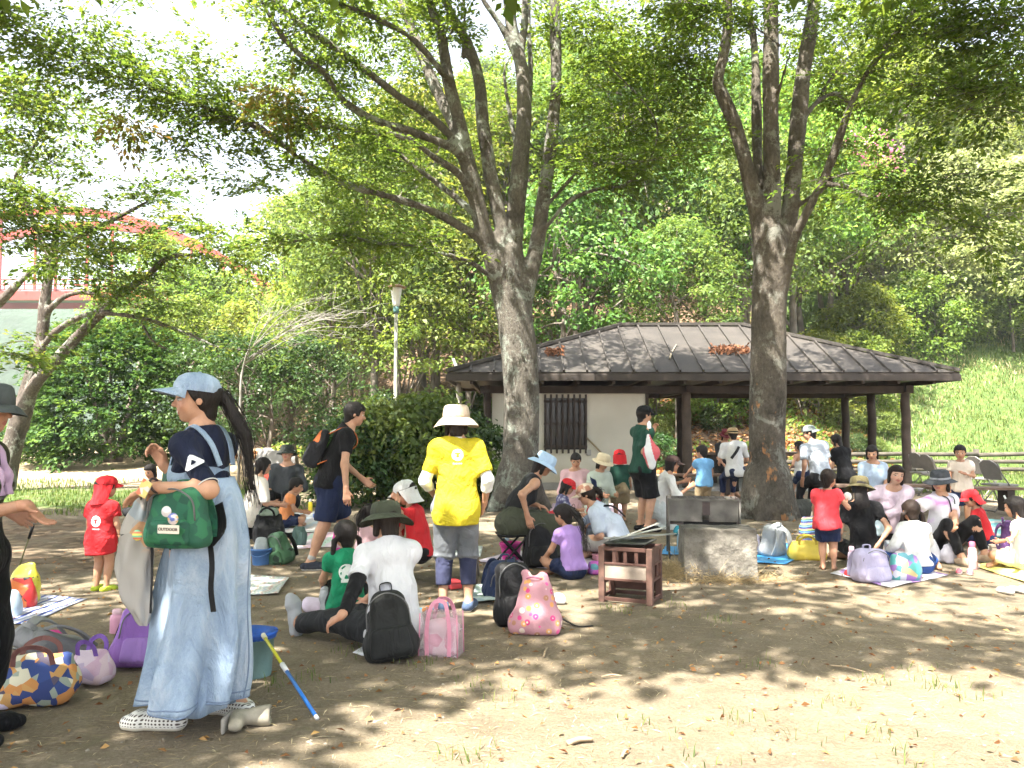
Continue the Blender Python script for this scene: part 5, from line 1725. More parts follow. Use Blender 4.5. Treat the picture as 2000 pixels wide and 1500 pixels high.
   e = fr & (((ax - .155) / .10) ** 2 + ((z - .105 + .05 * (ax - .15)) / .018) ** 2 < 1); C[e] = (.05,.032,.022)
  return V,Q,C
 # -------- hair
 def hair(s,style='short',mat=None,bangs=True,tail_dir=None,tail=None,up=0.0):
  hh = s.hh; M = s.Rh; c = s.hc; mat = mat or M_HAIR
  ext = 1.0 if style in ('short','none') else 2.6
  lo,hi = c - np.array([1.2,1.2,ext if ext > 1 else .75]) * hh,c + np.array([1.2,1.2,.72]) * hh
  G = Field(lo - .1 * hh,hi,max(.005,s.h * .72))
  W = lambda p: c + M @ (np.asarray(p,float) * hh)
  V3 = lambda v: M @ np.asarray(v,float)
  t = .045
  face = [(W((0,.17,.16)),V3((0,1,-.55))),(W((0,0,-.30)),V3((0,-.25,-1)))]
  G.ell(W((0,-.05,.10)),np.array((.345 + t,.425 + t,.39 + t)) * hh,M,cut=face)
  G.cone(W((0,-.20,-.05)),W((0,-.22,-.32)),.27 * hh,.22 * hh,k=.05 * hh,ax=V3((0,1,0)),sq=.8)
  if bangs:
   G.ell(W((0,.20,.27)),np.array((.31,.20,.16)) * hh,M,k=.05 * hh)
   for sd in (-1,1): G.cone(W((sd * .30,.16,.22)),W((sd * .325,.12,-.05)),.07 * hh,.045 * hh,k=.04 * hh)
  dn = np.array([0,0,-1.0])
  if style == 'bob':
   for sd in (-1,1): G.cone(W((sd * .30,-.02,.1)),W((sd * .32,.0,-.42)),.12 * hh,.09 * hh,k=.06 * hh)
   G.cone(W((0,-.28,0)),W((0,-.26,-.42)),.24 * hh,.24 * hh,k=.06 * hh,ax=V3((0,1,0)),sq=.7)
  if style == 'long':
   a = W((0,-.28,0)); L_ = (tail or 1.5) * hh
   G.cone(a,a + dn * L_ * .45 - s.f1 * .36 * hh,.27 * hh,.35 * hh,k=.06 * hh,ax=s.f1,sq=.55)
   G.cone(a + dn * L_ * .45 - s.f1 * .36 * hh,a + dn * L_ - s.f1 * .42 * hh,.35 * hh,.24 * hh,k=.06 * hh,ax=s.f1,sq=.5)
  if style == 'pony':
   a = W((0,-.44,.12 + up)); td = nrm(tail_dir if tail_dir is not None else -s.f1 * .6 + dn)
   L_ = (tail or 1.2) * hh
   p1 = a + nrm(V3((0,-1,-.35))) * .11 * hh; p2 = p1 + nrm(td + V3((0,-.3,0))) * L_ * .45; p3 = p2 + nrm(td + dn * .8) * L_ * .55
   G.cone(a,p1,.08 * hh,.10 * hh,k=.03 * hh); G.cone(p1,p2,.12 * hh,.14 * hh,k=.05 * hh); G.cone(p2,p3,.12 * hh,.025 * hh,k=.05 * hh)
   rs = np.random.RandomState(s.seed); mb = MB()
   for _ in range(46 if s.h < .017 else 0):
    o1,o2,o3 = rs.normal(0,.055,(3,3)) * hh
    S = spline([a + o1 * .6,p1 + o1 * 1.5,p2 + o2 * 1.9,p3 + o3 * 1.6 - np.array([0,0,rs.uniform(0,.35) * hh])],3); mb.tube(S,list(np.linspace(.0042,.0012,len(S))),3,cap=False)
   if mb.v: mb.build('hair_strands',mat,s.root)
  if style == 'pigtails':
   for sd in (-1,1):
    a = W((sd * .36,-.15,-.10)); L_ = (tail or .8) * hh
    p1 = a + (M[:,0] * sd * .5 + dn * .5) * .2 * hh; p2 = p1 + dn * L_ * .6 + M[:,0] * sd * .05 * hh; p3 = p2 + dn * L_ * .4 - M[:,0] * sd * .06 * hh
    G.cone(a,p1,.07 * hh,.10 * hh,k=.03 * hh); G.cone(p1,p2,.10 * hh,.09 * hh,k=.03 * hh); G.cone(p2,p3,.09 * hh,.03 * hh,k=.03 * hh)
  if style == 'bun':
   G.ell(W((0,-.42,.25)),np.array((.17,.15,.16)) * hh,M,k=.04 * hh)
  G.folds(.022 * hh,55.0 * .16 / hh * .4,s.seed,(1,1,.25))
  o = G.build('hair',mat,s.root,0)
  return s
 def tie(s,col,pos=(0,-.5,.1)):
  c = s.hc + s.Rh @ (np.array(pos) * s.hh)
  mb = MB(); mb.lathe([(.012,-.006),(.020,0),(.012,.006)],c=c,n=10,cap0=True,cap1=True); mb.build('hair_tie',cloth(col),s.root)
  return s
 # -------- garments
 def _gfield(s,pts,m,h=None):
  P = np.array(pts); return Field(P.min(0) - m,P.max(0) + m,h or s.h)
 def top(s,mat,sleeve=.55,hem=.02,loose=.012,name='shirt',fold=.015,sl_loose=None,neck=.0,flare=.0,tank=False,k=.028):
  H = s.H; t = loose * .8
  pts = [s.p0,s.chest,s.waist,s.p0 - s.u0 * (hem + .02) * H] + [s.S[d] for d in (-1,1)]
  if not tank: pts += [s.E[d] for d in (-1,1)] + ([s.W[d] for d in (-1,1)] if sleeve > 1 else [])
  F = s._gfield(pts,.14 * H)
  for a,b,ra,rb,kk,ax,sq in s.torso(t): F.cone(a,b,ra,rb,k=kk,ax=ax,sq=sq)
  hp = s.p0 - s.u0 * hem * H
  F.cone(s.waist,hp,.076 * H * s.fat + t + flare * .3,.086 * H * s.fat + t + flare,k=.04 * H,ax=s.f0,sq=.80 + .1 * s.child)
  if hem > -.05: F.cut(hp,-s.u0)
  else: F.cut(hp,-s.u0)
  F.cone(s.nb - s.u1 * .03 * H,s.nt,.052 * H + t * .5,.038 * H + t * .5,k=.025 * H)
  F.cut(s.nb + s.u1 * (.018 - neck) * H,nrm(s.u1 + s.f1 * .35))
  if tank:
   for sd in (-1,1): F.cut(s.S[sd] - s.r1 * sd * .012 * H,s.r1 * sd + s.u1 * .25)
  sl = sl_loose * .75 if sl_loose is not None else t + .004
  if not tank:
   G = s._gfield(pts,.14 * H); G.lo = F.lo; G.n = F.n; G.ax = F.ax; G.f = np.full(F.n,1.0,dtype=np.float32)
   for sd in (-1,1):
    (a,b,ra,rb),(c,d,rc,rd) = s.arm(sd)
    f1 = min(sleeve,1.0); e = a + (b - a) * f1
    cut = [(e,b - a)] if sleeve <= 1 else None
    G.cone(a,b if sleeve > 1 else a + (b - a) * min(1,f1 + .15),ra + t * .55,(rb if sleeve > 1 else ra + (rb - ra) * f1) + sl,k=.0,cut=cut)
    if sleeve > 1:
     f2 = sleeve - 1; e = c + (d - c) * f2
     G.cone(c,c + (d - c) * min(1,f2 + .15),rc + sl,rd + sl + (rc - rd) * (1 - f2),k=.015 * H,cut=[(e,d - c)])
   kk = k * H; h_ = np.maximum(kk - np.abs(F.f - G.f),0) / kk
   F.f = np.minimum(F.f,G.f) - h_ * h_ * kk * .25
  F.folds(fold,9.0 / max(H,.9) * 1.2,s.seed + 1)
  o = F.build(name,mat,s.root,1)
  s.last = o
  return s
 def bottom(s,mat,length=.8,loose=.014,name='trousers',fold=.012,rise=.10,tight=False,flare=0.0,full=True):
  H = s.H; t = loose
  pts = [s.p0,s.waist] + [s.Hp[d] for d in (-1,1)] + [s.K[d] for d in (-1,1)] + ([s.A[d] for d in (-1,1)] if length > 1 else [])
  F = s._gfield(pts,.13 * H)
  if full:
   tp = s.p0 + s.u0 * rise * H
   for a,b,ra,rb,kk,ax,sq in s.torso(t * .6): F.cone(a,b,ra,rb,k=kk,ax=ax,sq=sq)
   F.cut(tp,s.u0)
  for sd in (-1,1):
   (a,b,ra,rb),(c,d,rc,rd) = s.leg(sd)
   f1 = min(length,1.0); e = a + (b - a) * f1
   if length <= 1:
    F.cone(a,a + (b - a) * min(1.0,f1 + .12),ra + t * .8,ra + (rb - ra) * f1 + t + flare,k=.02 * H,cut=[(e,b - a)])
   else:
    F.cone(a,b,ra + t * .8,rb + t,k=.02 * H)
    f2 = length - 1; e = c + (d - c) * f2
    r2 = (rc + (rd - rc) * f2) + t + flare
    F.cone(c,c + (d - c) * min(1.0,f2 + .12),rc + t,r2,k=.012 * H,cut=[(e,d - c)])
  F.folds(fold,10.0,s.seed + 2)
  s.last = F.build(name,mat,s.root,1)
  return s
 def shoes(s,mat,sole=None,name='shoe',t=.007):
  H = s.H
  for sd in (-1,1):
   a = s.A[sd]; d,u = s.FD[sd]
   F = Field(a - .17 * H,a + .17 * H,max(.004,s.h * .6))
   s.foot(F,sd,t)
   top = a - u * s.ank + u * .050 * H
   F.cut(top,nrm(u - d * .15))
   bot = a - u * (s.ank + .001)
   F.cut(bot,-u)
   V,Q = F.mesh(); V = relax(V,Q,.4)
   if len(V) == 0: continue
   cz = (V[Q].mean(1) - bot) @ u
   fm = (cz < .016 * (H / 1.6)).astype(int) if sole else None
   mesh_np(name,V,Q,[mat,sole] if sole else mat,s.root,fmat=fm)
  return s
 def socks(s,mat,frac=.7):
  H = s.H
  for sd in (-1,1):
   c,d = s.K[sd],s.A[sd]; e = c + (d - c) * frac
   F = Field(d - .25 * H,d + .25 * H,s.h)
   F.cone(e,d,.026 * H * s.fat,.024 * H * s.fat,cut=[(e,c - d)])
   F.build('sock',mat,s.root,1)
  return s
 # -------- hats, in head coordinates
 def _hat(s,name,V,F,mat,tilt=0,parent=None,fm=None,rz=0):
  M = s.Rh @ rot('X',tilt) @ rot('Z',rz)
  V = s.hc + (np.asarray(V) * s.hh) @ M.T
  return mesh_np(name,V,F,mat,parent or s.root,fmat=fm)
 def bucket(s,mat,brim=.24,droop=.14,tilt=0,crown=.56,band=None,wob=.03,r=.45):
  n = 40; sd = s.seed
  w = lambda a,rr,z: (wob * max(0,rr - r) / max(brim,.05) * (math.sin(2 * a + sd) + .6 * math.sin(3 * a + 2 * sd)))
  prof = [(r - .01,.13),(r,.15),(r - .01,.30),(r - .05,crown - .08),(r - .11,crown - .015),(r - .2,crown + .01),(.0,crown + .02)]
  V,F = lathe_np(prof,n,1.13,w)
  hat = s._hat('hat',V,F,mat,tilt)
  bp = [(r - .012,.14),(r + brim * .4,.14 - droop * .3),(r + brim,.14 - droop),(r + brim + .008,.14 - droop - .018),(r + brim * .4,.14 - droop * .3 - .026),(r - .02,.115)]
  V,F = lathe_np(bp,n,1.13,w); s._hat('brim',V,F,mat,tilt,None).parent = hat
  if band:
   V,F = lathe_np([(r + .004,.15),(r + .006,.165),(r + .002,.23),(r - .006,.245)],n,1.13); s._hat('band',V,F,band,tilt).parent = hat
  return s
 def cap(s,mat,visor=.30,tilt=0,rev=False,flap=None,visor_mat=None,button=True,spread=62,droop=.10):
  n = 36; r = .425
  prof = [(r,.155),(r + .005,.19),(r - .005,.30),(r - .07,.44),(r - .18,.52),(r - .30,.555),(0,.565)]
  V,F = lathe_np(prof,n,1.14); hat = s._hat('cap',V,F,mat,tilt)
  vv,ff = [],[]
  nu,nv = 15,5
  for z_off in (0.0,-.022):
   for j in range(nv):
    for i in range(nu):
     a = R(90 + (i / (nu - 1) - .5) * 2 * spread); q = (i / (nu - 1) - .5) * 2
     t_ = j / (nv - 1); w = visor * math.sqrt(max(0,1 - abs(q) ** 2.6))
     rr = r - .01 + w * t_
     vv.append((rr * math.cos(a) * (1 - .04 * t_),rr * math.sin(a) * 1.12 + .02 * t_,.20 - droop * t_ - .10 * q * q * t_ * 1.0 + z_off))
  for base,flip in ((0,False),(nu * nv,True)):
   for j in range(nv - 1):
    for i in range(nu - 1):
     q = [base + j * nu + i,base + j * nu + i + 1,base + (j + 1) * nu + i + 1,base + (j + 1) * nu + i]
     ff.append(q[::-1] if flip else q)
  for i in range(nu - 1): ff.append([(nv - 1) * nu + i,(nv - 1) * nu + i + 1,nu * nv + (nv - 1) * nu + i + 1,nu * nv + (nv - 1) * nu + i])
  s._hat('visor',np.array(vv),ff,visor_mat or mat,tilt,None,rz=180 if rev else 0).parent = hat
  if button:
   V,F = lathe_np([(.035,.56),(.03,.58),(0,.585)],10,1); s._hat('button',V,F,mat,tilt).parent = hat
  if flap is not None:
   vv,ff = [],[]; nu,nv = 22,8
   for off in (0.0,-.02):
    for j in range(nv):
     t_ = j / (nv - 1)
     for i in range(nu):
      q = (i / (nu - 1) - .5) * 2; a = R(270 + q * (100 - 22 * t_))
      rr = (r + .05 + off) + .06 * t_ - .06 * math.sin(PI * t_) * (1 - abs(q)) + .018 * math.sin(9 * q + 3 * t_) * t_
      vv.append((rr * math.cos(a),rr * math.sin(a) * 1.14 - .06 * t_,.14 - flap * t_ - .10 * (1 - q * q) * t_))
   for base,flip in ((0,False),(nu * nv,True)):
    for j in range(nv - 1):
     for i in range(nu - 1):
      q = [base + j * nu + i,base + (j + 1) * nu + i,base + (j + 1) * nu + i + 1,base + j * nu + i + 1]
      ff.append(q[::-1] if flip else q)
   s._hat('neck_flap',np.array(vv),ff,mat,tilt).parent = hat
  return s
 # -------- small things worn
 def ring(s,name,c,axis,r,thick,mat,sq=1.0):
  axis = nrm(axis); u = nrm(np.cross(axis,[0.13,.21,.97])); v = np.cross(axis,u)
  P = [c + (u * math.cos(a) + v * math.sin(a) * sq) * r for a in np.linspace(0,2 * PI,21)]
  mb = MB(); mb.tube(P,thick,6,cap=False); return mb.build(name,mat,s.root)
 def band(s,name,pts,w,t,mat,up=None):
  mb = MB(); mb.tube(spline(pts,5),1,flat=(w,t),up=up); return mb.build(name,mat,s.root)
 def wp(s,p):
  a = s.root.rotation_euler[2]; c_,s_ = math.cos(a),math.sin(a)
  return np.array([s.root.location.x + c_ * p[0] - s_ * p[1],s.root.location.y + s_ * p[0] + c_ * p[1],s.root.location.z + p[2]])
 def lp(s,q):
  a = -s.root.rotation_euler[2]; c_,s_ = math.cos(a),math.sin(a)
  d = np.asarray(q,float) - np.array(s.root.location)
  return np.array([c_ * d[0] - s_ * d[1],s_ * d[0] + c_ * d[1],d[2]])

def print_material(base,cx,cz,r,fg=(.8,.8,.78),mark=None,back=True,emblem='T',name='printed_cloth'):
 m,nt,b = newmat(name)
 tc = N(nt,'TexCoord'); sx = N(nt,'SeparateXYZ'); L(nt,tc.outputs['Object'],sx.inputs[0])
 x = math_n(nt,'DIVIDE',math_n(nt,'SUBTRACT',sx.outputs[0],cx),r); z = math_n(nt,'DIVIDE',math_n(nt,'SUBTRACT',sx.outputs[2],cz),r)
 d = math_n(nt,'SQRT',math_n(nt,'ADD',math_n(nt,'MULTIPLY',x,x),math_n(nt,'MULTIPLY',z,z)))
 side = math_n(nt,'LESS_THAN' if back else 'GREATER_THAN',sx.outputs[1],0.0)
 disc = math_n(nt,'LESS_THAN',d,1.0)
 def box(x0,x1,z0,z1):
  q = math_n(nt,'MULTIPLY',math_n(nt,'GREATER_THAN',x,x0),math_n(nt,'LESS_THAN',x,x1))
  q2 = math_n(nt,'MULTIPLY',math_n(nt,'GREATER_THAN',z,z0),math_n(nt,'LESS_THAN',z,z1))
  return math_n(nt,'MULTIPLY',q,q2)
 if emblem == 'T':
  hole = math_n(nt,'MAXIMUM',box(-.5,.5,.12,.42),box(-.2,.2,-.42,.15))
  txt = math_n(nt,'MULTIPLY',box(-.8,.8,-1.55,-1.3),math_n(nt,'GREATER_THAN',math_n(nt,'SINE',math_n(nt,'MULTIPLY',x,24.0)),-.2))
 else:
  nz = N(nt,'TexNoise',Scale=2.2 / r * .5,Detail=1.0); L(nt,tc.outputs['Object'],nz.inputs['Vector'])
  hole = math_n(nt,'MULTIPLY',math_n(nt,'GREATER_THAN',nz.outputs[0],.52),math_n(nt,'LESS_THAN',d,.82))
  txt = box(-.7,.7,-1.25,-.85)
 mask = math_n(nt,'MAXIMUM',math_n(nt,'MULTIPLY',disc,math_n(nt,'SUBTRACT',1.0,hole)),txt)
 mask = math_n(nt,'MULTIPLY',mask,side)
 nz2 = N(nt,'TexNoise',Scale=6.0,Detail=3.0); L(nt,tc.outputs['Object'],nz2.inputs['Vector'])
 bc = ramp(nt,nz2.outputs[0],[(0.3,[q * .93 for q in base]),(0.7,[min(1,q * 1.07) for q in base])])
 L(nt,mixc(nt,mask,bc.outputs[0],fg),b.inputs['Base Color'])
 b.inputs['Roughness'].default_value = .85; b.inputs['Specular IOR Level'].default_value = .2
 n2 = N(nt,'TexNoise',Scale=11.0,Detail=3.0,Distortion=.8); L(nt,tc.outputs['Object'],n2.inputs['Vector'])
 bump(nt,b,n2.outputs[0],.7,.05)
 return m
# ================================================================== THE PEOPLE IN THE CLEARING
C_ = lambda *rgb: cloth(srgb(*rgb))
WHITE = cloth((0.62,0.62,0.61)); BLACK = cloth((0.007,0.007,0.008)); NAVY = cloth((0.014,0.022,0.060)); REDC = cloth((0.52,0.022,0.028)); CHAR = cloth((0.020,0.020,0.022))
KHAKI = cloth((0.26,0.20,0.12)); OLIVE = cloth((0.050,0.056,0.036)); DKGREEN = cloth((0.016,0.060,0.042)); PINK = cloth((0.62,0.40,0.43)); LILAC = cloth((0.40,0.25,0.58)); LBLUE = cloth((0.42,0.52,0.66)); CREAM = cloth((0.66,0.56,0.47)); SKYB = cloth((0.16,0.36,0.62))
M_SOLE = plain('white_sole',(0.62,0.62,0.60),0.6,0.1,bmp=0)

def denim_material():
 m,nt,b = newmat('washed_denim')
 tc = N(nt,'TexCoord')
 n1 = N(nt,'TexNoise',Scale=5.0,Detail=6.0,Roughness=.7,Distortion=1.2); mp = N(nt,'Mapping'); mp.inputs['Scale'].default_value = (1,1,.45)
 L(nt,tc.outputs['Object'],mp.inputs[0]); L(nt,mp.outputs[0],n1.inputs['Vector'])
 n2 = N(nt,'TexNoise',Scale=120.0,Detail=2.0); L(nt,tc.outputs['Object'],n2.inputs['Vector'])
 c1 = ramp(nt,n1.outputs[0],[(0.3,(0.20,0.28,0.41)),(0.5,(0.31,0.40,0.52)),(0.7,(0.46,0.53,0.62))])
 c2 = ramp(nt,n2.outputs[0],[(0.3,(.95,.95,.96)),(0.7,(1.03,1.03,1.02))])
 L(nt,mixc(nt,1.0,c1.outputs[0],c2.outputs[0],'MULTIPLY'),b.inputs['Base Color'])
 b.inputs['Roughness'].default_value = .9; b.inputs['Specular IOR Level'].default_value = .15
 bump(nt,b,n1.outputs[0],.8,.05)
 return m
M_DENIM = denim_material()

def clog_material():
 m,nt,b = newmat('white_perforated_clog')
 tc = N(nt,'TexCoord'); sx = N(nt,'SeparateXYZ'); L(nt,tc.outputs['Object'],sx.inputs[0])
 def cell(v,off=0.0):
  f = math_n(nt,'FRACT',math_n(nt,'ADD',math_n(nt,'MULTIPLY',v,62.0),off)); return math_n(nt,'ABSOLUTE',math_n(nt,'SUBTRACT',f,.5))
 along_ = math_n(nt,'ADD',math_n(nt,'MULTIPLY',sx.outputs[1],1.0),math_n(nt,'MULTIPLY',sx.outputs[0],.5))
 a,c = cell(along_),cell(sx.outputs[2],.2)
 d = math_n(nt,'ADD',math_n(nt,'MULTIPLY',a,a),math_n(nt,'MULTIPLY',c,c))
 hole = math_n(nt,'MULTIPLY',math_n(nt,'LESS_THAN',d,.085),math_n(nt,'MULTIPLY',math_n(nt,'GREATER_THAN',sx.outputs[2],.022),math_n(nt,'LESS_THAN',sx.outputs[2],.085)))
 L(nt,mixc(nt,hole,(.72,.71,.66),(.07,.05,.04)),b.inputs['Base Color'])
 b.inputs['Roughness'].default_value = .55
 return m

def loft(name,secs,mat,parent,n=64,folds=9,amp=0.02,seed=1,thick=.004,seams=(),mat2=None):
 S = spline([list(q) for q in secs],6)
 V = []
 for i,(z,cx,cy,rx,ry,fw) in enumerate(S):
  for k in range(n):
   a = 2 * PI * k / n
   w = amp * fw * (math.sin(folds * a + 1.3 * math.sin(a * 2 + seed) + 2 * z) + .5 * math.sin((folds * 2 - 3) * a + seed * 2 - z * 3) + .35 * math.sin(3 * a + z * 9 + seed))
   V.append((cx + (rx + w) * math.cos(a),cy + (ry + w) * math.sin(a),z + (.012 * fw * math.sin(4 * a + seed) if i == len(S) - 1 else 0)))
 F = []
 for i in range(len(S) - 1):
  for k in range(n):
   k2 = (k + 1) % n; F.append([i * n + k,(i + 1) * n + k,(i + 1) * n + k2,i * n + k2])
 o = mesh_np(name,np.array(V),F,mat,parent)
 md = o.modifiers.new('solid','SOLIDIFY'); md.thickness = thick; md.offset = 0
 G = np.array(V).reshape(len(S),n,3)
 for j,t_ in seams:
  mb = MB(); mb.tube([G[j,k % n] * 1.0 for k in range(n + 1)] if t_ == 'hem' else [G[i,j] for i in range(2,len(S))],.0045,5,cap=False); mb.build('hem_stitch' if t_ == 'hem' else 'seam',mat2 or mat,o)
 return o

# ---------------------------------------------------------------- woman in denim (nearest figure)
def denim_woman():
 g = gp(394,1412)
 p = Person('woman in light denim cap and long denim overall dress, smiling, in profile',g[0],g[1],74,1.66,h=.0085)
 d0 = g[1]
 lh = p.lp(at(296,952,d0 - .30)); rh = p.lp(at(322,912,d0 + .10))
 p.pose(lf=(-.11,.11,p.ank),rf=(.13,-.10,p.ank),lean=0,curl=3,head=(40,3,0),lh=lh,rh=rh,le=(-.3,-.9,-.9),re=(.5,-.4,-1),
   ld=p.lp(at(254,972,d0 - .28)) - p.lp(at(296,952,d0 - .30)),ln=(0,-.2,-1),rd=(-.1,.5,.85),rn=(-1,.2,0),curls=(16,62))
 p.body(smile=True)
 p.hair('pony',bangs=False,tail=2.1,tail_dir=np.array([0,-.30,-1.0]),up=-.06)
 p.tie((.2,.2,.2),(0,-.60,.10))
 navy = cloth((0.010,0.014,0.034),name='navy_rash_guard')
 p.top(navy,.93,.0,.008,'rash_guard',fold=.006,sl_loose=.013)
 H = p.H
 # sleeve seam and cuff piping, sleeve emblem
 for sd in (-1,1):
  (a,b,ra,rb),_ = p.arm(sd); e = a + (b - a) * .92
  p.ring('cuff_piping',e,b - a,rb + .0125,.0028,WHITE)
 (a,b,ra,rb),_ = p.arm(-1)
 cdir = nrm(p.lp(np.array([0,0,CAM_Z])) - (a + b) / 2)
 out = nrm(cdir - nrm(b - a) * (cdir @ nrm(b - a))); sidev = np.cross(out,nrm(b - a))
 c = a + (b - a) * .52 + out * (ra + .022)
 up = -nrm(b - a)
 mb = MB()
 Wd = lambda u,v: c + sidev * u * .045 + up * v * .045 - out * (u * u * .010)
 mb.add([Wd(-1,-.55),Wd(-.85,-.8),Wd(.9,-.8),Wd(1,-.55),Wd(.35,.5),Wd(.1,.72),Wd(-.15,.6)],[[0,1,2,3,4,5,6]])
 em = mb.build('sleeve_emblem',plain('emblem_white',(.7,.72,.75),.6,0,bmp=0),p.root)
 mb = MB(); c2 = c + out * .003; c = c2
 mb.add([Wd(-.35,-.5),Wd(.05,-.55),Wd(.3,-.45),Wd(.15,-.15),Wd(0,.02),Wd(-.12,-.2)],[[0,1,2,3,4,5]]); mb.build('emblem_wave',navy,em)
 # dress: bib follows the body, skirt hangs
 F = Field(p.p0 - .3,p.chest + .25,p.h)
 for a,b,ra,rb,kk,ax,sq in p.torso(.022): F.cone(a,b,ra,rb,k=kk,ax=ax,sq=sq)
 F.cut(p.chest - p.u1 * .075 * H,nrm(p.u1 - p.f1 * .1)); F.cut(p.p0 + p.u0 * .02,-p.u0)
 for sd in (-1,1): F.cut(p.chest - p.u1 * .125 * H + p.r1 * sd * .11 * H,nrm(p.r1 * sd + p.u1 * .75))
 F.folds(.006,9,5); F.build('bib',M_DENIM,p.root,1)
 z0 = p.p0[2]
 # place the sections from the picture's outline
 def sec(z,pl,pr,ry,fw,yy):
  d = d0 - .05
  a,b = p.lp(at(pl,yy,d)),p.lp(at(pr,yy,d)); m = (a + b) / 2
  return (z,m[0],m[1],ry,np.linalg.norm(b - a) / 2,fw)
 zs = lambda yy: float(at(380,yy,d0 - .05)[2])
 loft('dress_skirt',[sec(zs(932),410,452,.08,.0,932),sec(zs(975),384,468,.125,.15,975),sec(zs(1060),338,477,.17,.5,1060),sec(zs(1150),318,476,.185,.7,1150),sec(zs(1250),303,470,.20,.9,1250),sec(zs(1330),288,462,.215,1.0,1330),sec(zs(1362),282,458,.22,1.0,1362)],M_DENIM,p.root,96,6,.034,3,seams=((-1,'hem'),(-3,'hem'),(78,'side'),(30,'side')),mat2=cloth((.17,.23,.33),name='denim_seam'))
 loft('dress_lining',[sec(zs(1250),322,450,.15,.5,1250),sec(zs(1378),300,446,.17,.9,1378)],M_DENIM,p.root,64,6,.02,8)
 for sd in (-1,1):
  b0 = p.chest - p.u1 * .078 * H - p.f1 * .072 * H + p.r1 * sd * .030 * H; b1 = p.S[sd] * .62 + p.chest * .38 + p.u1 * .048 * H - p.f1 * .005; b2 = p.chest - p.u1 * .08 * H + p.f1 * .085 * H + p.r1 * sd * .045 * H
  p.band('shoulder_strap',[b0,b0 * .5 + b1 * .5 - p.f1 * .022 + p.u1 * .02,b1,b1 * .5 + b2 * .5 + p.f1 * .02 + p.u1 * .012,b2],.032,.006,M_DENIM,up=-p.f1)
 p.cap(M_DENIM,visor=.36,tilt=9,droop=.10)
 p.shoes(clog_material(),plain('clog_sole',(.62,.58,.48),.6,.1,bmp=0),'clog',.012)
 p.ring('bead_bracelet',p.W[-1] - p.HD[-1] * .02,p.HD[-1],.034,.006,plain('dark_beads',(.05,.03,.03),.3))
 return p
W1 = denim_woman()

# ---------------------------------------------------------------- person cut by the left edge
def left_edge_person():
 g = gp(-68,1445)
 p = Person('person at the left edge in olive striped shirt and grey hat, one hand held out',g[0],g[1],-80,1.60,h=.0085,skin=(.47,.26,.17))
 d0 = g[1]
 p.stand(lean=1,head=(0,4,0),rh=p.lp(at(52,985,d0 - .1)),lh=p.lp(at(20,1000,d0 + .25)),re=(.5,-.6,-1),rd=p.lp(at(100,1035,d0 - .1)) - p.lp(at(52,985,d0 - .1)),rn=(0,.5,.8),curls=(20,20))
 m,nt,b = newmat('olive_striped_cloth')
 tc = N(nt,'TexCoord'); sx = N(nt,'SeparateXYZ'); L(nt,tc.outputs['Object'],sx.inputs[0])
 r_ = ramp(nt,sx.outputs[2],[(0.0,(.030,.026,.014)),(.93,(.030,.026,.014)),(.94,(.05,.05,.045)),(1.0,(.12,.12,.12))],'CONSTANT')
 st = math_n(nt,'GREATER_THAN',math_n(nt,'SINE',math_n(nt,'MULTIPLY',sx.outputs[2],160.0)),.3)
 hi = math_n(nt,'MULTIPLY',st,math_n(nt,'MULTIPLY',math_n(nt,'GREATER_THAN',sx.outputs[2],1.06),math_n(nt,'LESS_THAN',sx.outputs[2],1.22)))
 L(nt,mixc(nt,hi,(.036,.030,.016),(.16,.16,.15)),b.inputs['Base Color']); b.inputs['Roughness'].default_value = .85
 p.body().hair('bob').top(m,.95,.05,.016,sl_loose=.03).bottom(BLACK,1.95,.03).shoes(BLACK)
 p.bucket(cloth((.075,.085,.085)),brim=.22,droop=.2)
 pk = cloth((.62,.42,.60),name='pink_towel')
 for sd in (-1,1):
  a = p.chest + p.u1 * .06 - p.f1 * .055; b = p.chest + p.r1 * sd * .065 + p.u1 * .045; c = p.chest + p.r1 * sd * .045 + p.f1 * .085 - p.u1 * .04; e = c - p.u1 * .16 + p.f1 * .035
  mb = MB(); S = spline([a,b - p.f1 * .03,b + p.f1 * .03,c,(c + e) / 2 + p.f1 * .012,e],4); mb.tube(S,[.024 + .006 * math.sin(i * 1.3) for i in range(len(S))],9); mb.build('towel',pk,p.root)
left_edge_person()

# ---------------------------------------------------------------- child in red
def red_child():
 g = gp(197,1155)
 p = Person('small child in red tunic and red cap with neck flap, back turned, alone',g[0],g[1],-12,.97,child=1)
 p.stand(stance=.05,head=(-28,2,0),lh=(-.17,.03,.36),rh=(.17,.05,.37))
 p.body().hair('short')
 p.top(print_material(REDC.node_tree.nodes['Principled BSDF'].inputs['Base Color'].default_value[:3] and (0.50,0.024,0.030),.01,.60,.046,(.78,.72,.72)),.62,.13,.022,flare=.02)
 p.bottom(NAVY,.5,.01,'shorts').shoes(cloth((.45,.55,.05)),M_SOLE)
 p.cap(REDC,visor=.24,flap=.80)
red_child()

# ---------------------------------------------------------------- left background group
def simple(label,px,py,d,yaw,H,child=0.0,female=True,**kw):
 q = at(px,900,d)
 return Person(label,q[0],d,yaw,H,child=child,female=female,**kw)

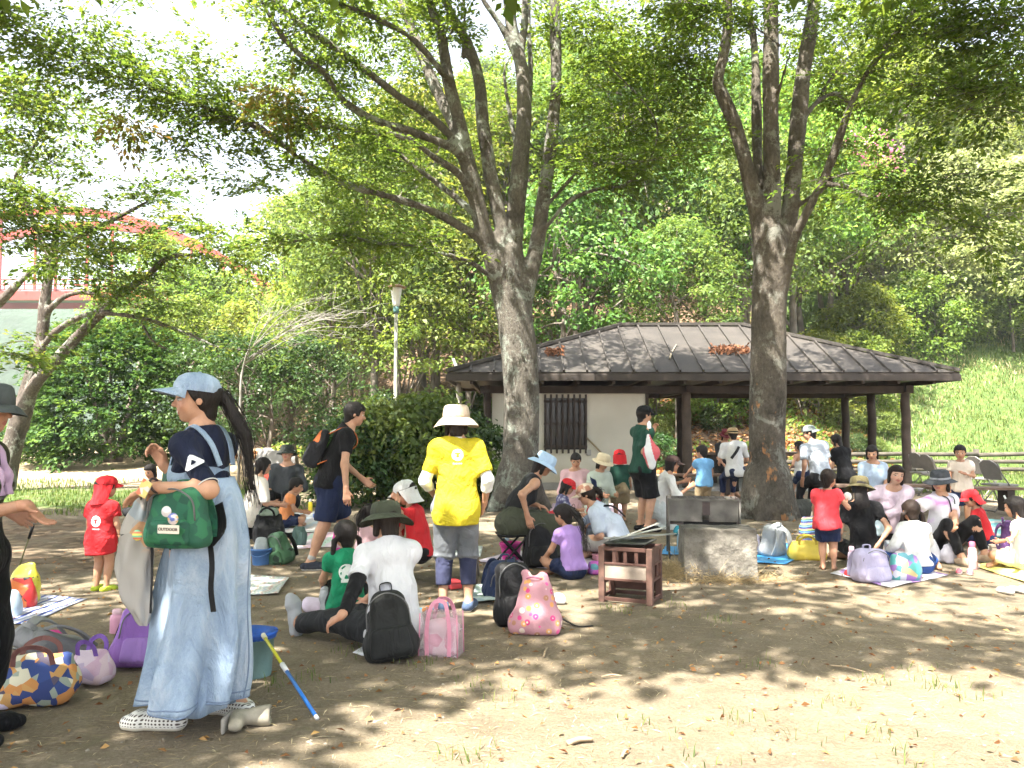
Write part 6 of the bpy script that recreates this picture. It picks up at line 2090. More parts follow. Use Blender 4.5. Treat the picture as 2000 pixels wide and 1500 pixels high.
p = simple('dark-haired person sitting far back behind the denim woman\'s hands',306,0,12.0,160,1.5); p.sit_cross(lean=8,head=(0,20,0),lh=(-.15,.28,.3),rh=(.15,.28,.3)).body().hair('bob').top(CHAR,.6,0).bottom(CHAR,1.9)
p = simple('kneeling dark-haired person in white shirt beside the denim woman\'s back',490,0,10.4,-55,1.58); p.seiza(lean=14,head=(0,12,0),lh=(-.16,.34,.40),rh=(.16,.34,.40)).body().hair('bob').top(cloth((.66,.60,.53)),.95,.06,.02).bottom(BLACK,1.95,.014)
p = simple('adult in charcoal top and dark bucket hat sitting by the folding chairs',562,0,11.9,176,1.62,female=False); p.sit_seat(.20,.24,lean=3,head=(8,-8,0),lh=(-.18,.22,.42),rh=(.18,.25,.40)).body().hair('short').top(cloth((.045,.050,.055)),1.2,.0,.022).bottom(BLACK,1.95).bucket(cloth((.035,.040,.036)),.2,.16)
p = simple('boy in orange shirt sitting cross-legged, facing sideways',558,0,11.3,-78,1.16,0.8,False); p.sit_cross(lean=14,head=(0,25,0),lh=(-.1,.26,.22),rh=(.1,.28,.22)).body().hair('short').top(cloth((.72,.27,.10)),.5,.0).bottom(NAVY,.8,name='shorts')

# ---------------------------------------------------------------- young man with small backpack
def young_man():
 g = gp(643,1110)
 p = Person('young man in black T-shirt and navy shorts stooping forward, small backpack on',g[0],g[1],-72,1.71,female=False)
 p.pose(pz=p.hipz * .97,lean=13,curl=12,head=(-4,12,0),rf=(.07,-.19,p.ank),lf=(-.07,.16,p.ank),rh=p.lp(at(676,962,g[1] - .25)),lh=(-.16,.34,.86),re=(.5,-.7,-.2),rn=(-1,.2,.1),curls=(30,30),py=0)
 p.body().hair('short').top(BLACK,.62,.03,.018).bottom(NAVY,.93,.022,'shorts',flare=.022)
 p.socks(cloth((.35,.35,.34)),.8).shoes(cloth((.03,.035,.05)),M_SOLE,'sneaker')
 # rucksack on his back
 bm = cloth((.022,.022,.025),name='black_nylon'); om = cloth((.55,.15,.05),name='orange_nylon')
 u,f,r_ = p.u1,p.f1,p.r1
 M = np.stack([r_,f,u],1)
 c = p.chest - u * .26 - f * .185
 F = Field(c - .32,c + .32,.011)
 F.box(c,(.125,.065,.20),M,.05,taper=(.25,.3)).box(c - u * .06 - f * .06,(.10,.035,.11),M,.03,k=.03).folds(.010,10,3)
 bo = F.build('rucksack',bm,p.root,1)
 F = Field(c - .32,c + .32,.011); F.box(c + u * .11 - f * .012,(.112,.062,.085),M,.04,taper=(.3,.4)).folds(.006,10,4); F.build('orange_panel',om,bo,1)
 for sd in (-1,1):
  a = c + u * .16 + r_ * sd * .06 + f * .02; b = p.S[sd] * .6 + p.chest * .4 + u * .060; e = c - u * .14 + r_ * sd * .11 + f * .05
  p.band('rucksack_strap',[a,a * .4 + b * .6 + u * .03,b,b + f * .10 - u * .05,b + f * .11 - u * .17,e],.045,.008,om if sd > 0 else cloth((.6,.6,.6)),up=u).parent = bo
young_man()

# ---------------------------------------------------------------- girl in green and the adult holding her
def green_girl():
 d = 5.75; q = at(676,1200,d)
 p = Person('girl in green T-shirt with white print and black pigtails, sitting with her back turned',q[0],d,12,1.10,child=.8)
 p.sit_knees(lean=4,pz_=0,head=(22,4,0),lh=(-.15,.22,.22),rh=(.15,.24,.22)) if False else p.pose(pz=.155,lean=2,curl=4,head=(20,6,0),lf=(-.1,.34,.1),rf=(.08,.35,.1),lk=(-.3,.3,1),rk=(.3,.3,1),lh=(-.16,.22,.24),rh=(.15,.24,.24))
 p.body().hair('pigtails',tail=.75)
 gm = print_material((.012,.22,.105),.0,.40,.054,(.72,.76,.72),emblem='blob')
 p.top(gm,.55,.03,.016,flare=.012).bottom(BLACK,.9,name='shorts')
 return p
green_girl()

def boonie_adult():
 d = 5.22; q = at(768,1230,d)
 p = Person('adult in white T-shirt and olive brimmed hat sitting on the ground, legs stretched out',q[0],d,42,1.60,plump=1.06)
 fl,fr = p.lp(gp(552,1236) + [0,0,.075]),p.lp(gp(566,1222) + [0,.12,.075])
 p.pose(pz=.135,lean=6,curl=10,twist=-14,head=(-8,8,4),lf=fl,rf=fr,lk=(0,-.2,1),rk=(0,.1,1),lh=p.lp(at(668,1203,d - .42)),rh=p.lp(at(690,1200,d + .35)),le=(-.6,-.5,-.8),ld=p.lp(at(636,1222,d - .40)) - p.lp(at(668,1203,d - .42)),ln=(.2,.3,-1),
   footdir=((fl * [1,1,0] * 0 + np.array([0,.25,1.0]),nrm(np.array([.0,-1,.25]))),(np.array([.2,.3,1.0]),nrm(np.array([.0,-1,.25])))),curls=(30,25))
 p.body().hair('bob',M_HAIR_BR,bangs=False)
 p.top(cloth((.62,.62,.64)),.72,.02,.024,sl_loose=.034,fold=.010)
 p.bottom(cloth((.018,.019,.021)),1.9,.02)
 H = p.H
 for sd in (-1,):
  (a,b,ra,rb),(c,e,rc,rd) = p.arm(sd)
  F = Field(np.minimum(np.minimum(a,b),e) - .08,np.maximum(np.maximum(a,b),e) + .08,.008)
  F.cone(a * .45 + b * .55,b,rb + .012,rb + .010); F.cone(c,e,rc + .009,rd + .008,k=.01,cut=[(c * .08 + e * .92,e - c)])
  F.folds(.003,14,2).build('arm_cover',BLACK,p.root,1)
 p.shoes(cloth((.34,.35,.37)),M_SOLE,'sneaker',.010)
 p.bucket(cloth((.060,.068,.045)),.34,.22,tilt=-4,crown=.52,wob=.07)
boonie_adult()

# ---------------------------------------------------------------- boy lifting a rucksack, child behind him
def red_boy():
 d = 7.3; q = at(818,1080,d)
 p = Person('boy in red T-shirt and white flap cap holding up a red and cream rucksack',q[0],d,82,1.18,child=.75,female=False)
 p.pose(pz=.30,lean=6,curl=8,head=(-8,20,0),lf=(-.08,.30,p.ank + .0),rf=(.08,.30,p.ank),lk=(-.1,.5,1),rk=(.1,.5,1),lh=p.lp(at(778,975,d - .16)),rh=p.lp(at(750,990,d + .12)),le=(-.5,-.3,-1),re=(.5,-.3,-1),curls=(55,55),ld=(0,.6,.4))
 p.body().hair('short').top(REDC,.6,.04,.02).bottom(BLACK,.9,name='shorts').cap(WHITE,visor=.28,flap=.62)
red_boy()
p = simple('child with dark ponytail and pink top behind the rucksack',712,0,7.9,-30,1.06,.9); p.sit_knees(lean=10,head=(0,10,0),lh=(-.12,.25,.25),rh=(.12,.25,.25)).body().hair('pony',tail=1.0).top(PINK,.6,.0).bottom(C_(90,110,160),1.5)

# ---------------------------------------------------------------- woman in yellow
def yellow_woman():
 g = gp(890,1193)
 p = Person('person in bright yellow T-shirt and beige bucket hat standing with back turned',g[0],g[1],3,1.56,h=.0088,plump=.96)
 p.stand(stance=.062,lean=0,curl=0,head=(2,0,0),lh=(-.17,.16,.86),rh=(.215,.05,.80),le=(-.6,-1,-.1),re=(.6,-1,0))
 p.body(face=True).hair('bob',M_HAIR_BR,bangs=False)
 z = 1.4 - (870 - 832) / 1600 * (g[1] - .12)
 ym = print_material((.58,.47,.026),.012,p.chest[2] - .075,.045,(.80,.78,.66))
 p.top(ym,.78,.075,.024,sl_loose=.032,flare=.022,fold=.013)
 wm = cloth((.70,.70,.68))
 for sd in (-1,1):
  (a,b,ra,rb),(c,e,rc,rd) = p.arm(sd)
  F = Field(np.minimum(np.minimum(a,b),e) - .09,np.maximum(np.maximum(a,b),e) + .09,.0085)
  f2 = .42
  F.cone(a * .4 + b * .6,b,rb + .010,rb + .012); F.cone(c,c + (e - c) * (f2 + .1),rc + .012,rc + .009,k=.01,cut=[(c + (e - c) * f2,e - c)])
  F.folds(.006,16,3 + sd).build('under_sleeve',wm,p.root,1)
 mb = MB(); mb.lathe([(.058,0),(.062,.012),(.060,.045),(.052,.055)],c=p.nb - p.u1 * .008,n=20); mb.build('collar',wm,p.root)
 gm,nt,b = newmat('grey_nylon');
 tc = N(nt,'TexCoord'); nz = N(nt,'TexNoise',Scale=9.0,Detail=5.0,Distortion=1.5); L(nt,tc.outputs['Object'],nz.inputs['Vector'])
 L(nt,ramp(nt,nz.outputs[0],[(.3,(.11,.12,.13)),(.7,(.17,.18,.195))]).outputs[0],b.inputs['Base Color']); b.inputs['Roughness'].default_value = .38; bump(nt,b,nz.outputs[0],.5,.03)
 p.bottom(C_(52,55,78),1.66,.019,'leggings',fold=.004)
 p.bottom(gm,1.04,.026,'shorts',flare=.024,fold=.012,rise=.08)
 p.shoes(C_(70,85,110),M_SOLE,'slip_on')
 hm = cloth((.48,.39,.30),name='beige_hat_cloth')
 p.bucket(hm,.33,.30,crown=.58,wob=.06,r=.49,band=cloth((.38,.29,.21)))
yellow_woman()

# ---------------------------------------------------------------- group round the left trunk
def stool_woman():
 d = 8.35; q = at(1000,1040,d)
 p = Person('woman in black sleeveless top and pale blue bucket hat sitting on a low stool',q[0],d,-78,1.60,skin=(.48,.27,.175))
 p.pose(pz=.42,lean=24,curl=14,head=(-6,22,0),lf=(-.16,.42,p.ank),rf=(.12,.40,p.ank),lk=(-.3,.5,1),rk=(.25,.5,1),rh=p.lp(at(1030,1008,d - .25)),lh=p.lp(at(1048,986,d + .1)),re=(.7,-.7,-.2),rd=(.0,.3,-1),rn=(-1,.2,0),ld=(.4,.7,-.2),ln=(0,0,-1))
 p.body().hair('bob').top(CHAR,.2,.0,.012,'tank_top',tank=True).bottom(cloth((.055,.060,.040)),1.93,.045,fold=.014)
 p.shoes(BLACK,M_SOLE)
 p.bucket(cloth((.40,.54,.72)),.24,.20,tilt=-8)
 mb = MB()     # folding stool under her
 w = lambda a: p.wp(np.array(a))
 st = empty('folding_stool',p.wp((0,0,0)),0,'small black folding stool under the woman in the blue hat','stool')
 o = np.array(st.location)
 for sd in (-1,1):
  leg = MB(); leg.tube([w((sd * .14,-.14,.012)) - o,w((sd * .14,.12,.29)) - o],.011,8); leg.build('leg',CHAR,st)
  leg = MB(); leg.tube([w((sd * .15,.14,.012)) - o,w((sd * .15,-.12,.29)) - o],.011,8); leg.build('leg',CHAR,st)
 seat = MB(); q4 = [w((a,b,.30)) - o for a,b in ((-.17,-.14),(.17,-.14),(.17,.14),(-.17,.14))]
 seat.add([Vector(v) for v in q4] + [Vector(v) + Vector((0,0,.018)) for v in q4],[[3,2,1,0],[4,5,6,7],[0,1,5,4],[1,2,6,5],[2,3,7,6],[3,0,4,7]]); seat.build('seat',BLACK,st)
stool_woman()

p = simple('girl in lilac T-shirt with long black ponytail sitting cross-legged',1118,0,7.62,34,1.12,.75); p.sit_cross(lean=10,curl=6,head=(18,16,0),lh=(-.14,.26,.16),rh=(.14,.26,.16)).body().hair('pony',tail=1.9,up=.06).tie((.6,.5,.05),(0,-.5,.18)).top(LILAC,.58,.02,.018).bottom(NAVY,.7,name='shorts')
p = simple('adult in beige patterned cap and pale blue shirt bending over a meal',1212,0,8.7,66,1.58); p.sit_cross(lean=30,curl=18,head=(10,20,0),lh=(-.14,.36,.22),rh=(.16,.38,.24)).body().hair('pony',M_HAIR_BR,tail=.5).top(cloth((.50,.55,.64)),.9,.02,.026).bottom(C_(150,145,140),1.9)
m,nt,b = newmat('patterned_beige_cloth'); tc = N(nt,'TexCoord'); v_ = N(nt,'TexNoise',Scale=14.0,Detail=2.0); L(nt,tc.outputs['Object'],v_.inputs['Vector']); L(nt,ramp(nt,v_.outputs[0],[(.45,(.55,.45,.34)),(.55,(.30,.14,.09))]).outputs[0],b.inputs['Base Color']); b.inputs['Roughness'].default_value = .9
p.cap(m,visor=.3)
p.band('cross_strap',[p.S[-1] * .6 + p.chest * .4 + p.u1 * .045,p.chest - p.f1 * .14 - p.u1 * .1,p.waist - p.f1 * .135 + p.r1 * .09],.035,.008,BLACK,up=-p.f1)
p = simple('small child in red cap eating beside the lilac girl',1164,0,9.0,165,1.0,1.0); p.sit_cross(lean=8,head=(0,22,0),lh=(-.1,.2,.3),rh=(.08,.2,.32)).body().hair('short').top(C_(150,160,185),.6,0).bottom(NAVY,.8).cap(REDC,visor=.25)
m2,nt,b = newmat('blue_patterned_cloth'); tc = N(nt,'TexCoord'); v_ = N(nt,'TexVoronoi',Scale=22.0); L(nt,tc.outputs['Object'],v_.inputs['Vector']); L(nt,ramp(nt,v_.outputs['Distance'],[(.2,(.35,.35,.42)),(.5,(.09,.08,.18)),(.9,(.03,.03,.08))]).outputs[0],b.inputs['Base Color']); b.inputs['Roughness'].default_value = .9
p = simple('small child in red cap and dark blue patterned top by the trunk',1094,0,10.7,-85,1.04,1.0); p.seiza(lean=8,head=(0,22,0),lh=(-.1,.25,.3),rh=(.1,.25,.32)).body().hair('bob').top(m2,.9,.02,.02).bottom(NAVY,1.5).cap(REDC,visor=.25)
p = simple('woman in pale pink cardigan with dark hair looking down at her lunch',1124,0,12.2,178,1.58); p.seiza(lean=4,head=(0,24,0),lh=(-.12,.26,.48),rh=(.12,.26,.48)).body().hair('bun').top(PINK,1.8,.06,.026).bottom(CREAM,1.8)
p = simple('person in cream sun hat and pale green shirt sitting by the storeroom wall',1166,0,11.9,212,1.56); p.seiza(lean=8,head=(10,18,0),lh=(-.14,.26,.42),rh=(.14,.26,.42)).body().hair('bob').top(cloth((.50,.55,.47)),1.7,.06,.026).bottom(KHAKI,1.8).bucket(cloth((.66,.55,.38)),.25,.14)
p.band('vest_edge',[p.S[1] + p.u1 * .03,p.S[1] - p.u1 * .12 + p.f1 * .11,p.p0 + p.r0 * .12 + p.f0 * .14],.09,.02,NAVY,up=p.f1)
p = simple('child in dark green T-shirt and red flap cap standing by the wall',1211,0,12.1,2,1.05,1.0); p.stand(head=(0,6,0),lh=(-.17,.16,.48),rh=(.19,.14,.47)).body().hair('short').top(DKGREEN,.75,.03,.02,sl_loose=.03).bottom(KHAKI,.9,.022,'shorts',flare=.02).cap(REDC,visor=.22,flap=.62)

# ---------------------------------------------------------------- man in green drinking, with plastic bag
def green_man():
 d = 11.0; q = at(1256,900,d)
 p = Person('man in dark green T-shirt and black shorts with lime stripe, hand at his mouth',q[0],d,-66,1.68,female=False,plump=1.05)
 p.stand(stance=.055,lean=-2,head=(-6,4,0),rh=p.lp(at(1268,850,d - .22)),lh=p.lp(at(1276,842,d + .05)),re=(.15,-.35,-1),le=(-.4,-.2,-1),rd=(-.3,.4,.9),rn=(-.6,-.6,.1),curls=(60,60))
 p.body().hair('short').top(DKGREEN,.72,.03,.024,sl_loose=.032).shoes(BLACK)
 p.bottom(BLACK,.98,.026,'shorts',flare=.03)
 for sd in (-1,1):
  a,b = p.Hp[sd] + p.r0 * sd * .09 + p.u0 * .04,p.K[sd] + p.r0 * sd * .055
  o_ = p.f0 * .035
  p.band('side_stripe',[a + p.f0 * .05,a * .5 + b * .5 + p.r0 * sd * .018 + p.f0 * .02,b * .8 + a * .2 + p.r0 * sd * .012 - p.f0 * .02,b - p.f0 * .06],.034,.008,cloth((.42,.58,.03)),up=p.r0 * sd)
 p.cap(BLACK,visor=.32)
 # carrier bag held at his chest
 c = p.wp(p.chest) ; c = at(1271,886,d - .42)
 bag = empty('plastic_bag',c,R(-25),'white and red plastic carrier bag held by the man in green','bag')
 F = Field((-.2,-.12,-.26),(.2,.12,.26),.010)
 F.cone((.0,0,-.16),(.0,0,.02),.05,.11,ax=(0,1,0),sq=.5,k=.02); F.cone((0,0,.02),(-.03,0,.22),.11,.025,ax=(0,1,0),sq=.5,k=.02).folds(.012,14,3)
 V,Q = F.mesh(); V = relax(V,Q)
 cc = V[Q].mean(1); st = (np.abs(cc[:,0] + .01 + .25 * cc[:,2]) > .055).astype(int)
 mesh_np('bag_body',V,Q,[plain('white_plastic',(.70,.70,.71),.35,.04,bmp=.2,bscale=20),plain('red_plastic',(.60,.10,.12),.35,.08,bmp=.2,bscale=20)],bag,fmat=st)
 b2 = empty('drink_pouch',p.wp(p.W[1]),0,'white drink pouch at the mouth of the man in green','pouch')
 F = Field((-.06,-.05,-.02),(.06,.05,.22),.008); F.cone((0,0,.02),(.0,0,.15),.026,.030,sq=.6,ax=(0,1,0)); F.cone((0,0,.15),(0,0,.18),.014,.012,k=.01); F.folds(.003,20,1).build('pouch_body',plain('white_plastic',(.70,.70,.71),.35,.04,bmp=.2,bscale=20),b2,1)
green_man()

p = simple('kneeling adult in white shirt and brown cap reaching towards the grill',1284,0,11.4,-84,1.58,skin=(.46,.25,.16)); p.pose(pz=.24,lean=14,curl=10,head=(-4,8,0),lf=(-.08,-.12,.05),rf=(.08,-.12,.05),lk=(-.15,1,.1),rk=(.15,1,.1),rh=p.lp(at(1346,952,11.2)),lh=p.lp(at(1336,940,11.7)),re=(.5,-.3,-1),footdir=(((0,-1,-.15),(0,0,-1)),((0,-1,-.15),(0,0,-1))),curls=(40,40)).body().hair('bob').top(cloth((.70,.68,.66)),1.35,.06,.022).bottom(cloth((.52,.55,.54)),1.9,.03).cap(cloth((.075,.045,.040)),visor=.3)
p = simple('boy in sky-blue T-shirt standing behind the metal grill',1374,0,13.0,14,1.10,.9,False); p.stand(head=(26,8,0),lh=(-.2,.26,.60),rh=(.17,.06,.48)).body().hair('short').top(SKYB,.5,.05,.02).bottom(KHAKI,.9,.02,'shorts')
p = simple('person in straw hat and white shirt with shoulder strap beside the orange-stained trunk',1436,0,15.2,6,1.62,female=False); p.sit_seat(.45,.26,lean=8,head=(0,6,0),lh=(-.2,.3,.7),rh=(.2,.3,.7)).body().hair('short').top(WHITE,.85,.06,.026).bottom(NAVY,1.8).bucket(cloth((.40,.28,.15)),.22,.06,band=BLACK)
p.band('bag_strap',[p.S[1] * .7 + p.chest * .3 + p.u1 * .05,p.chest - p.f1 * .155 - p.u1 * .12,p.waist - p.f1 * .14 - p.r1 * .12],.05,.008,CHAR,up=-p.f1)
p = simple('person in dark red hat sitting deep inside the shelter',1412,0,16.6,190,1.58); p.sit_seat(.45,.26,lean=12,head=(0,20,0),lh=(-.12,.34,.62),rh=(.12,.34,.62)).body().hair('bob').top(CHAR,.9,.02).bottom(BLACK,1.9).bucket(cloth((.10,.012,.018)),.14,.12)

# ---------------------------------------------------------------- right-hand group
def red_girl():
 g = gp(1618,1114)
 p = Person('small girl in coral red T-shirt and navy shorts standing barefoot, holding food',g[0],g[1],-22,.98,child=1)
 p.stand(stance=.05,lean=2,head=(-24,8,0),rh=p.lp(at(1652,985,g[1] + .05)),lh=(-.13,.14,.45),re=(.8,-.4,-1),rd=(.2,.6,.6),rn=(-.6,.2,.6),curls=(30,45))
 p.body().hair('pony',M_HAIR_BR,tail=.35).tie((.7,.7,.7),(-.2,-.42,.02)).top(cloth((.72,.060,.075)),.55,.05,.024,flare=.02).bottom(NAVY,.78,.012,'shorts',flare=.010,fold=.006,rise=.03)
 o = empty('rice_ball',p.wp(p.W[1] + p.HD[1] * .07 + np.array([0,.01,.02])),0,'white rice ball in the hand of the red-shirted girl','food')
 F = Field((-.06,) * 3,(.06,) * 3,.006); F.ell((0,0,0),(.042,.03,.036),k=.01).ell((0,0,.012),(.03,.028,.036),k=.02).folds(.003,40,1).build('rice',plain('rice',(.74,.73,.68),.7,.06,60),o,1)
red_girl()
p = simple('person in black T-shirt and olive hat with long black hair, back turned',1684,0,8.35,-8,1.54,plump=.86); p.sit_cross(lean=8,curl=8,head=(-12,12,0),lh=(-.17,.24,.2),rh=p.lp(at(1712,1068,8.2)),re=(.8,-.6,-.4)).body().hair('long',tail=1.9).top(BLACK,.62,.02,.02).bottom(BLACK,1.9,.02).bucket(cloth((.085,.072,.034)),.27,.20,tilt=-4)
p = simple('man in light grey-blue T-shirt with grey cap worn backwards at the shelter bench',1604,0,12.9,16,1.68,female=False); p.sit_seat(.48,.26,lean=16,side=-6,head=(48,10,0),lh=(-.26,.12,.56),rh=(.24,.10,.56),le=(-.5,-1,.2)).body().hair('short').top(print_material((.42,.46,.52),.07,1.12,.026,(.12,.14,.2),emblem='blob'),.72,.06,.026).bottom(CHAR,1.9).cap(cloth((.22,.25,.25)),visor=.3,rev=True)
p = simple('small boy in white sleeveless top on the shelter bench',1566,0,14.9,18,1.12,.9,False); p.sit_seat(.45,.26,lean=6,head=(8,6,0),lh=(-.2,.1,.62),rh=(.15,.2,.62)).body().hair('short').top(WHITE,.15,.04,tank=True).bottom(NAVY,.8)
p = simple('dark-haired person in black seated behind the reversed cap',1654,0,14.2,24,1.55); p.sit_seat(.42,.26,lean=22,head=(12,16,0),lh=(-.14,.32,.55),rh=(.14,.32,.55)).body().hair('bob').top(BLACK,.7,.04).bottom(BLACK,1.9)
p = simple('woman in pale pink shirt with short dark hair squatting, facing the viewer',1738,0,9.5,166,1.60,skin=(.54,.32,.22)); p.squat(.10,.10,.22,lean=20,curl=8,head=(8,4,-8),lh=p.lp(at(1722,1010,9.15)),rh=p.lp(at(1700,1002,9.2)),le=(-.7,.1,-.6),re=(.7,.1,-.6),curls=(40,40)).body().hair('bob',M_HAIR_BR).top(cloth((.62,.50,.58)),1.75,.0,.024).bottom(BLACK,1.95,.02).shoes(CREAM)
p = simple('dark-haired person half hidden behind the pink-shirted woman',1706,0,11.6,150,1.5); p.sit_seat(.30,.26,lean=10,head=(0,18,0),lh=(-.1,.3,.5),rh=(.1,.3,.5)).body().hair('bob').top(LBLUE,.8,.02).bottom(NAVY,1.9)
def tie_dye():
 m,nt,b = newmat('lilac_tie_dye'); tc = N(nt,'TexCoord')
 n1 = N(nt,'TexNoise',Scale=3.6,Detail=4.0,Distortion=1.2); L(nt,tc.outputs['Object'],n1.inputs['Vector'])
 L(nt,ramp(nt,n1.outputs[0],[(.42,(.74,.72,.76)),(.54,(.70,.60,.76)),(.62,(.66,.30,.62)),(.72,(.40,.30,.62))]).outputs[0],b.inputs['Base Color']); b.inputs['Roughness'].default_value = .85
 n2 = N(nt,'TexNoise',Scale=11.0); L(nt,tc.outputs['Object'],n2.inputs['Vector']); bump(nt,b,n2.outputs[0],.35,.03)
 p = simple('woman in dark brimmed hat and lilac tie-dye shirt sitting with knees raised',1836,0,8.75,204,1.60)
 p.pose(pz=.135,lean=-4,curl=8,head=(-70,6,0),lf=p.lp(gp(1925,1098) + [0,0,p.ank]),rf=p.lp(gp(1880,1105) + [0,0,p.ank]),lk=(-.2,.2,1),rk=(.3,.3,.9),lh=p.lp(at(1868,1052,8.2)),rh=p.lp(at(1796,990,8.75)),re=(.9,-.2,-.3),le=(-.6,-.2,-.8),rd=(.8,-.1,.2))
 p.body().hair('bob').top(m,.75,.02,.028,sl_loose=.05).bottom(BLACK,1.88,.010,'leggings').shoes(C_(170,150,130),M_SOLE)
 p.bucket(cloth((.055,.060,.070)),.30,.14,band=cloth((.25,.26,.28)))
 a = p.chest + p.r1 * .06 + p.u1 * .05 + p.f1 * .02; c = p.waist + p.f1 * .15
 p.band('lanyard',[a,p.chest + p.f1 * .12 + p.r1 * .04,c,p.chest + p.f1 * .12 - p.r1 * .04,p.chest - p.r1 * .06 + p.u1 * .05 + p.f1 * .02],.012,.004,BLACK,up=p.f1)
tie_dye()
p = simple('child in white long-sleeved top and blue trousers with parted brown pigtails, back turned',1788,0,7.85,4,1.12,.8); p.pose(pz=.10,lean=6,curl=8,head=(-6,10,0),lf=(-.05,.26,.06),rf=(.30,.16,.05),lk=(-1,.5,.3),rk=(.6,.8,.2),lh=(-.2,.18,.16),rh=(.17,.26,.2)).body().hair('pigtails',M_HAIR_BR,tail=.5).top(WHITE,1.75,.02,.02).bottom(C_(40,66,120),1.85,.016)
p = simple('girl in cream T-shirt with dark tied hair standing near the folding chairs',1876,0,11.3,158,1.15,.7); p.stand(lean=-2,head=(-8,12,0),lh=(-.02,.17,.76),rh=(.16,.12,.52),le=(-.8,0,-1),rn=(0,.5,.2)).body().hair('pony',tail=.6).top(CREAM,.55,.04,.02).bottom(NAVY,.9,.02,'shorts')
p = simple('child in red shirt and red cap sitting between the tie-dye woman and the right edge',1918,0,9.7,66,1.05,1.0); p.sit_cross(lean=14,head=(10,18,0),lh=(-.12,.25,.18),rh=(.12,.25,.18)).body().hair('short').top(REDC,.6,.02,.02).bottom(NAVY,.9).cap(REDC,visor=.22,flap=.5)
p = simple('child in white top sitting at the right edge on the yellow sheet',1996,0,8.05,40,1.16,.8); p.sit_cross(lean=6,head=(0,12,0),lh=p.lp(at(1975,1055,7.7)),rh=(.16,.26,.24),le=(-.7,-.3,-.7)).body().hair('bob').top(cloth((.70,.68,.72)),.6,.02,.022).bottom(CREAM,.9)
# ================================================================== BELONGINGS AND FURNITURE
def voro_mat(name,scale,cols,rough=.85,dist=False,bmp=.25):
 m,nt,b = newmat(name)
 tc = N(nt,'TexCoord'); v = N(nt,'TexVoronoi',Scale=scale); L(nt,tc.outputs['Object'],v.inputs['Vector'])
 s_ = N(nt,'SeparateColor'); L(nt,v.outputs['Color'],s_.inputs[0])
 n = len(cols)
 r_ = ramp(nt,s_.outputs[0],[(i / n,c) for i,c in enumerate(cols)],'CONSTANT')
 L(nt,r_.outputs[0],b.inputs['Base Color']); b.inputs['Roughness'].default_value = rough
 n2 = N(nt,'TexNoise',Scale=12.0,Detail=3.0); L(nt,tc.outputs['Object'],n2.inputs['Vector']); bump(nt,b,n2.outputs[0],bmp,.02)
 return m

def dots_mat(name,base,dots,scale=26.0,size=.32,rough=.8):
 m,nt,b = newmat(name)
 tc = N(nt,'TexCoord'); v = N(nt,'TexVoronoi',Scale=scale,Randomness=.75); L(nt,tc.outputs['Object'],v.inputs['Vector'])
 s_ = N(nt,'SeparateColor'); L(nt,v.outputs['Color'],s_.inputs[0])
 n = len(dots)
 dc = ramp(nt,s_.outputs[0],[(i / n,c) for i,c in enumerate(dots)],'CONSTANT')
 mk = math_n(nt,'LESS_THAN',v.outputs['Distance'],size)
 core = math_n(nt,'LESS_THAN',v.outputs['Distance'],size * .4)
 c = mixc(nt,mk,base,dc.outputs[0]); c = mixc(nt,core,c,(.75,.62,.5))
 L(nt,c,b.inputs['Base Color']); b.inputs['Roughness'].default_value = rough
 n2 = N(nt,'TexNoise',Scale=9.0,Detail=3.0); L(nt,tc.outputs['Object'],n2.inputs['Vector']); bump(nt,b,n2.outputs[0],.3,.03)
 return m

def stripes_mat(name,cols,scale=40.0,axis=2,rough=.8,warp=.4):
 m,nt,b = newmat(name)
 tc = N(nt,'TexCoord'); sx = N(nt,'SeparateXYZ'); L(nt,tc.outputs['Object'],sx.inputs[0])
 nz = N(nt,'TexNoise',Scale=7.0); L(nt,tc.outputs['Object'],nz.inputs['Vector'])
 v = math_n(nt,'FRACT',math_n(nt,'ADD',math_n(nt,'MULTIPLY',sx.outputs[axis],scale / len(cols)),math_n(nt,'MULTIPLY',nz.outputs[0],warp)))
 n = len(cols)
 L(nt,ramp(nt,v,[(i / n,c) for i,c in enumerate(cols)],'CONSTANT').outputs[0],b.inputs['Base Color']); b.inputs['Roughness'].default_value = rough
 return m

def clear_mat(name,tint,a=.45):
 m,nt,b = newmat(name)
 b.inputs['Base Color'].default_value = (*tint,1); b.inputs['Roughness'].default_value = .18
 b.inputs['Alpha'].default_value = a
 return m

NYL_BK = cloth((.008,.008,.009),name='black_nylon',rough=.6); NYL_NV = cloth((.020,.034,.085),name='navy_nylon',rough=.6); NYL_GY = cloth((.20,.20,.21),name='grey_nylon_bag',rough=.6)

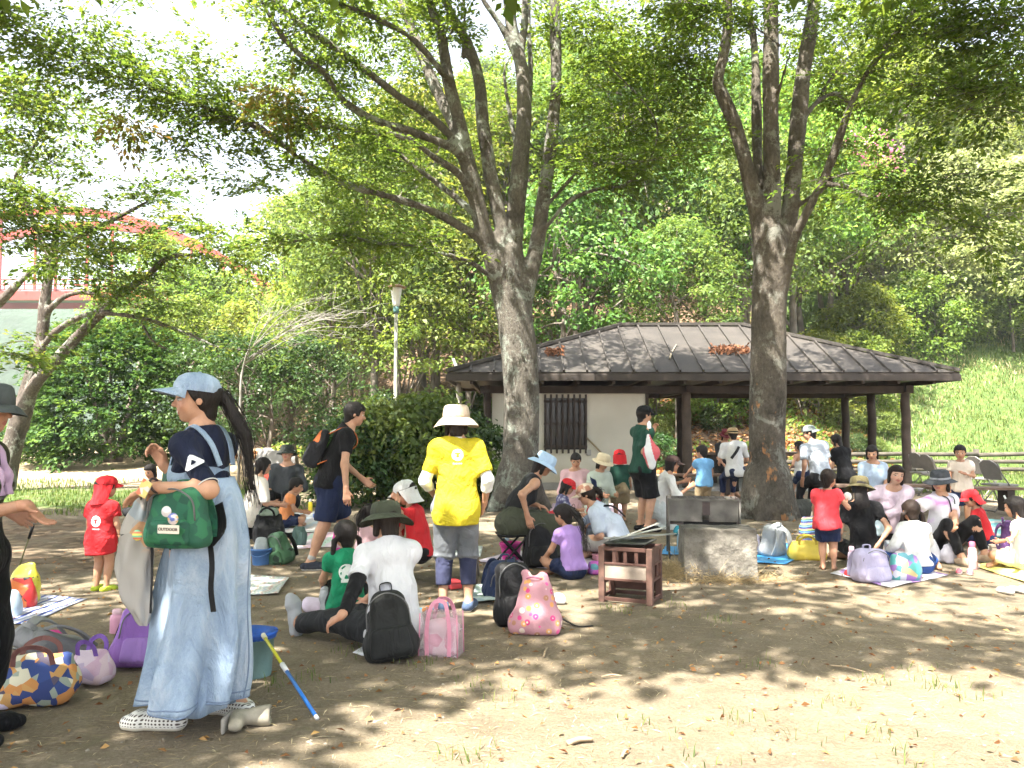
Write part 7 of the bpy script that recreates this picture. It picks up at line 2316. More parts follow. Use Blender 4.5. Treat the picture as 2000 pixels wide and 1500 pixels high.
def backpack(label,px,py,yaw,w,h,dep,mat,pocket=None,strap=None,tilt=0,roll=0,z=0.0,pos=None,open_top=None,slump=.25,name='backpack',seed=1,res=.012,strap_side=1):
 g = gp(px,py,z) if pos is None else np.asarray(pos,float)
 root = empty(name,g,R(yaw),label,'backpack'); root.rotation_euler = (R(tilt),R(roll),R(yaw))
 strap = strap or mat; pocket = pocket or mat
 F = Field((-w * .8,-dep * 1.3,-.06),(w * .8,dep * 1.3,h * 1.15),res)
 F.box((0,0,h * .48),(w / 2,dep / 2,h * .48),None,min(w,dep) * .32,taper=(slump,slump * 1.2)).ell((0,0,h * .22),(w * .52,dep * .56,h * .24),k=.05)
 F.folds(.012,9,seed).cut((0,0,.004),(0,0,-1))
 body = F.build('bag_body',mat,root,1)
 F = Field((-w * .6,-dep * 1.3,-.04),(w * .6,0,h * .8),res)
 F.box((0,-dep * .50,h * .27),(w * .38,dep * .17,h * .20),None,.03,taper=(.12,.2)).folds(.008,10,seed + 5)
 F.build('pocket',pocket,root,1)
 z_ = MB(); z_.tube(spline([(-w * .40,-dep * .36,h * .45),(-w * .34,-dep * .40,h * .78),(0,-dep * .36,h * .93),(w * .34,-dep * .40,h * .78),(w * .40,-dep * .36,h * .45)],5),.0045,5); z_.build('zipper',plain('zip_grey',(.12,.12,.12),.4),root)
 mb = MB(); mb.tube(spline([(-.035,dep * .30,h * .92),(-.03,dep * .30,h * 1.03),(.03,dep * .30,h * 1.03),(.035,dep * .30,h * .92)],4),1,flat=(.022,.006)); mb.build('handle',strap,root)
 for sd in (-1,1):
  mb = MB(); y = dep * .5 * strap_side
  mb.tube(spline([(sd * w * .18,y * .8,h * .86),(sd * w * .26,y * 1.25,h * .74),(sd * w * .34,y * 1.4,h * .45),(sd * w * .40,y * 1.1,h * .14)],5),1,flat=(w * .16,.012),up=(0,strap_side,0)); mb.build('shoulder_strap',strap,root)
 if open_top:
  F = Field((-w * .5,-dep * .6,h * .55),(w * .5,dep * .6,h * 1.05),res)
  F.ell((0,0,h * .84),(w * .26,dep * .26,h * .12)).folds(.012,14,4).build('contents',open_top,root,1)
 return root

def pouch(label,px,py,yaw,w,h,dep,mat,name='bag',cat='bag',seed=1,z=0.0,pos=None,handles=None,tilt=0,neck=.0,extra=None,res=.012,amp=.014):
 g = gp(px,py,z) if pos is None else np.asarray(pos,float)
 root = empty(name,g,R(yaw),label,cat); root.rotation_euler = (R(tilt),0,R(yaw))
 F = Field((-w * .75,-dep * .9,-.03),(w * .75,dep * .9,h * 1.12),res)
 F.box((0,0,h * .36),(w / 2,dep / 2,h * .36),None,min(w,dep,h) * .34,taper=(.18 + neck * .3,.25 + neck * .3))
 if neck: F.cone((0,0,h * .55),(w * .02,0,h),w * .30,w * .30 * (1 - neck),k=.06,ax=(0,1,0),sq=dep / w * .8)
 else: F.box((0,0,h * .66),(w * .44,dep * .26,h * .34),None,.03,k=.06,taper=(.1,.7))
 F.folds(amp,10,seed).cut((0,0,.004),(0,0,-1))
 F.build('bag_body',mat,root,1)
 if handles:
  for sd in (-1,1):
   mb = MB(); mb.tube(spline([(-w * .22,sd * dep * .22,h * .80),(-w * .18,sd * dep * .30,h * 1.08),(0,sd * dep * .36,h * 1.2),(w * .18,sd * dep * .30,h * 1.08),(w * .22,sd * dep * .22,h * .80)],4),1,flat=(.024,.005),up=(0,sd,0)); mb.build('handle',handles,root)
 return root

def pail(label,px,py,r0,r1,h,mat,handle=True,rim=None,z=0,name='bucket'):
 g = gp(px,py,z); root = empty(name,g,0,label,'bucket')
 mb = MB(); mb.lathe([(0,.006),(r0,.006),(r0,0),(r0,.0),(r1,h),(r1 + .008,h),(r1 + .008,h - .014),(r1 + .002,h - .016)][3:],n=32)
 mb.lathe([(r1 - .003,h),(r0 - .003,.008),(0.0,.008)],n=32); mb.lathe([(r0,0),(0.0,0.0)],n=32)
 mb.build('bucket_body',mat,root)
 rm = MB(); rm.lathe([(r1 - .004,h),(r1 + .010,h),(r1 + .010,h - .016),(r1 + .001,h - .02)],n=32); rm.build('rim',rim or mat,root)
 if handle:
  mb = MB(); mb.tube(spline([(-r1 - .008,0,h - .02),(-r1 * .8,-r1 * .8,h - .05),(0,-r1 * 1.12,h - .075),(r1 * .8,-r1 * .8,h - .05),(r1 + .008,0,h - .02)],5),.0045,6); mb.build('handle',rim or mat,root)
 return root

def sheet(label,quad,mat,name='picnic_sheet',cat='sheet',z=.008,seed=1,n=14,wrinkle=.012):
 P = [gp(*q) for q in quad]; c = sum(P) / 4
 root_loc = c.copy(); root_loc[2] = 0
 U = np.linspace(0,1,n)
 V = []
 rs = np.random.RandomState(seed); ph = rs.rand(3) * 9
 for u in U:
  for v in U:
   p = P[0] * (1 - u) * (1 - v) + P[1] * u * (1 - v) + P[2] * u * v + P[3] * (1 - u) * v
   V.append(p)
 V = np.array(V)
 e = np.minimum(np.minimum(np.repeat(U,n),1 - np.repeat(U,n)),np.minimum(np.tile(U,n),1 - np.tile(U,n)))
 V[:,2] = z + wrinkle * np.abs(vnoise(V + ph,7.0)) * 1.6 + np.where(e < .02,wrinkle * .7 * np.abs(vnoise(V + ph,4.0)) * 2,0) + ground_z(V[:,0],V[:,1]) * 0
 V[:,:2] += .02 * np.stack([vnoise(V + ph,2.0),vnoise(V - ph,2.0)],1)
 i = np.arange(n - 1)[:,None] * n + np.arange(n - 1)[None,:]
 F = np.stack([i,i + n,i + n + 1,i + 1],-1).reshape(-1,4)
 o = mesh_np(name,V - root_loc,F,mat); o.location = Vector([float(q) for q in root_loc])
 md = o.modifiers.new('solid','SOLIDIFY'); md.thickness = .003; md.offset = 1
 tag(o,label,cat)
 return o

def bottle(label,px,py,r,h,body,capm,name='water_bottle',z=0.0,band=None):
 g = gp(px,py,z); root = empty(name,g,0,label,'bottle')
 mb = MB(); mb.lathe([(0,0),(r * .94,0),(r,.008),(r,h * .62),(r * .9,h * .74),(r * .6,h * .80),(r * .6,h * .82)],n=20); mb.build('bottle_body',body,root)
 mb = MB(); mb.lathe([(r * .66,h * .80),(r * .70,h * .82),(r * .68,h * .97),(r * .5,h),(0,h)],n=20); mb.build('cap',capm,root)
 if band:
  mb = MB(); mb.lathe([(r + .001,h * .3),(r + .002,h * .31),(r + .002,h * .5),(r + .001,h * .51)],n=20); mb.build('band',band,root)
 return root

def shoe_pair(label,px,py,yaw,mat,size=.17,name='shoes',sep=.09,lift=.0):
 g = gp(px,py); root = empty(name,g,R(yaw),label,'shoes')
 for sd in (-1,1):
  x = sd * sep / 2; s_ = size
  F = Field((x - s_ * .4,-s_ * .75,-.02),(x + s_ * .4,s_ * .75,s_ * .7),.007)
  F.cone((x,-s_ * .32,s_ * .17),(x,s_ * .3,s_ * .14),s_ * .17,s_ * .16).cone((x,-s_ * .32,s_ * .2),(x,-s_ * .30,s_ * .36),s_ * .165,s_ * .15,k=.02)
  F.cone((x,-s_ * .28,s_ * .38),(x,-s_ * .26,s_ * .6),s_ * .11,s_ * .12,op='sub').cut((0,0,.002),(0,0,-1)).cut((0,0,s_ * .44),(0,0,1))
  V,Q = F.mesh(); V = relax(V,Q,.4)
  mesh_np('shoe',V,Q,[mat,M_SOLE],root,fmat=(V[Q].mean(1)[:,2] < .018).astype(int))
 return root

# ------------------------------------------------------------------ things the denim woman carries
def woman_bag():
 d = gp(394,1412)[1] - .27
 c = at(347,1070,d)
 green = voro_mat('green_leaf_print',26.0,[(.010,.085,.048),(.014,.115,.062),(.008,.070,.042),(.020,.14,.06)],.75)
 r_ = backpack('green rucksack with badges hanging from the denim woman\'s forearm',0,0,-14,.30,.285,.14,green,strap=green,pos=c,seed=4,res=.008)
 o = np.array(r_.location)
 def lab(px,py): return None
 # badges, name patch and hanging straps
 badge = lambda x,z,rr,m,nm='badge': (lambda mb: mb.build(nm,m,r_))(MB().lathe([(0,0),(rr,0),(rr * .92,.006),(0,.008)],c=(x,-.137,z),n=18,M=Matrix.Rotation(PI / 2,3,'X')))
 badge(.042,.175,.024,plain('badge_white',(.75,.7,.7),.4,.1,60)); badge(.075,.145,.026,voro_mat('badge_sunset',60,[(.7,.45,.2),(.15,.2,.5),(.7,.6,.6)],.4)); badge(-.10,.07,.024,stripes_mat('badge_orange',[(.75,.6,.15),(.7,.2,.1),(.2,.5,.3)],120,2))
 pt = MB(); pt.box((.055,-.141,.10),(.105,.006,.038)); po = pt.build('name_patch',plain('cream_patch',(.68,.62,.52),.7),r_,bevel=.004)
 t = bpy.data.curves.new('patch_text','FONT'); t.body = 'OUTDOOR'; t.size = .0185; t.extrude = .0008; t.align_x = 'CENTER'; t.align_y = 'CENTER'
 tt = bpy.data.objects.new('patch_text',t); COL.objects.link(tt); bpy.context.view_layer.update(); tm = bpy.data.meshes.new_from_object(tt.evaluated_get(bpy.context.evaluated_depsgraph_get())); bpy.data.objects.remove(tt); to = bpy.data.objects.new('patch_lettering',tm); COL.objects.link(to); to.parent = po; to.location = (.055,-.1455,.10); to.rotation_euler = (PI / 2,0,0)
 tm.materials.clear(); tm.materials.append(plain('brown_print',(.05,.03,.02),.7,bmp=0))
 tg = MB(); tg.box((-.085,-.12,.27),(.05,.006,.075),M=Matrix.Rotation(.5,3,'Y')); tg.build('luggage_tag',voro_mat('tag_print',40,[(.7,.65,.6),(.7,.2,.1),(.75,.6,.2)],.4),r_)
 lw = lambda q: Vector(Matrix.Rotation(R(14),3,'Z') @ Vector([float(v) for v in (np.asarray(q) - o)]))
 for pts,w in (([at(408,1040,d + .03),at(414,1100,d + .0),at(412,1150,d),at(417,1195,d)],.026),([at(296,1045,d),at(297,1120,d),at(294,1198,d)],.010),([at(425,985,d + .1),at(432,1030,d + .06),at(410,1062,d + .03)],.055)):
  mb = MB(); mb.tube(spline([lw(q) for q in pts],4),1,flat=(w,.004),up=(0,-1,0)); mb.build('loose_strap',NYL_BK,r_)
 # carrying loop over the forearm, up to her other hand
 mb = MB(); mb.tube(spline([lw(at(400,960,d + .05)),lw(at(380,915,d + .14)),lw(at(345,900,d + .36)),lw(at(326,912,d + .42)),lw(at(322,940,d + .3)),lw(at(318,965,d + .1))],5),1,flat=(.045,.008),up=(0,-1,.3)); mb.build('shoulder_strap',green,r_)
 # cloth bag hanging from her hand
 dd = gp(394,1412)[1] - .16
 top = at(278,968,dd)
 root = empty('cloth_bag',at(276,1222,dd),0,'long greyish cloth bag hanging from the denim woman\'s hand','bag')
 o2 = np.array(root.location)
 outline = [(283,965,24,.02),(272,1010,44,.03),(266,1060,64,.045),(262,1110,66,.05),(266,1160,56,.04),(276,1200,34,.025),(282,1222,8,.008)]
 V,F_,nn = [],[],28
 S = spline([list(at(a,b,dd) - o2) + [w / 2 / FPX * dd,t_] for a,b,w,t_ in outline],5)
 for i,q in enumerate(S):
  for k in range(nn):
   an = 2 * PI * k / nn
   w_ = .008 * math.sin(5 * an + i * .35) + .006 * math.sin(3 * an - i * .5)
   V.append((q[0] + (q[3] + w_) * math.cos(an),q[1] + (q[4] + w_) * math.sin(an),q[2]))
 for i in range(len(S) - 1):
  for k in range(nn): F_.append([i * nn + k,(i + 1) * nn + k,(i + 1) * nn + (k + 1) % nn,i * nn + (k + 1) % nn])
 m,nt,b = newmat('printed_canvas'); tc = N(nt,'TexCoord'); sx = N(nt,'SeparateXYZ'); L(nt,tc.outputs['Object'],sx.inputs[0])
 v = N(nt,'TexVoronoi',Scale=14.0); L(nt,tc.outputs['Object'],v.inputs['Vector']); s_ = N(nt,'SeparateColor'); L(nt,v.outputs['Color'],s_.inputs[0])
 pc = ramp(nt,s_.outputs[0],[(0,(.38,.35,.32)),(.45,(.60,.30,.12)),(.62,(.30,.36,.40)),(.75,(.60,.45,.20)),(.85,(.04,.04,.04)),(.9,(.45,.42,.38))],'CONSTANT')
 hm = ramp(nt,sx.outputs[2],[(0,(0,0,0)),(.33,(0,0,0)),(.38,(.8,.8,.8))])
 L(nt,mixc(nt,hm.outputs[0],(.38,.36,.335),pc.outputs[0]),b.inputs['Base Color']); b.inputs['Roughness'].default_value = .85
 mesh_np('bag_body',np.array(V),F_,m,root)
 mb = MB(); mb.tube(spline([at(286,972,dd) - o2,at(282,955,dd - .06) - o2,at(275,962,dd - .1) - o2,at(276,975,dd) - o2],4),1,flat=(.02,.005)); mb.build('handle',m,root)
woman_bag()

# ------------------------------------------------------------------ heap of bags at the left
PATCH = voro_mat('patchwork_print',22.0,[(.55,.24,.07),(.03,.06,.22),(.62,.58,.44),(.10,.08,.12),(.30,.34,.28),(.025,.045,.17),(.55,.30,.10)],.8)
pouch('slumped patchwork bag in orange, navy and cream at the lower left',70,1372,12,.42,.25,.26,PATCH,seed=3,handles=cloth((.22,.10,.09)),name='patchwork_bag')
pouch('small white and lilac plastic bag at the lower left corner',2,1382,0,.16,.16,.12,plain('lilac_plastic',(.55,.48,.62),.35,.15,20),seed=8,name='plastic_bag')
pouch('clear lilac drawstring bag with pink contents beside the patchwork bag',178,1335,-10,.25,.20,.18,voro_mat('pink_contents',18,[(.55,.36,.48),(.62,.50,.60),(.45,.35,.52),(.60,.45,.5)],.3),seed=5,handles=cloth((.20,.10,.40)),name='drawstring_bag')
backpack('grey and black rucksack with pink trim lying on its side in the left heap',150,1288,-25,.33,.44,.19,NYL_GY,pocket=cloth((.10,.02,.05)),strap=cloth((.26,.26,.26),name='grey_strap'),tilt=58,roll=8,seed=6)
pouch('magenta cloth bundle tucked behind the grey rucksack',98,1272,20,.16,.13,.12,cloth((.60,.05,.26)),seed=9,name='cloth_bundle')
backpack('purple rucksack leaning behind the denim woman',262,1305,30,.28,.36,.17,cloth((.26,.12,.42),name='purple_nylon',rough=.6),pocket=cloth((.32,.18,.50),name='purple_nylon',rough=.6),strap=NYL_BK,tilt=-12,roll=8,seed=7)
bottle('short pink flask among the purple rucksack\'s straps',228,1236,.045,.16,plain('pink_plastic',(.62,.30,.42),.35,.05),plain('pink_lid',(.70,.45,.52),.35,.05))
sheet('blue and white printed sheet under the yellow and red bag',[(-60,1225),(60,1222),(170,1172),(20,1160)],stripes_mat('blue_white_print',[(.05,.08,.30),(.48,.50,.58),(.30,.33,.48),(.55,.55,.6)],34,0),seed=2)
_yb = pouch('yellow plastic bag with black dots beside the left-edge person',48,1178,0,.22,.33,.14,dots_mat('yellow_dotted_plastic',(.62,.58,.05),[(.02,.02,.02),(.62,.58,.05),(.02,.02,.02)],30,.2,.35),seed=4,name='plastic_bag')
pouch('red and orange crisp-packet bag in front of the yellow dotted bag',42,1188,10,.20,.25,.12,voro_mat('red_orange_print',16,[(.55,.03,.03),(.62,.16,.04),(.04,.03,.03),(.55,.04,.03)],.3),seed=2,name='plastic_bag')
pouch('pale blue plastic bag by the left-edge person\'s trousers',22,1205,0,.14,.2,.1,plain('pale_blue_plastic',(.45,.55,.64),.3,.1,20),seed=12,name='plastic_bag')
_r = empty('walking_pole',gp(30,1130),0,'thin dark pole leaning beside the yellow dotted bag','pole')
_o = np.array(_r.location); mb = MB(); mb.tube([(0,0,0),at(48,1075,_o[1]) - _o,at(56,1052,_o[1]) - _o],[.006,.006,.006],8); mb.build('shaft',plain('olive_shaft',(.12,.12,.04),.4),_r); mb = MB(); mb.tube([at(56,1052,_o[1]) - _o,at(65,1026,_o[1]) - _o],.013,8); mb.build('grip',NYL_BK,_r)

# ------------------------------------------------------------------ right of the denim woman
def net_bucket():
 r_ = pail('teal cloth bucket with a blue net over its rim',495,1318,.098,.112,.225,plain('teal_vinyl',(.16,.27,.26),.55,.12,9,bmp=.4,bscale=8,bdist=.02),handle=False)
 blue = plain('blue_net',(.012,.075,.36),.6,.2,40)
 mb = MB(); mb.lathe([(.100,.20),(.122,.212),(.126,.236),(.108,.250),(.06,.232),(0,.20)],n=36,squash=1.0); o = mb.build('net_cover',blue,r_)
 mb = MB()
 for k in range(3): mb.tube([(.126 * math.cos(a),.126 * math.sin(a),.238 + .005 * math.sin(3 * a + k)) for a in np.linspace(0,2 * PI,33)],.006,6,cap=False)
 mb.build('net_hoop',blue,r_)
net_bucket()
pouch('black and blue clear-fronted plastic bag behind the teal bucket',458,1348,25,.14,.24,.09,voro_mat('dark_plastic_print',14,[(.015,.015,.02),(.02,.03,.10),(.10,.10,.12)],.25),seed=3,name='plastic_bag')
def net_pole():
 a,b = at(514,1240,gp(560,1330)[1] - .03),gp(620,1408) + [0,0,.010]
 r_ = empty('net_pole',b,0,'telescopic net pole, yellow, white and blue, leaning on the teal bucket','pole')
 pts = [(np.asarray(a) + (b - a) * t) - b for t in (0,.05,.38,.42,.47,.97,1.0)]
 for nm,i,j,r0,m in (('end_cap',0,1,.013,plain('cream_plastic',(.62,.58,.40),.4)),('upper_tube',1,2,.0085,plain('yellow_tube',(.55,.52,.03),.35,.05)),('joint',2,4,.013,plain('white_joint',(.7,.7,.7),.4)),('lower_tube',4,5,.0095,plain('blue_tube',(.015,.16,.55),.35,.05)),('tip',5,6,.010,plain('white_joint',(.7,.7,.7),.4))):
  mb = MB(); mb.tube([pts[i],pts[j]],r0,12); mb.build(nm,m,r_)
net_pole()
def boot():
 g = gp(480,1422); d = g[1]
 r_ = empty('boot',g,0,'muddy pale rubber boot lying on its side near the clogs','boot'); o = np.array(r_.location)
 F = Field((-.22,-.2,-.03),(.24,.3,.17),.006)
 heel = np.array([-.04,.02,.042]); toe = np.array([-.03,-.07,.036]); top = np.array([.10,.05,.044])
 F.cone(heel,toe,.038,.032,k=.02).cone(heel,top,.034,.044,k=.02).cone(top * .9 + heel * .1,top * 1.5 - heel * .5,.034,.04,op='sub').folds(.008,16,2)
 F.cut((.102,.05,.05),(1,.15,0))
 F.build('boot_shaft',plain('muddy_rubber',(.30,.27,.21),.6,.35,12,bmp=.3),r_,1)
 F = Field((-.22,-.2,-.03),(.1,.2,.17),.007); F.box((-.076,-.025,.04),(.010,.075,.036),None,.008).build('sole',plain('grey_boot_sole',(.28,.26,.23),.8,.3),r_,1)
boot()

# ------------------------------------------------------------------ middle left
news = stripes_mat('newsprint',[(.55,.55,.52),(.40,.46,.50),(.58,.56,.50),(.50,.36,.32),(.56,.56,.53),(.36,.42,.36)],48,0,.9,1.4)
sheet('sheet of coloured newspaper on the earth behind the teal bucket',[(468,1164),(545,1162),(566,1130),(478,1124)],news,'newspaper','newspaper',seed=3)
sheet('pale picnic sheet under the orange-shirted boy',[(480,1046),(640,1040),(650,1000),(500,1000)],stripes_mat('pale_sheet',[(.55,.5,.5),(.6,.58,.55),(.45,.5,.55)],12,0),seed=5)
sheet('pink and mint sheet behind the young man',[(560,1076),(680,1068),(690,1040),(580,1044)],stripes_mat('pink_mint_sheet',[(.62,.42,.50),(.48,.60,.52),(.6,.5,.55)],10,0),seed=6)
pouch('large black shopping bag stuffed with a pale green cloth',524,1062,0,.40,.36,.24,NYL_BK,seed=6,handles=NYL_BK,name='shopping_bag')
pouch('pale green cloth bundle on top of the black shopping bag',0,0,0,.22,.10,.16,cloth((.20,.25,.19)),pos=gp(524,1062) + [0,0,.33],seed=2,name='cloth_bundle')
pail('small blue toy bucket beside the dinosaur rucksack',510,1103,.082,.105,.17,plain('blue_plastic',(.08,.19,.44),.4,.05,bmp=0))
pouch('clear food container bag standing in the small blue bucket',0,0,0,.15,.22,.12,plain('frosted_plastic',(.32,.35,.36),.3,.2,14),pos=gp(510,1103) + [0,0,.06],seed=3,name='container')
backpack('green rucksack with dark dinosaur print beside the blue bucket',555,1102,-35,.27,.34,.17,voro_mat('dinosaur_print',16,[(.045,.12,.055),(.03,.08,.04),(.08,.16,.09),(.012,.03,.018),(.05,.13,.06)],.8),strap=NYL_BK,tilt=10,roll=-14,seed=8)
bottle('yellow drink bottle by the orange-shirted boy',606,1000,.035,.21,plain('yellow_plastic',(.68,.52,.03),.35,.05),plain('white_lid',(.7,.7,.65),.4),z=.02)
pouch('magenta bag with white stripe behind the green-shirted girl',668,1098,0,.20,.36,.15,stripes_mat('magenta_stripe',[(.55,.05,.30),(.55,.06,.32),(.62,.45,.52)],10,2),seed=5,handles=cloth((.55,.05,.30)),name='tote_bag')
pouch('dark green bag between the shopping bag and the sheets',585,1066,0,.16,.24,.12,cloth((.06,.10,.09)),seed=15,name='bag')
backpack('black rucksack propped beside the charcoal-clad adult',520,1006,20,.30,.40,.18,NYL_BK,seed=21,res=.014)

# ------------------------------------------------------------------ round the seated pair
sheet('crumpled white plastic sheet under the open black rucksack',[(690,1280),(775,1296),(905,1232),(800,1215)],plain('white_sheet_plastic',(.62,.64,.68),.4,.08,20),seed=9,wrinkle=.03)
backpack('open black rucksack with blue lining leaning behind the white-shirted adult',768,1288,8,.33,.43,.22,cloth((.017,.018,.017),name='charcoal_nylon',rough=.65),pocket=cloth((.013,.014,.014),name='charcoal_nylon',rough=.65),strap=NYL_BK,open_top=cloth((.012,.05,.42)),tilt=-6,roll=-7,slump=.42,seed=10,res=.009)
def pink_tote():
 g = gp(862,1278); r_ = empty('clear_tote',g,R(-12),'clear pink tote bag full of pink things beside the black rucksack','bag')
 pk = voro_mat('pink_things',16,[(.62,.30,.40),(.66,.48,.54),(.55,.22,.32),(.64,.42,.48)],.4)
 F = Field((-.16,-.1,-.02),(.16,.1,.27),.009); F.box((0,0,.10),(.105,.060,.10),None,.04,taper=(.05,.3)).ell((.02,0,.17),(.07,.04,.05),k=.04).folds(.014,12,4).cut((0,0,.003),(0,0,-1)).build('contents',pk,r_,1)
 mb = MB(); mb.box((0,0,.13),(.245,.142,.255),taper=.94); mb.build('clear_body',clear_mat('clear_vinyl',(.80,.62,.68),.28),r_)
 pk2 = cloth((.66,.28,.38))
 for sd in (-1,1):
  mb = MB(); y = sd * .074
  mb.tube(spline([(-.07,y,.01),(-.072,y * .98,.14),(-.06,y * .95,.255),(-.03,y * .6,.325),(.03,y * .6,.325),(.06,y * .95,.255),(.072,y * .98,.14),(.07,y,.01)],4),1,flat=(.024,.004),up=(0,sd,0)); mb.build('handle',pk2,r_)
 for x in (-.123,.123):
  mb = MB(); mb.tube([(x,-.072,.004),(x * .95,-.068,.258)],.004,6); mb.tube([(x,.072,.004),(x * .95,.068,.258)],.004,6); mb.build('piping',pk2,r_)
pink_tote()
shoe_pair('blue and orange child\'s sandals beside the pink tote',836,1196,60,voro_mat('sandal_print',30,[(.10,.40,.62),(.62,.22,.06),(.5,.55,.6)],.6),.13)
pouch('small lilac shoe bag by the seated adult\'s feet',612,1196,0,.17,.12,.12,plain('lilac_white',(.55,.48,.60),.6,.12,20),seed=6,name='shoe_bag')
def low_table():
 r_ = empty('low_table',(*gp(868,1142)[:2],0),0,'low folding table with grey top behind the yellow-shirted person','table')
 o = np.array(r_.location); d0 = 6.95
 mb = MB(); mb.box((-.05,.22,.26),(.74,.50,.025)); mb.build('table_top',plain('grey_laminate',(.34,.38,.37),.5,.08),r_,bevel=.006)
 for x in (-.38,.28):
  for y in (.02,.42):
   mb = MB(); mb.tube([(x,y,0),(x * .96,y,.247)],.014,8); mb.build('leg',plain('table_leg',(.16,.13,.10),.5),r_)
low_table()
cf = voro_mat('cream_red_camouflage',20,[(.55,.48,.36),(.60,.56,.46),(.52,.03,.03),(.40,.34,.26)],.8)
backpack('red and cream rucksack held up by the boy in the white cap',0,0,70,.26,.33,.15,cloth((.54,.03,.03),name='red_nylon'),pocket=cf,strap=cf,pos=at(762,1052,7.3),tilt=6,seed=11)

backpack('navy rucksack lying behind the pink flowered bag',982,1165,15,.34,.34,.22,NYL_NV,strap=NYL_NV,tilt=22,seed=12)
backpack('black rucksack behind the pink flowered bag',1012,1222,10,.30,.46,.18,NYL_BK,tilt=-10,roll=-4,seed=13)
def flower_bag():
 g = gp(1046,1236); r_ = empty('drawstring_bag',g,R(-4),'pink drawstring bag printed with flowers standing on the earth','bag')
 fm = dots_mat('flower_print',(.50,.25,.29),[(.62,.06,.22),(.70,.32,.10),(.42,.20,.12),(.75,.62,.55),(.66,.10,.28),(.72,.36,.12)],18,.36)
 F = Field((-.26,-.16,-.03),(.26,.16,.46),.009)
 F.box((0,0,.18),(.185,.11,.18),None,.055,taper=(.50,.45)).ell((0,0,.09),(.18,.11,.09),k=.05).cone((-.05,0,.33),(-.075,0,.40),.04,.034,k=.03,ax=(0,1,0),sq=.6).cone((.03,0,.33),(.05,0,.375),.04,.03,k=.03,ax=(0,1,0),sq=.6)
 for k in range(5): F.cone((-.07 + k * .035,-.09,.30),(-.13 + k * .06,-.125,.12),.012,.006,op='sub')
 F.folds(.012,9,5).cut((0,0,.003),(0,0,-1)).build('bag_body',fm,r_,1)
 mb = MB(); mb.tube(spline([(-.06,-.02,.37),(-.02,-.06,.385),(.03,-.05,.375),(.06,0,.365)],5),.006,6); mb.build('drawstring',cloth((.55,.2,.3)),r_)
 s2 = empty('loose_strap',gp(1120,1222),0,'loose black strap trailing over the earth from the rucksack','strap'); o = np.array(s2.location)
 mb = MB(); mb.tube(spline([gp(1092,1205,.05) - o,gp(1110,1215,.02) - o,gp(1130,1223,.008) - o,gp(1158,1222,.006) - o],5),1,flat=(.028,.004)); mb.build('webbing',NYL_BK,s2)
flower_bag()
pouch('small white plastic bag beside the pink flowered bag',1092,1180,0,.10,.09,.08,plain('white_sheet_plastic',(.62,.64,.68),.4,.08,20),seed=3,name='plastic_bag')
sheet('crumpled pale green cloth by the yellow-shirted person\'s feet',[(918,1180),(985,1182),(990,1148),(930,1148)],voro_mat('pale_green_print',18,[(.42,.52,.48),(.50,.58,.55),(.35,.45,.48)],.8),'cloth','cloth',wrinkle=.05,seed=4)
sheet('lilac picnic sheet under the lilac-shirted girl',[(925,1098),(1165,1124),(1190,1098),(1010,1078)],plain('lilac_sheet',(.52,.44,.52),.7,.12),seed=7)

# ------------------------------------------------------------------ round the left trunk
pail('bright pink toy bucket beside the folding stool',998,1094,.088,.112,.185,plain('magenta_plastic',(.66,.03,.30),.35,.05,bmp=0))
bottle('blue-capped clear bottle standing in the pink bucket',990,1082,.028,.22,plain('clear_blue',(.35,.50,.60),.2,.1),plain('cyan_cap',(.06,.35,.62),.35),z=.03)
backpack('big black rucksack in front of the woman on the stool',1056,1108,12,.34,.47,.22,NYL_BK,pocket=NYL_BK,tilt=-4,seed=14)
pouch('red and white patterned tall tote beside the woman on the stool',1080,1078,24,.22,.46,.12,voro_mat('red_white_print',20,[(.60,.03,.05),(.70,.66,.64),(.58,.03,.05),(.68,.62,.6)],.6),seed=7,name='tote_bag')
sheet('pinkish sheet under the group by the storeroom wall',[(1070,1012),(1215,1012),(1225,985),(1080,985)],plain('pink_sheet',(.52,.38,.44),.7,.15),seed=8)
bottle('pink flask on the sheet by the storeroom wall',1120,1000,.04,.22,plain('pink_plastic',(.62,.30,.42),.35,.05),plain('pink_lid',(.70,.45,.52),.35,.05))
bottle('pale blue flask on the sheet by the storeroom wall',1133,1000,.035,.22,plain('pale_blue_plastic2',(.35,.52,.58),.35,.05),plain('white_lid',(.7,.7,.65),.4))
pouch('purple and teal bag beside the bottle crate',1165,1122,0,.16,.13,.11,voro_mat('purple_teal_print',20,[(.30,.12,.42),(.50,.10,.42),(.12,.35,.42),(.5,.5,.6)],.6),seed=8,name='bag')
backpack('small black rucksack on the ground behind the green-clad man',1296,1012,10,.24,.30,.15,NYL_BK,seed=17,res=.014)

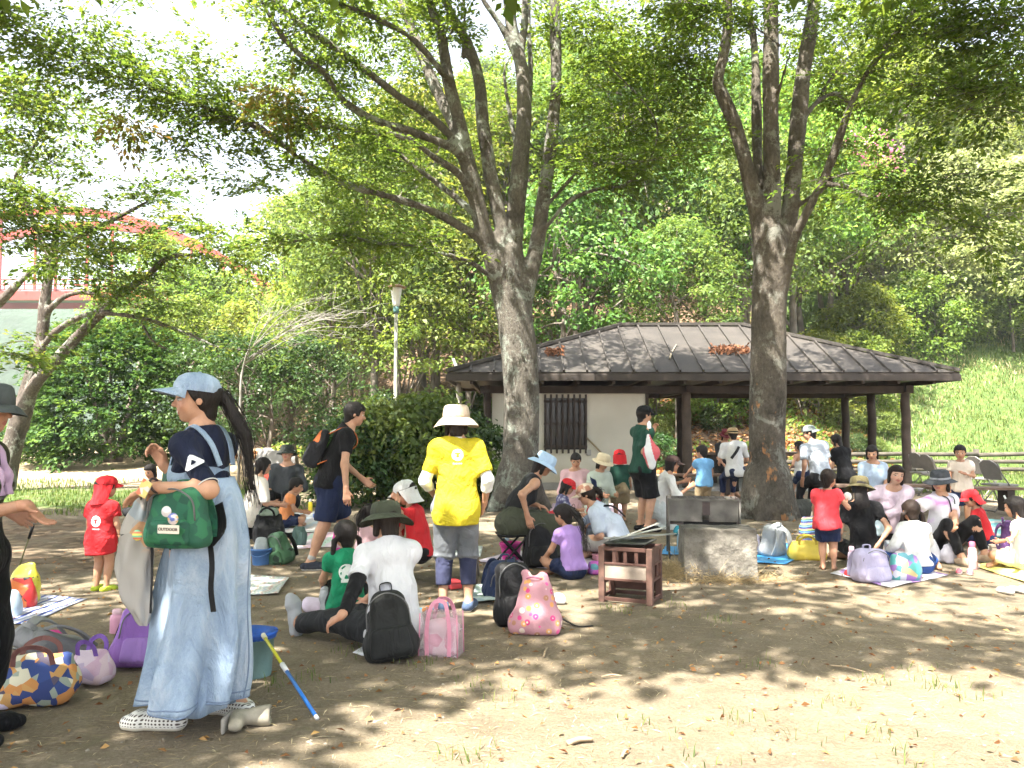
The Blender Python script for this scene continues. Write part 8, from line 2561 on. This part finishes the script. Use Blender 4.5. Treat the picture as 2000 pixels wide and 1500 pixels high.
# ------------------------------------------------------------------ bottle crate with trays
def crate():
 g = gp(1232,1172); r_ = empty('bottle_crate',g,R(-24),'weathered red-brown plastic bottle crate standing on end with trays on top','crate')
 M_ = plain('faded_red_brown_plastic',(.085,.040,.030),.7,.35,9,bmp=.2); M2 = plain('sun_bleached_crate_panel',(.27,.22,.175),.8,.3,7); M3 = plain('bleached_crate_post',(.12,.066,.050),.75,.45,14)
 w,d,h = .44,.33,.44
 for x in (-1,1):
  for y in (-1,1):
   mb = MB(); mb.box((x * (w / 2 - .025),y * (d / 2 - .025),h / 2),(.05,.05,h)); mb.build('corner_post',M3 if y < 0 else M_,r_,bevel=.006)
 for z,t in ((.03,.03),(h * .42,.02),(h - .015,.03),(h * .70,.018)):
  for y in (-1,1):
   mb = MB(); mb.box((0,y * (d / 2 - .012),z),(w - .102,.02,t)); mb.build('rail',M_,r_,bevel=.003)
  for x in (-1,1):
   mb = MB(); mb.box((x * (w / 2 - .012),0,z),(.02,d - .102,t)); mb.build('rail',M_,r_,bevel=.003)
 mb = MB(); mb.box((0,-d / 2 + .016,h * .56),(w - .104,.012,h * .25)); mb.build('panel',M2,r_)
 mb = MB(); mb.box((w / 2 - .016,0,h * .83),(.012,d - .104,h * .22)); mb.build('panel',M_,r_)
 for x in (-.09,.0,.09):
  mb = MB(); mb.box((x,-d / 2 + .016,h * .835),(.03,.014,h * .24)); mb.build('upright',M_,r_,bevel=.003)
 for y in (-.06,.05):
  mb = MB(); mb.box((w / 2 - .016,y,h * .57),(.014,.028,h * .24)); mb.build('upright',M_,r_,bevel=.003)
 mb = MB(); mb.box((0,d / 2 - .03,h * .55),(w - .104,.012,h * .82)); mb.build('back_panel',M_,r_)
 mb = MB(); mb.box((-w / 2 + .03,0,h * .62),(.012,d - .104,h * .6)); mb.build('panel',M_,r_)
 mb = MB(); mb.box((0,.01,h * .40),(w - .09,d - .09,.014)); mb.build('inner_shelf',M_,r_)
 t = empty('tray_stack',g + np.array([0,0,h + .001]),R(-20),'black metal tray with greasy lid on the bottle crate','tray')
 mb = MB(); mb.lathe([(0,0),(.2,.0),(.25,.025),(.26,.027),(.26,.031),(.25,.03),(.195,.008),(0,.007)],n=4,M=Matrix.Rotation(PI / 4,3,'Z'),smooth=False,squash=.8); mb.build('tray_body',plain('black_iron',(.030,.032,.030),.45,.3,metal=.4),t)
 rs = np.random.RandomState(3)
 for i,(px0,py0,px1,py1,wv,lab) in enumerate([(1190,1056,1300,1030,.045,'grey metal rod lying across the tray'),(1200,1052,1320,1042,.05,'flat steel bar lying on the tray'),(1225,1045,1285,1022,.018,'long bright tongs lying on the tray'),(1180,1058,1260,1050,.04,'dark skewer bundle at the left of the tray'),(1215,1056,1312,1052,.05,'bent grey sheet of metal on the tray')]):
  dd = g[1] + rs.uniform(-.05,.1)
  a,b = at(px0,py0,dd),at(px1,py1,dd + .12)
  a[2] = max(a[2],h + .036 + i * .005); b[2] = max(b[2],h + .04 + i * .005)
  k = empty('metal_bar' if i != 2 else 'tongs',a,0,lab,'tool'); mb = MB(); mb.tube([Vector((0,0,0)),Vector(b - a)],1,flat=(wv,.006)); mb.build('blade',plain('dull_steel',(.22,.23,.22),.4,.25,metal=.5) if i != 2 else plain('bright_steel',(.6,.6,.6),.25,.1,metal=.7),k)
crate()

# ------------------------------------------------------------------ concrete block and metal grill
def concrete_block():
 g = gp(1404,1130); r_ = empty('concrete_block',g,R(-3),'rough cracked concrete stove block standing on the earth','block')
 m,nt,b = newmat('old_concrete'); tc = N(nt,'TexCoord')
 n1 = N(nt,'TexNoise',Scale=7.0,Detail=8.0,Roughness=.7); L(nt,tc.outputs['Object'],n1.inputs['Vector'])
 n2 = N(nt,'TexNoise',Scale=45.0,Detail=5.0); L(nt,tc.outputs['Object'],n2.inputs['Vector'])
 sx = N(nt,'SeparateXYZ'); L(nt,tc.outputs['Object'],sx.inputs[0])
 top = ramp(nt,math_n(nt,'ADD',sx.outputs[2],math_n(nt,'MULTIPLY',n1.outputs[0],.25)),[(.50,(1,1,1)),(.58,(.45,.44,.42))])
 c = mixc(nt,1.0,ramp(nt,n1.outputs[0],[(.3,(.08,.072,.060)),(.46,(.135,.122,.102)),(.54,(.195,.18,.15)),(.75,(.23,.215,.185))]).outputs[0],top.outputs[0],'MULTIPLY')
 L(nt,c,b.inputs['Base Color']); b.inputs['Roughness'].default_value = .95
 bump(nt,b,math_n(nt,'ADD',n1.outputs[0],math_n(nt,'MULTIPLY',n2.outputs[0],.4)),.8,.02)
 F = Field((-.42,-.25,-.06),(.42,.35,.55),.012)
 F.box((0,.08,.22),(.335,.19,.245),None,.012,taper=(.02,.02))
 act = np.abs(F.f) < .05; I = np.argwhere(act); P = F.lo + I * F.h
 F.f[act] += (.018 * vnoise(P,9.0) + .01 * vnoise(P,24.0)).astype(np.float32)
 F.build('block_body',m,r_,0)
concrete_block()
def grill():
 d = 8.9
 a,b = at(1304,1000,d),at(1440,1000,d)
 g = np.array([(a[0] + b[0]) / 2,d,0]); r_ = empty('grill_stand',g,R(-8),'sooty sheet-metal grill on thin legs behind the concrete block','grill')
 M_ = plain('sooty_galvanised_steel',(.14,.13,.115),.55,.45,6,metal=.35,bmp=.2); M2 = plain('sooty_side_steel',(.10,.075,.07),.7,.5,5,metal=.2)
 zt,zb = at(0,972,d)[2],at(0,1022,d)[2]
 w,dp = .74,.40
 h = zt - zb
 def pl(nm,c,sz,mt=M_,par=r_): mb = MB(); mb.box(c,sz); return mb.build(nm,mt,par)
 pl('side_panel',(-w / 2,0,(zt + zb) / 2),(.012,dp,h),M2); pl('side_panel',(w / 2,0,(zt + zb) / 2),(.012,dp,h),M2)
 pl('back_panel',(0,dp / 2,(zt + zb) / 2),(w,.012,h)); pl('front_panel',(-.19,-dp / 2,(zt + zb) / 2 + .02),(.34,.012,h - .04)); pl('front_panel',(.20,-dp / 2,(zt + zb) / 2 + .02),(.30,.012,h - .04))
 pl('vent_door',(.02,-dp / 2 - .008,(zt + zb) / 2 + .04),(.08,.012,h * .5),M2); pl('draught_slot',(.06,-dp / 2 + .01,zb + .03),(w * .74,.01,.05),plain('soot',(.01,.01,.01),.9))
 pl('shelf',(.05,-dp / 2 - .02,zb - .035),(w * .84,.08,.012)); pl('top_rim',(0,-dp / 2 - .012,zt - .006),(w + .03,.03,.02)); pl('charcoal_tray',(0,0,zb + .012),(w - .03,dp - .03,.014),M2)
 for i in range(9): mb = MB(); mb.tube([(-w / 2 + .05 + i * (w - .1) / 8,-dp / 2,zt - .002),(-w / 2 + .05 + i * (w - .1) / 8,dp / 2,zt - .002)],.005,6); mb.build('grate_bar',M2,r_)
 for x in (-1,1):
  for y in (-1,1): mb = MB(); mb.tube([(x * (w / 2 - .004),y * (dp / 2 + .012),0),(x * (w / 2 - .004),y * (dp / 2 + .012),zt)],.011,8); mb.build('leg',M_,r_)
grill()
pouch('teal bag under the metal grill',1336,1046,0,.26,.13,.16,cloth((.03,.20,.26)),seed=4,name='bag')
sheet('bright blue sheet beside the grill legs',[(1290,1084),(1335,1086),(1338,1070),(1300,1068)],plain('blue_tarp',(.06,.30,.62),.5,.12),seed=3)
bottle('clear plastic bottle standing by the grill leg',1330,1080,.045,.26,plain('clear_blue',(.35,.50,.60),.2,.1),plain('white_lid',(.7,.7,.65),.4))

# ------------------------------------------------------------------ right group belongings
sheet('bright blue ground sheet under the grey rucksack',[(1455,1100),(1535,1104),(1600,1070),(1480,1058)],plain('blue_tarp',(.06,.30,.62),.5,.12),seed=11)
backpack('grey rucksack with pale straps on the blue sheet',1508,1086,-150,.30,.36,.20,cloth((.36,.38,.40),name='light_grey_nylon'),pocket=NYL_BK,strap=cloth((.46,.47,.48),name='light_grey_nylon'),tilt=-6,seed=15)
pouch('lilac cloth bag between the concrete block and the grey rucksack',1474,1084,0,.13,.24,.1,plain('lilac_white',(.45,.42,.52),.6,.12,20),seed=9,name='cloth_bag')
pouch('yellow rubber bag lying on the ground behind the red-shirted girl',1576,1094,-8,.40,.21,.22,plain('yellow_vinyl',(.62,.48,.07),.5,.12,8,bmp=.3,bscale=9,bdist=.02),seed=10,name='yellow_bag',handles=cloth((.45,.34,.05)))
pouch('dark bag with blue and green stripes behind the red-shirted girl',1582,1060,20,.28,.32,.16,stripes_mat('striped_weave',[(.02,.03,.08),(.10,.22,.42),(.02,.03,.06),(.22,.36,.12),(.30,.12,.10),(.03,.05,.12)],90,2),seed=11,name='striped_bag')
pouch('dark olive bag at the foot of the right-hand trunk',1572,1010,0,.40,.28,.22,cloth((.06,.062,.055)),seed=13,name='bag')
pouch('beige bag beside the striped bag',1598,1022,0,.20,.22,.14,cloth((.40,.35,.28)),seed=14,name='bag')
sheet('white and purple picnic sheet under the lilac rucksack',[(1620,1122),(1740,1150),(1850,1126),(1720,1092)],stripes_mat('white_purple_print',[(.60,.58,.64),(.30,.18,.40),(.62,.6,.64),(.62,.6,.62)],9,0),seed=12)
pouch('red cloth under the edge of the lilac rucksack',1668,1126,0,.18,.07,.12,cloth((.62,.05,.06)),seed=3,name='cloth_bundle')
backpack('pale lilac rucksack at the front of the right-hand group',1702,1136,12,.34,.31,.20,cloth((.40,.37,.52),name='pale_lilac_nylon'),pocket=cloth((.43,.40,.54),name='pale_lilac_nylon'),seed=16,slump=.15)
pouch('clear bag with teal and purple things beside the lilac rucksack',1768,1134,-10,.30,.25,.18,voro_mat('teal_purple_things',15,[(.08,.36,.34),(.30,.16,.42),(.55,.55,.62),(.5,.42,.2),(.10,.30,.36)],.3),seed=12,name='clear_bag')
bottle('lilac flask at the corner of the lilac rucksack',1664,1116,.036,.24,plain('lilac_plastic2',(.60,.48,.60),.35,.05),plain('pink_lid',(.70,.45,.52),.35,.05))
bottle('tall pink thermos flask standing in front of the tie-dye woman',1900,1112,.040,.27,plain('salmon_plastic',(.68,.34,.36),.35,.05),plain('coral_lid',(.72,.12,.20),.35,.05),band=plain('pink_lid',(.70,.45,.52),.35,.05))
shoe_pair('pink and white child\'s sneakers beside the pink thermos',1884,1122,-30,voro_mat('pink_sneaker',30,[(.66,.40,.42),(.7,.62,.6),(.55,.12,.16)],.7),.15)
pouch('white paper bag in front of the tie-dye woman',1808,1098,-8,.26,.26,.14,plain('white_paper',(.66,.67,.70),.6,.05,12),seed=16,name='paper_bag')
pouch('white and lilac lunch bag beside the white paper bag',1858,1100,10,.24,.20,.15,plain('lilac_white2',(.60,.58,.66),.6,.1,20),seed=18,name='lunch_bag')
sheet('pink sheet under the lunch of the pink-shirted woman',[(1690,1078),(1800,1084),(1850,1058),(1740,1046)],stripes_mat('pink_check',[(.62,.46,.52),(.55,.58,.62),(.64,.58,.6)],12,0),seed=13)
bottle('clear bottle on the pink sheet',1744,1066,.036,.22,plain('clear_blue',(.35,.50,.60),.2,.1),plain('white_lid',(.7,.7,.65),.4))
pouch('white paper cup bag on the pink sheet',1722,1068,0,.10,.10,.08,plain('white_paper',(.66,.67,.70),.6,.05,12),seed=3,name='paper_cup')
pouch('blue-grey towel in the hands of the pink-shirted woman',0,0,0,.13,.26,.06,cloth((.34,.42,.45)),pos=at(1722,1048,9.0),seed=3,name='towel',cat='towel')
sheet('yellow sheet at the right edge',[(1905,1108),(2010,1142),(2120,1120),(1980,1085)],plain('yellow_sheet',(.60,.56,.16),.6,.12),seed=14)
shoe_pair('white child\'s shoes on the earth at the right edge',1975,1158,20,plain('white_canvas',(.68,.67,.66),.8,.06),.16,sep=.14)
backpack('purple rucksack at the right edge',1972,1088,60,.28,.40,.18,cloth((.07,.03,.10),name='dark_purple_nylon'),seed=18)
_r = empty('white_stick',at(1980,1020,8.3),0,'white stick held up beside the purple rucksack','stick'); _o = np.array(_r.location); mb = MB(); mb.tube([at(1990,1022,8.3) - _o,at(1961,968,8.3) - _o],.010,8); mb.build('shaft',plain('white_joint',(.7,.7,.7),.4),_r)
pouch('teal striped bag behind the red-shirted child on the right',1945,1050,0,.30,.24,.16,stripes_mat('teal_stripe',[(.14,.34,.34),(.10,.26,.28),(.36,.38,.34)],40,2),seed=19,name='bag')
sheet('mixed printed sheet between the tie-dye woman and the yellow sheet',[(1905,1090),(1975,1100),(1990,1070),(1930,1060)],voro_mat('mixed_print',12,[(.5,.48,.44),(.45,.2,.2),(.4,.42,.36),(.55,.52,.5)],.7),seed=15)
for i,(px,py,lab,c) in enumerate([(1130,1010,'white lunch box on the sheet by the storeroom wall',(.6,.6,.58)),(1175,1096,'pink lunch box beside the purple and teal bag',(.6,.25,.32)),(1780,1060,'white lunch box beside the clear bottle on the pink sheet',(.64,.64,.62)),(1945,1078,'beige lunch box on the mixed printed sheet',(.5,.42,.32)),(620,1012,'blue lunch box by the yellow drink bottle',(.06,.12,.36)),(885,1150,'red lunch box under the low table',(.5,.05,.06))]):
 k = empty('lunch_box',gp(px,py),R(i * 23),lab,'lunch box'); mb = MB(); mb.box((0,0,.035),(.17,.11,.05)); mb.build('box',plain('lunch_box_plastic',c,.4,.06,bmp=0),k,bevel=.012); mb = MB(); mb.box((0,0,.066),(.175,.115,.012)); mb.build('lid',plain('lunch_box_lid',[min(1,q * 1.25) for q in c],.35,.06,bmp=0),k,bevel=.004)

# ------------------------------------------------------------------ folding chairs
def folding_chair(label,px,py,yaw,group,Y=None):
 g = gp(px,py) if Y is None else np.array([at(px,850,Y)[0],Y,0]); g[2] = gz(g[0],g[1]); r_ = empty('folding_chair',g,R(yaw),label,'chair',group)
 fr = plain('grey_tube',(.18,.17,.16),.4,.1,metal=.5); vn = plain('grey_vinyl',(.22,.205,.19),.6,.1)
 for x in (-.21,.21):
  mb = MB(); mb.tube(spline([(x,.24,0),(x,.06,.40),(x,-.10,.62),(x * .96,-.17,.80)],4),.011,8); mb.build('back_leg',fr,r_)
  mb = MB(); mb.tube([(x * .9,-.24,0),(x * .9,.16,.43)],.011,8); mb.build('leg',fr,r_)
 for y,z in ((.235,.02),(-.235,.02)): mb = MB(); mb.tube([(-.20,y,z),(.20,y,z)],.010,8); mb.build('floor_bar',fr,r_)
 mb = MB(); mb.box((0,.03,.435),(.40,.38,.035)); mb.build('seat',vn,r_,bevel=.012)
 V,F_ = [],[]
 for k,(x,z) in enumerate([(-.20,.52),(.20,.52),(.205,.70),(.17,.79),(.08,.84),(-.08,.84),(-.17,.79),(-.205,.70)]):
  y = -.06 - (z - .52) * .36
  V += [(x,y,z),(x,y - .03,z)]
 n = 8
 F_ = [[2 * k for k in range(n)],[2 * k + 1 for k in reversed(range(n))]] + [[2 * k,2 * k + 1,(2 * k + 3) % (2 * n),(2 * k + 2) % (2 * n)] for k in range(n)]
 mb = MB(); mb.add([Vector(v) for v in V],F_); mb.build('backrest',vn,r_,bevel=.008)
for i,(px,Y,yaw,lab) in enumerate([(1800,17.2,-80,'grey folding chair nearest the shelter corner post'),(1822,16.4,-84,'grey folding chair second from the shelter corner post'),(1915,15.0,-78,'grey folding chair right behind the cream-shirted girl'),(1946,13.6,-80,'nearest grey folding chair at the right, in front of the fence')]):
 folding_chair(lab,px,0,yaw,'folding chairs by the fence',Y)
for i,(px,Y,yaw,lab) in enumerate([(515,18.6,172,'leftmost pale folding chair behind the seated group'),(535,17.6,180,'middle pale folding chair behind the seated group'),(556,18.4,186,'rightmost pale folding chair behind the hat-wearing adult')]):
 folding_chair(lab,px,0,yaw,'folding chairs at the back left',Y)
_r = empty('traffic_cone',(*at(517,850,19.4)[:2],gz(at(517,850,19.4)[0],19.4)),0,'small red cone behind the pale folding chairs','cone'); mb = MB(); mb.lathe([(.16,.0),(.16,.03),(.11,.035),(.03,.62),(0,.63)],n=18,cap0=True); mb.build('cone_body',plain('red_cone',(.55,.06,.04),.5),_r)

# ------------------------------------------------------------------ shelter furniture
def bench(label,x0,x1,y,h=.42,dp=.34,name='bench',cat='bench'):
 r_ = empty(name,((x0 + x1) / 2,y,.06),0,label,cat); w = x1 - x0
 n = 3 if dp < .5 else 5
 for i in range(n): mb = MB(); mb.box((0,(i - (n - 1) / 2) * dp / n,h - .02),(w,dp / n - .012,.04)); mb.build('plank',plain('bench_wood',(.16,.10,.07),.7,.3,6),r_,bevel=.004)
 for x in (-w / 2 + .2,w / 2 - .2): mb = MB(); mb.box((x,0,(h - .04) / 2),(.12,dp * .8,h - .042)); mb.build('leg',M_WOOD_DK,r_,bevel=.006)
bench('long wooden bench inside the shelter behind the right trunk',4.7,7.9,18.9)
bench('wooden bench at the front right of the shelter',5.2,7.2,13.3,.40); bench('dark wooden table inside the shelter',4.6,7.6,19.8,.70,.8,'table','table')
bench('short wooden bench behind the pink-shirted woman',6.6,8.0,13.0,.38)
bench('dark wooden bench on the near side of the shelter floor',3.0,4.4,16.2,.40)

# sticks lying in the foreground
for px,py,dx,dy,r0,lab in [(1108,1452,50,-8,.013,'short broken branch lying on the sunlit earth'),(1215,1478,14,-14,.006,'thin dark twig on the sunlit earth'),(1062,1282,8,-18,.007,'pale split stick below the flowered bag'),(1175,1322,40,-2,.006,'small twig at the edge of the shade'),(1620,1300,70,12,.005,'long dry stalk on the earth at the right')]:
 a,b = gp(px,py,.012),gp(px + dx,py + dy,.014)
 k = empty('stick',a,0,lab,'stick'); mb = MB(); mb.tube(spline([(0,0,0),(b - a) * .5 + [0,.01,.006],b - a],4),[r0,r0 * 1.1,r0,r0,r0 * .9,r0 * .9,r0 * .8,r0 * .7,r0 * .6],7); mb.build('wood',plain('dry_wood',(.30,.23,.15),.85,.3,20),k)

# thin summer haze: one closed box round the whole place
def haze():
 m = bpy.data.materials.new('thin_haze'); m.use_nodes = True; nt = m.node_tree; nt.nodes.clear()
 v = nt.nodes.new('ShaderNodeVolumePrincipled'); v.inputs['Density'].default_value = 0.0007; v.inputs['Color'].default_value = (.92,.95,1,1); v.inputs['Anisotropy'].default_value = .2
 o = nt.nodes.new('ShaderNodeOutputMaterial'); L(nt,v.outputs[0],o.inputs['Volume'])
 mb = MB(); mb.box((0,300,23),(2600,2600,58)); ob = mb.build('haze',m); tag(ob,kind='stuff')
haze()
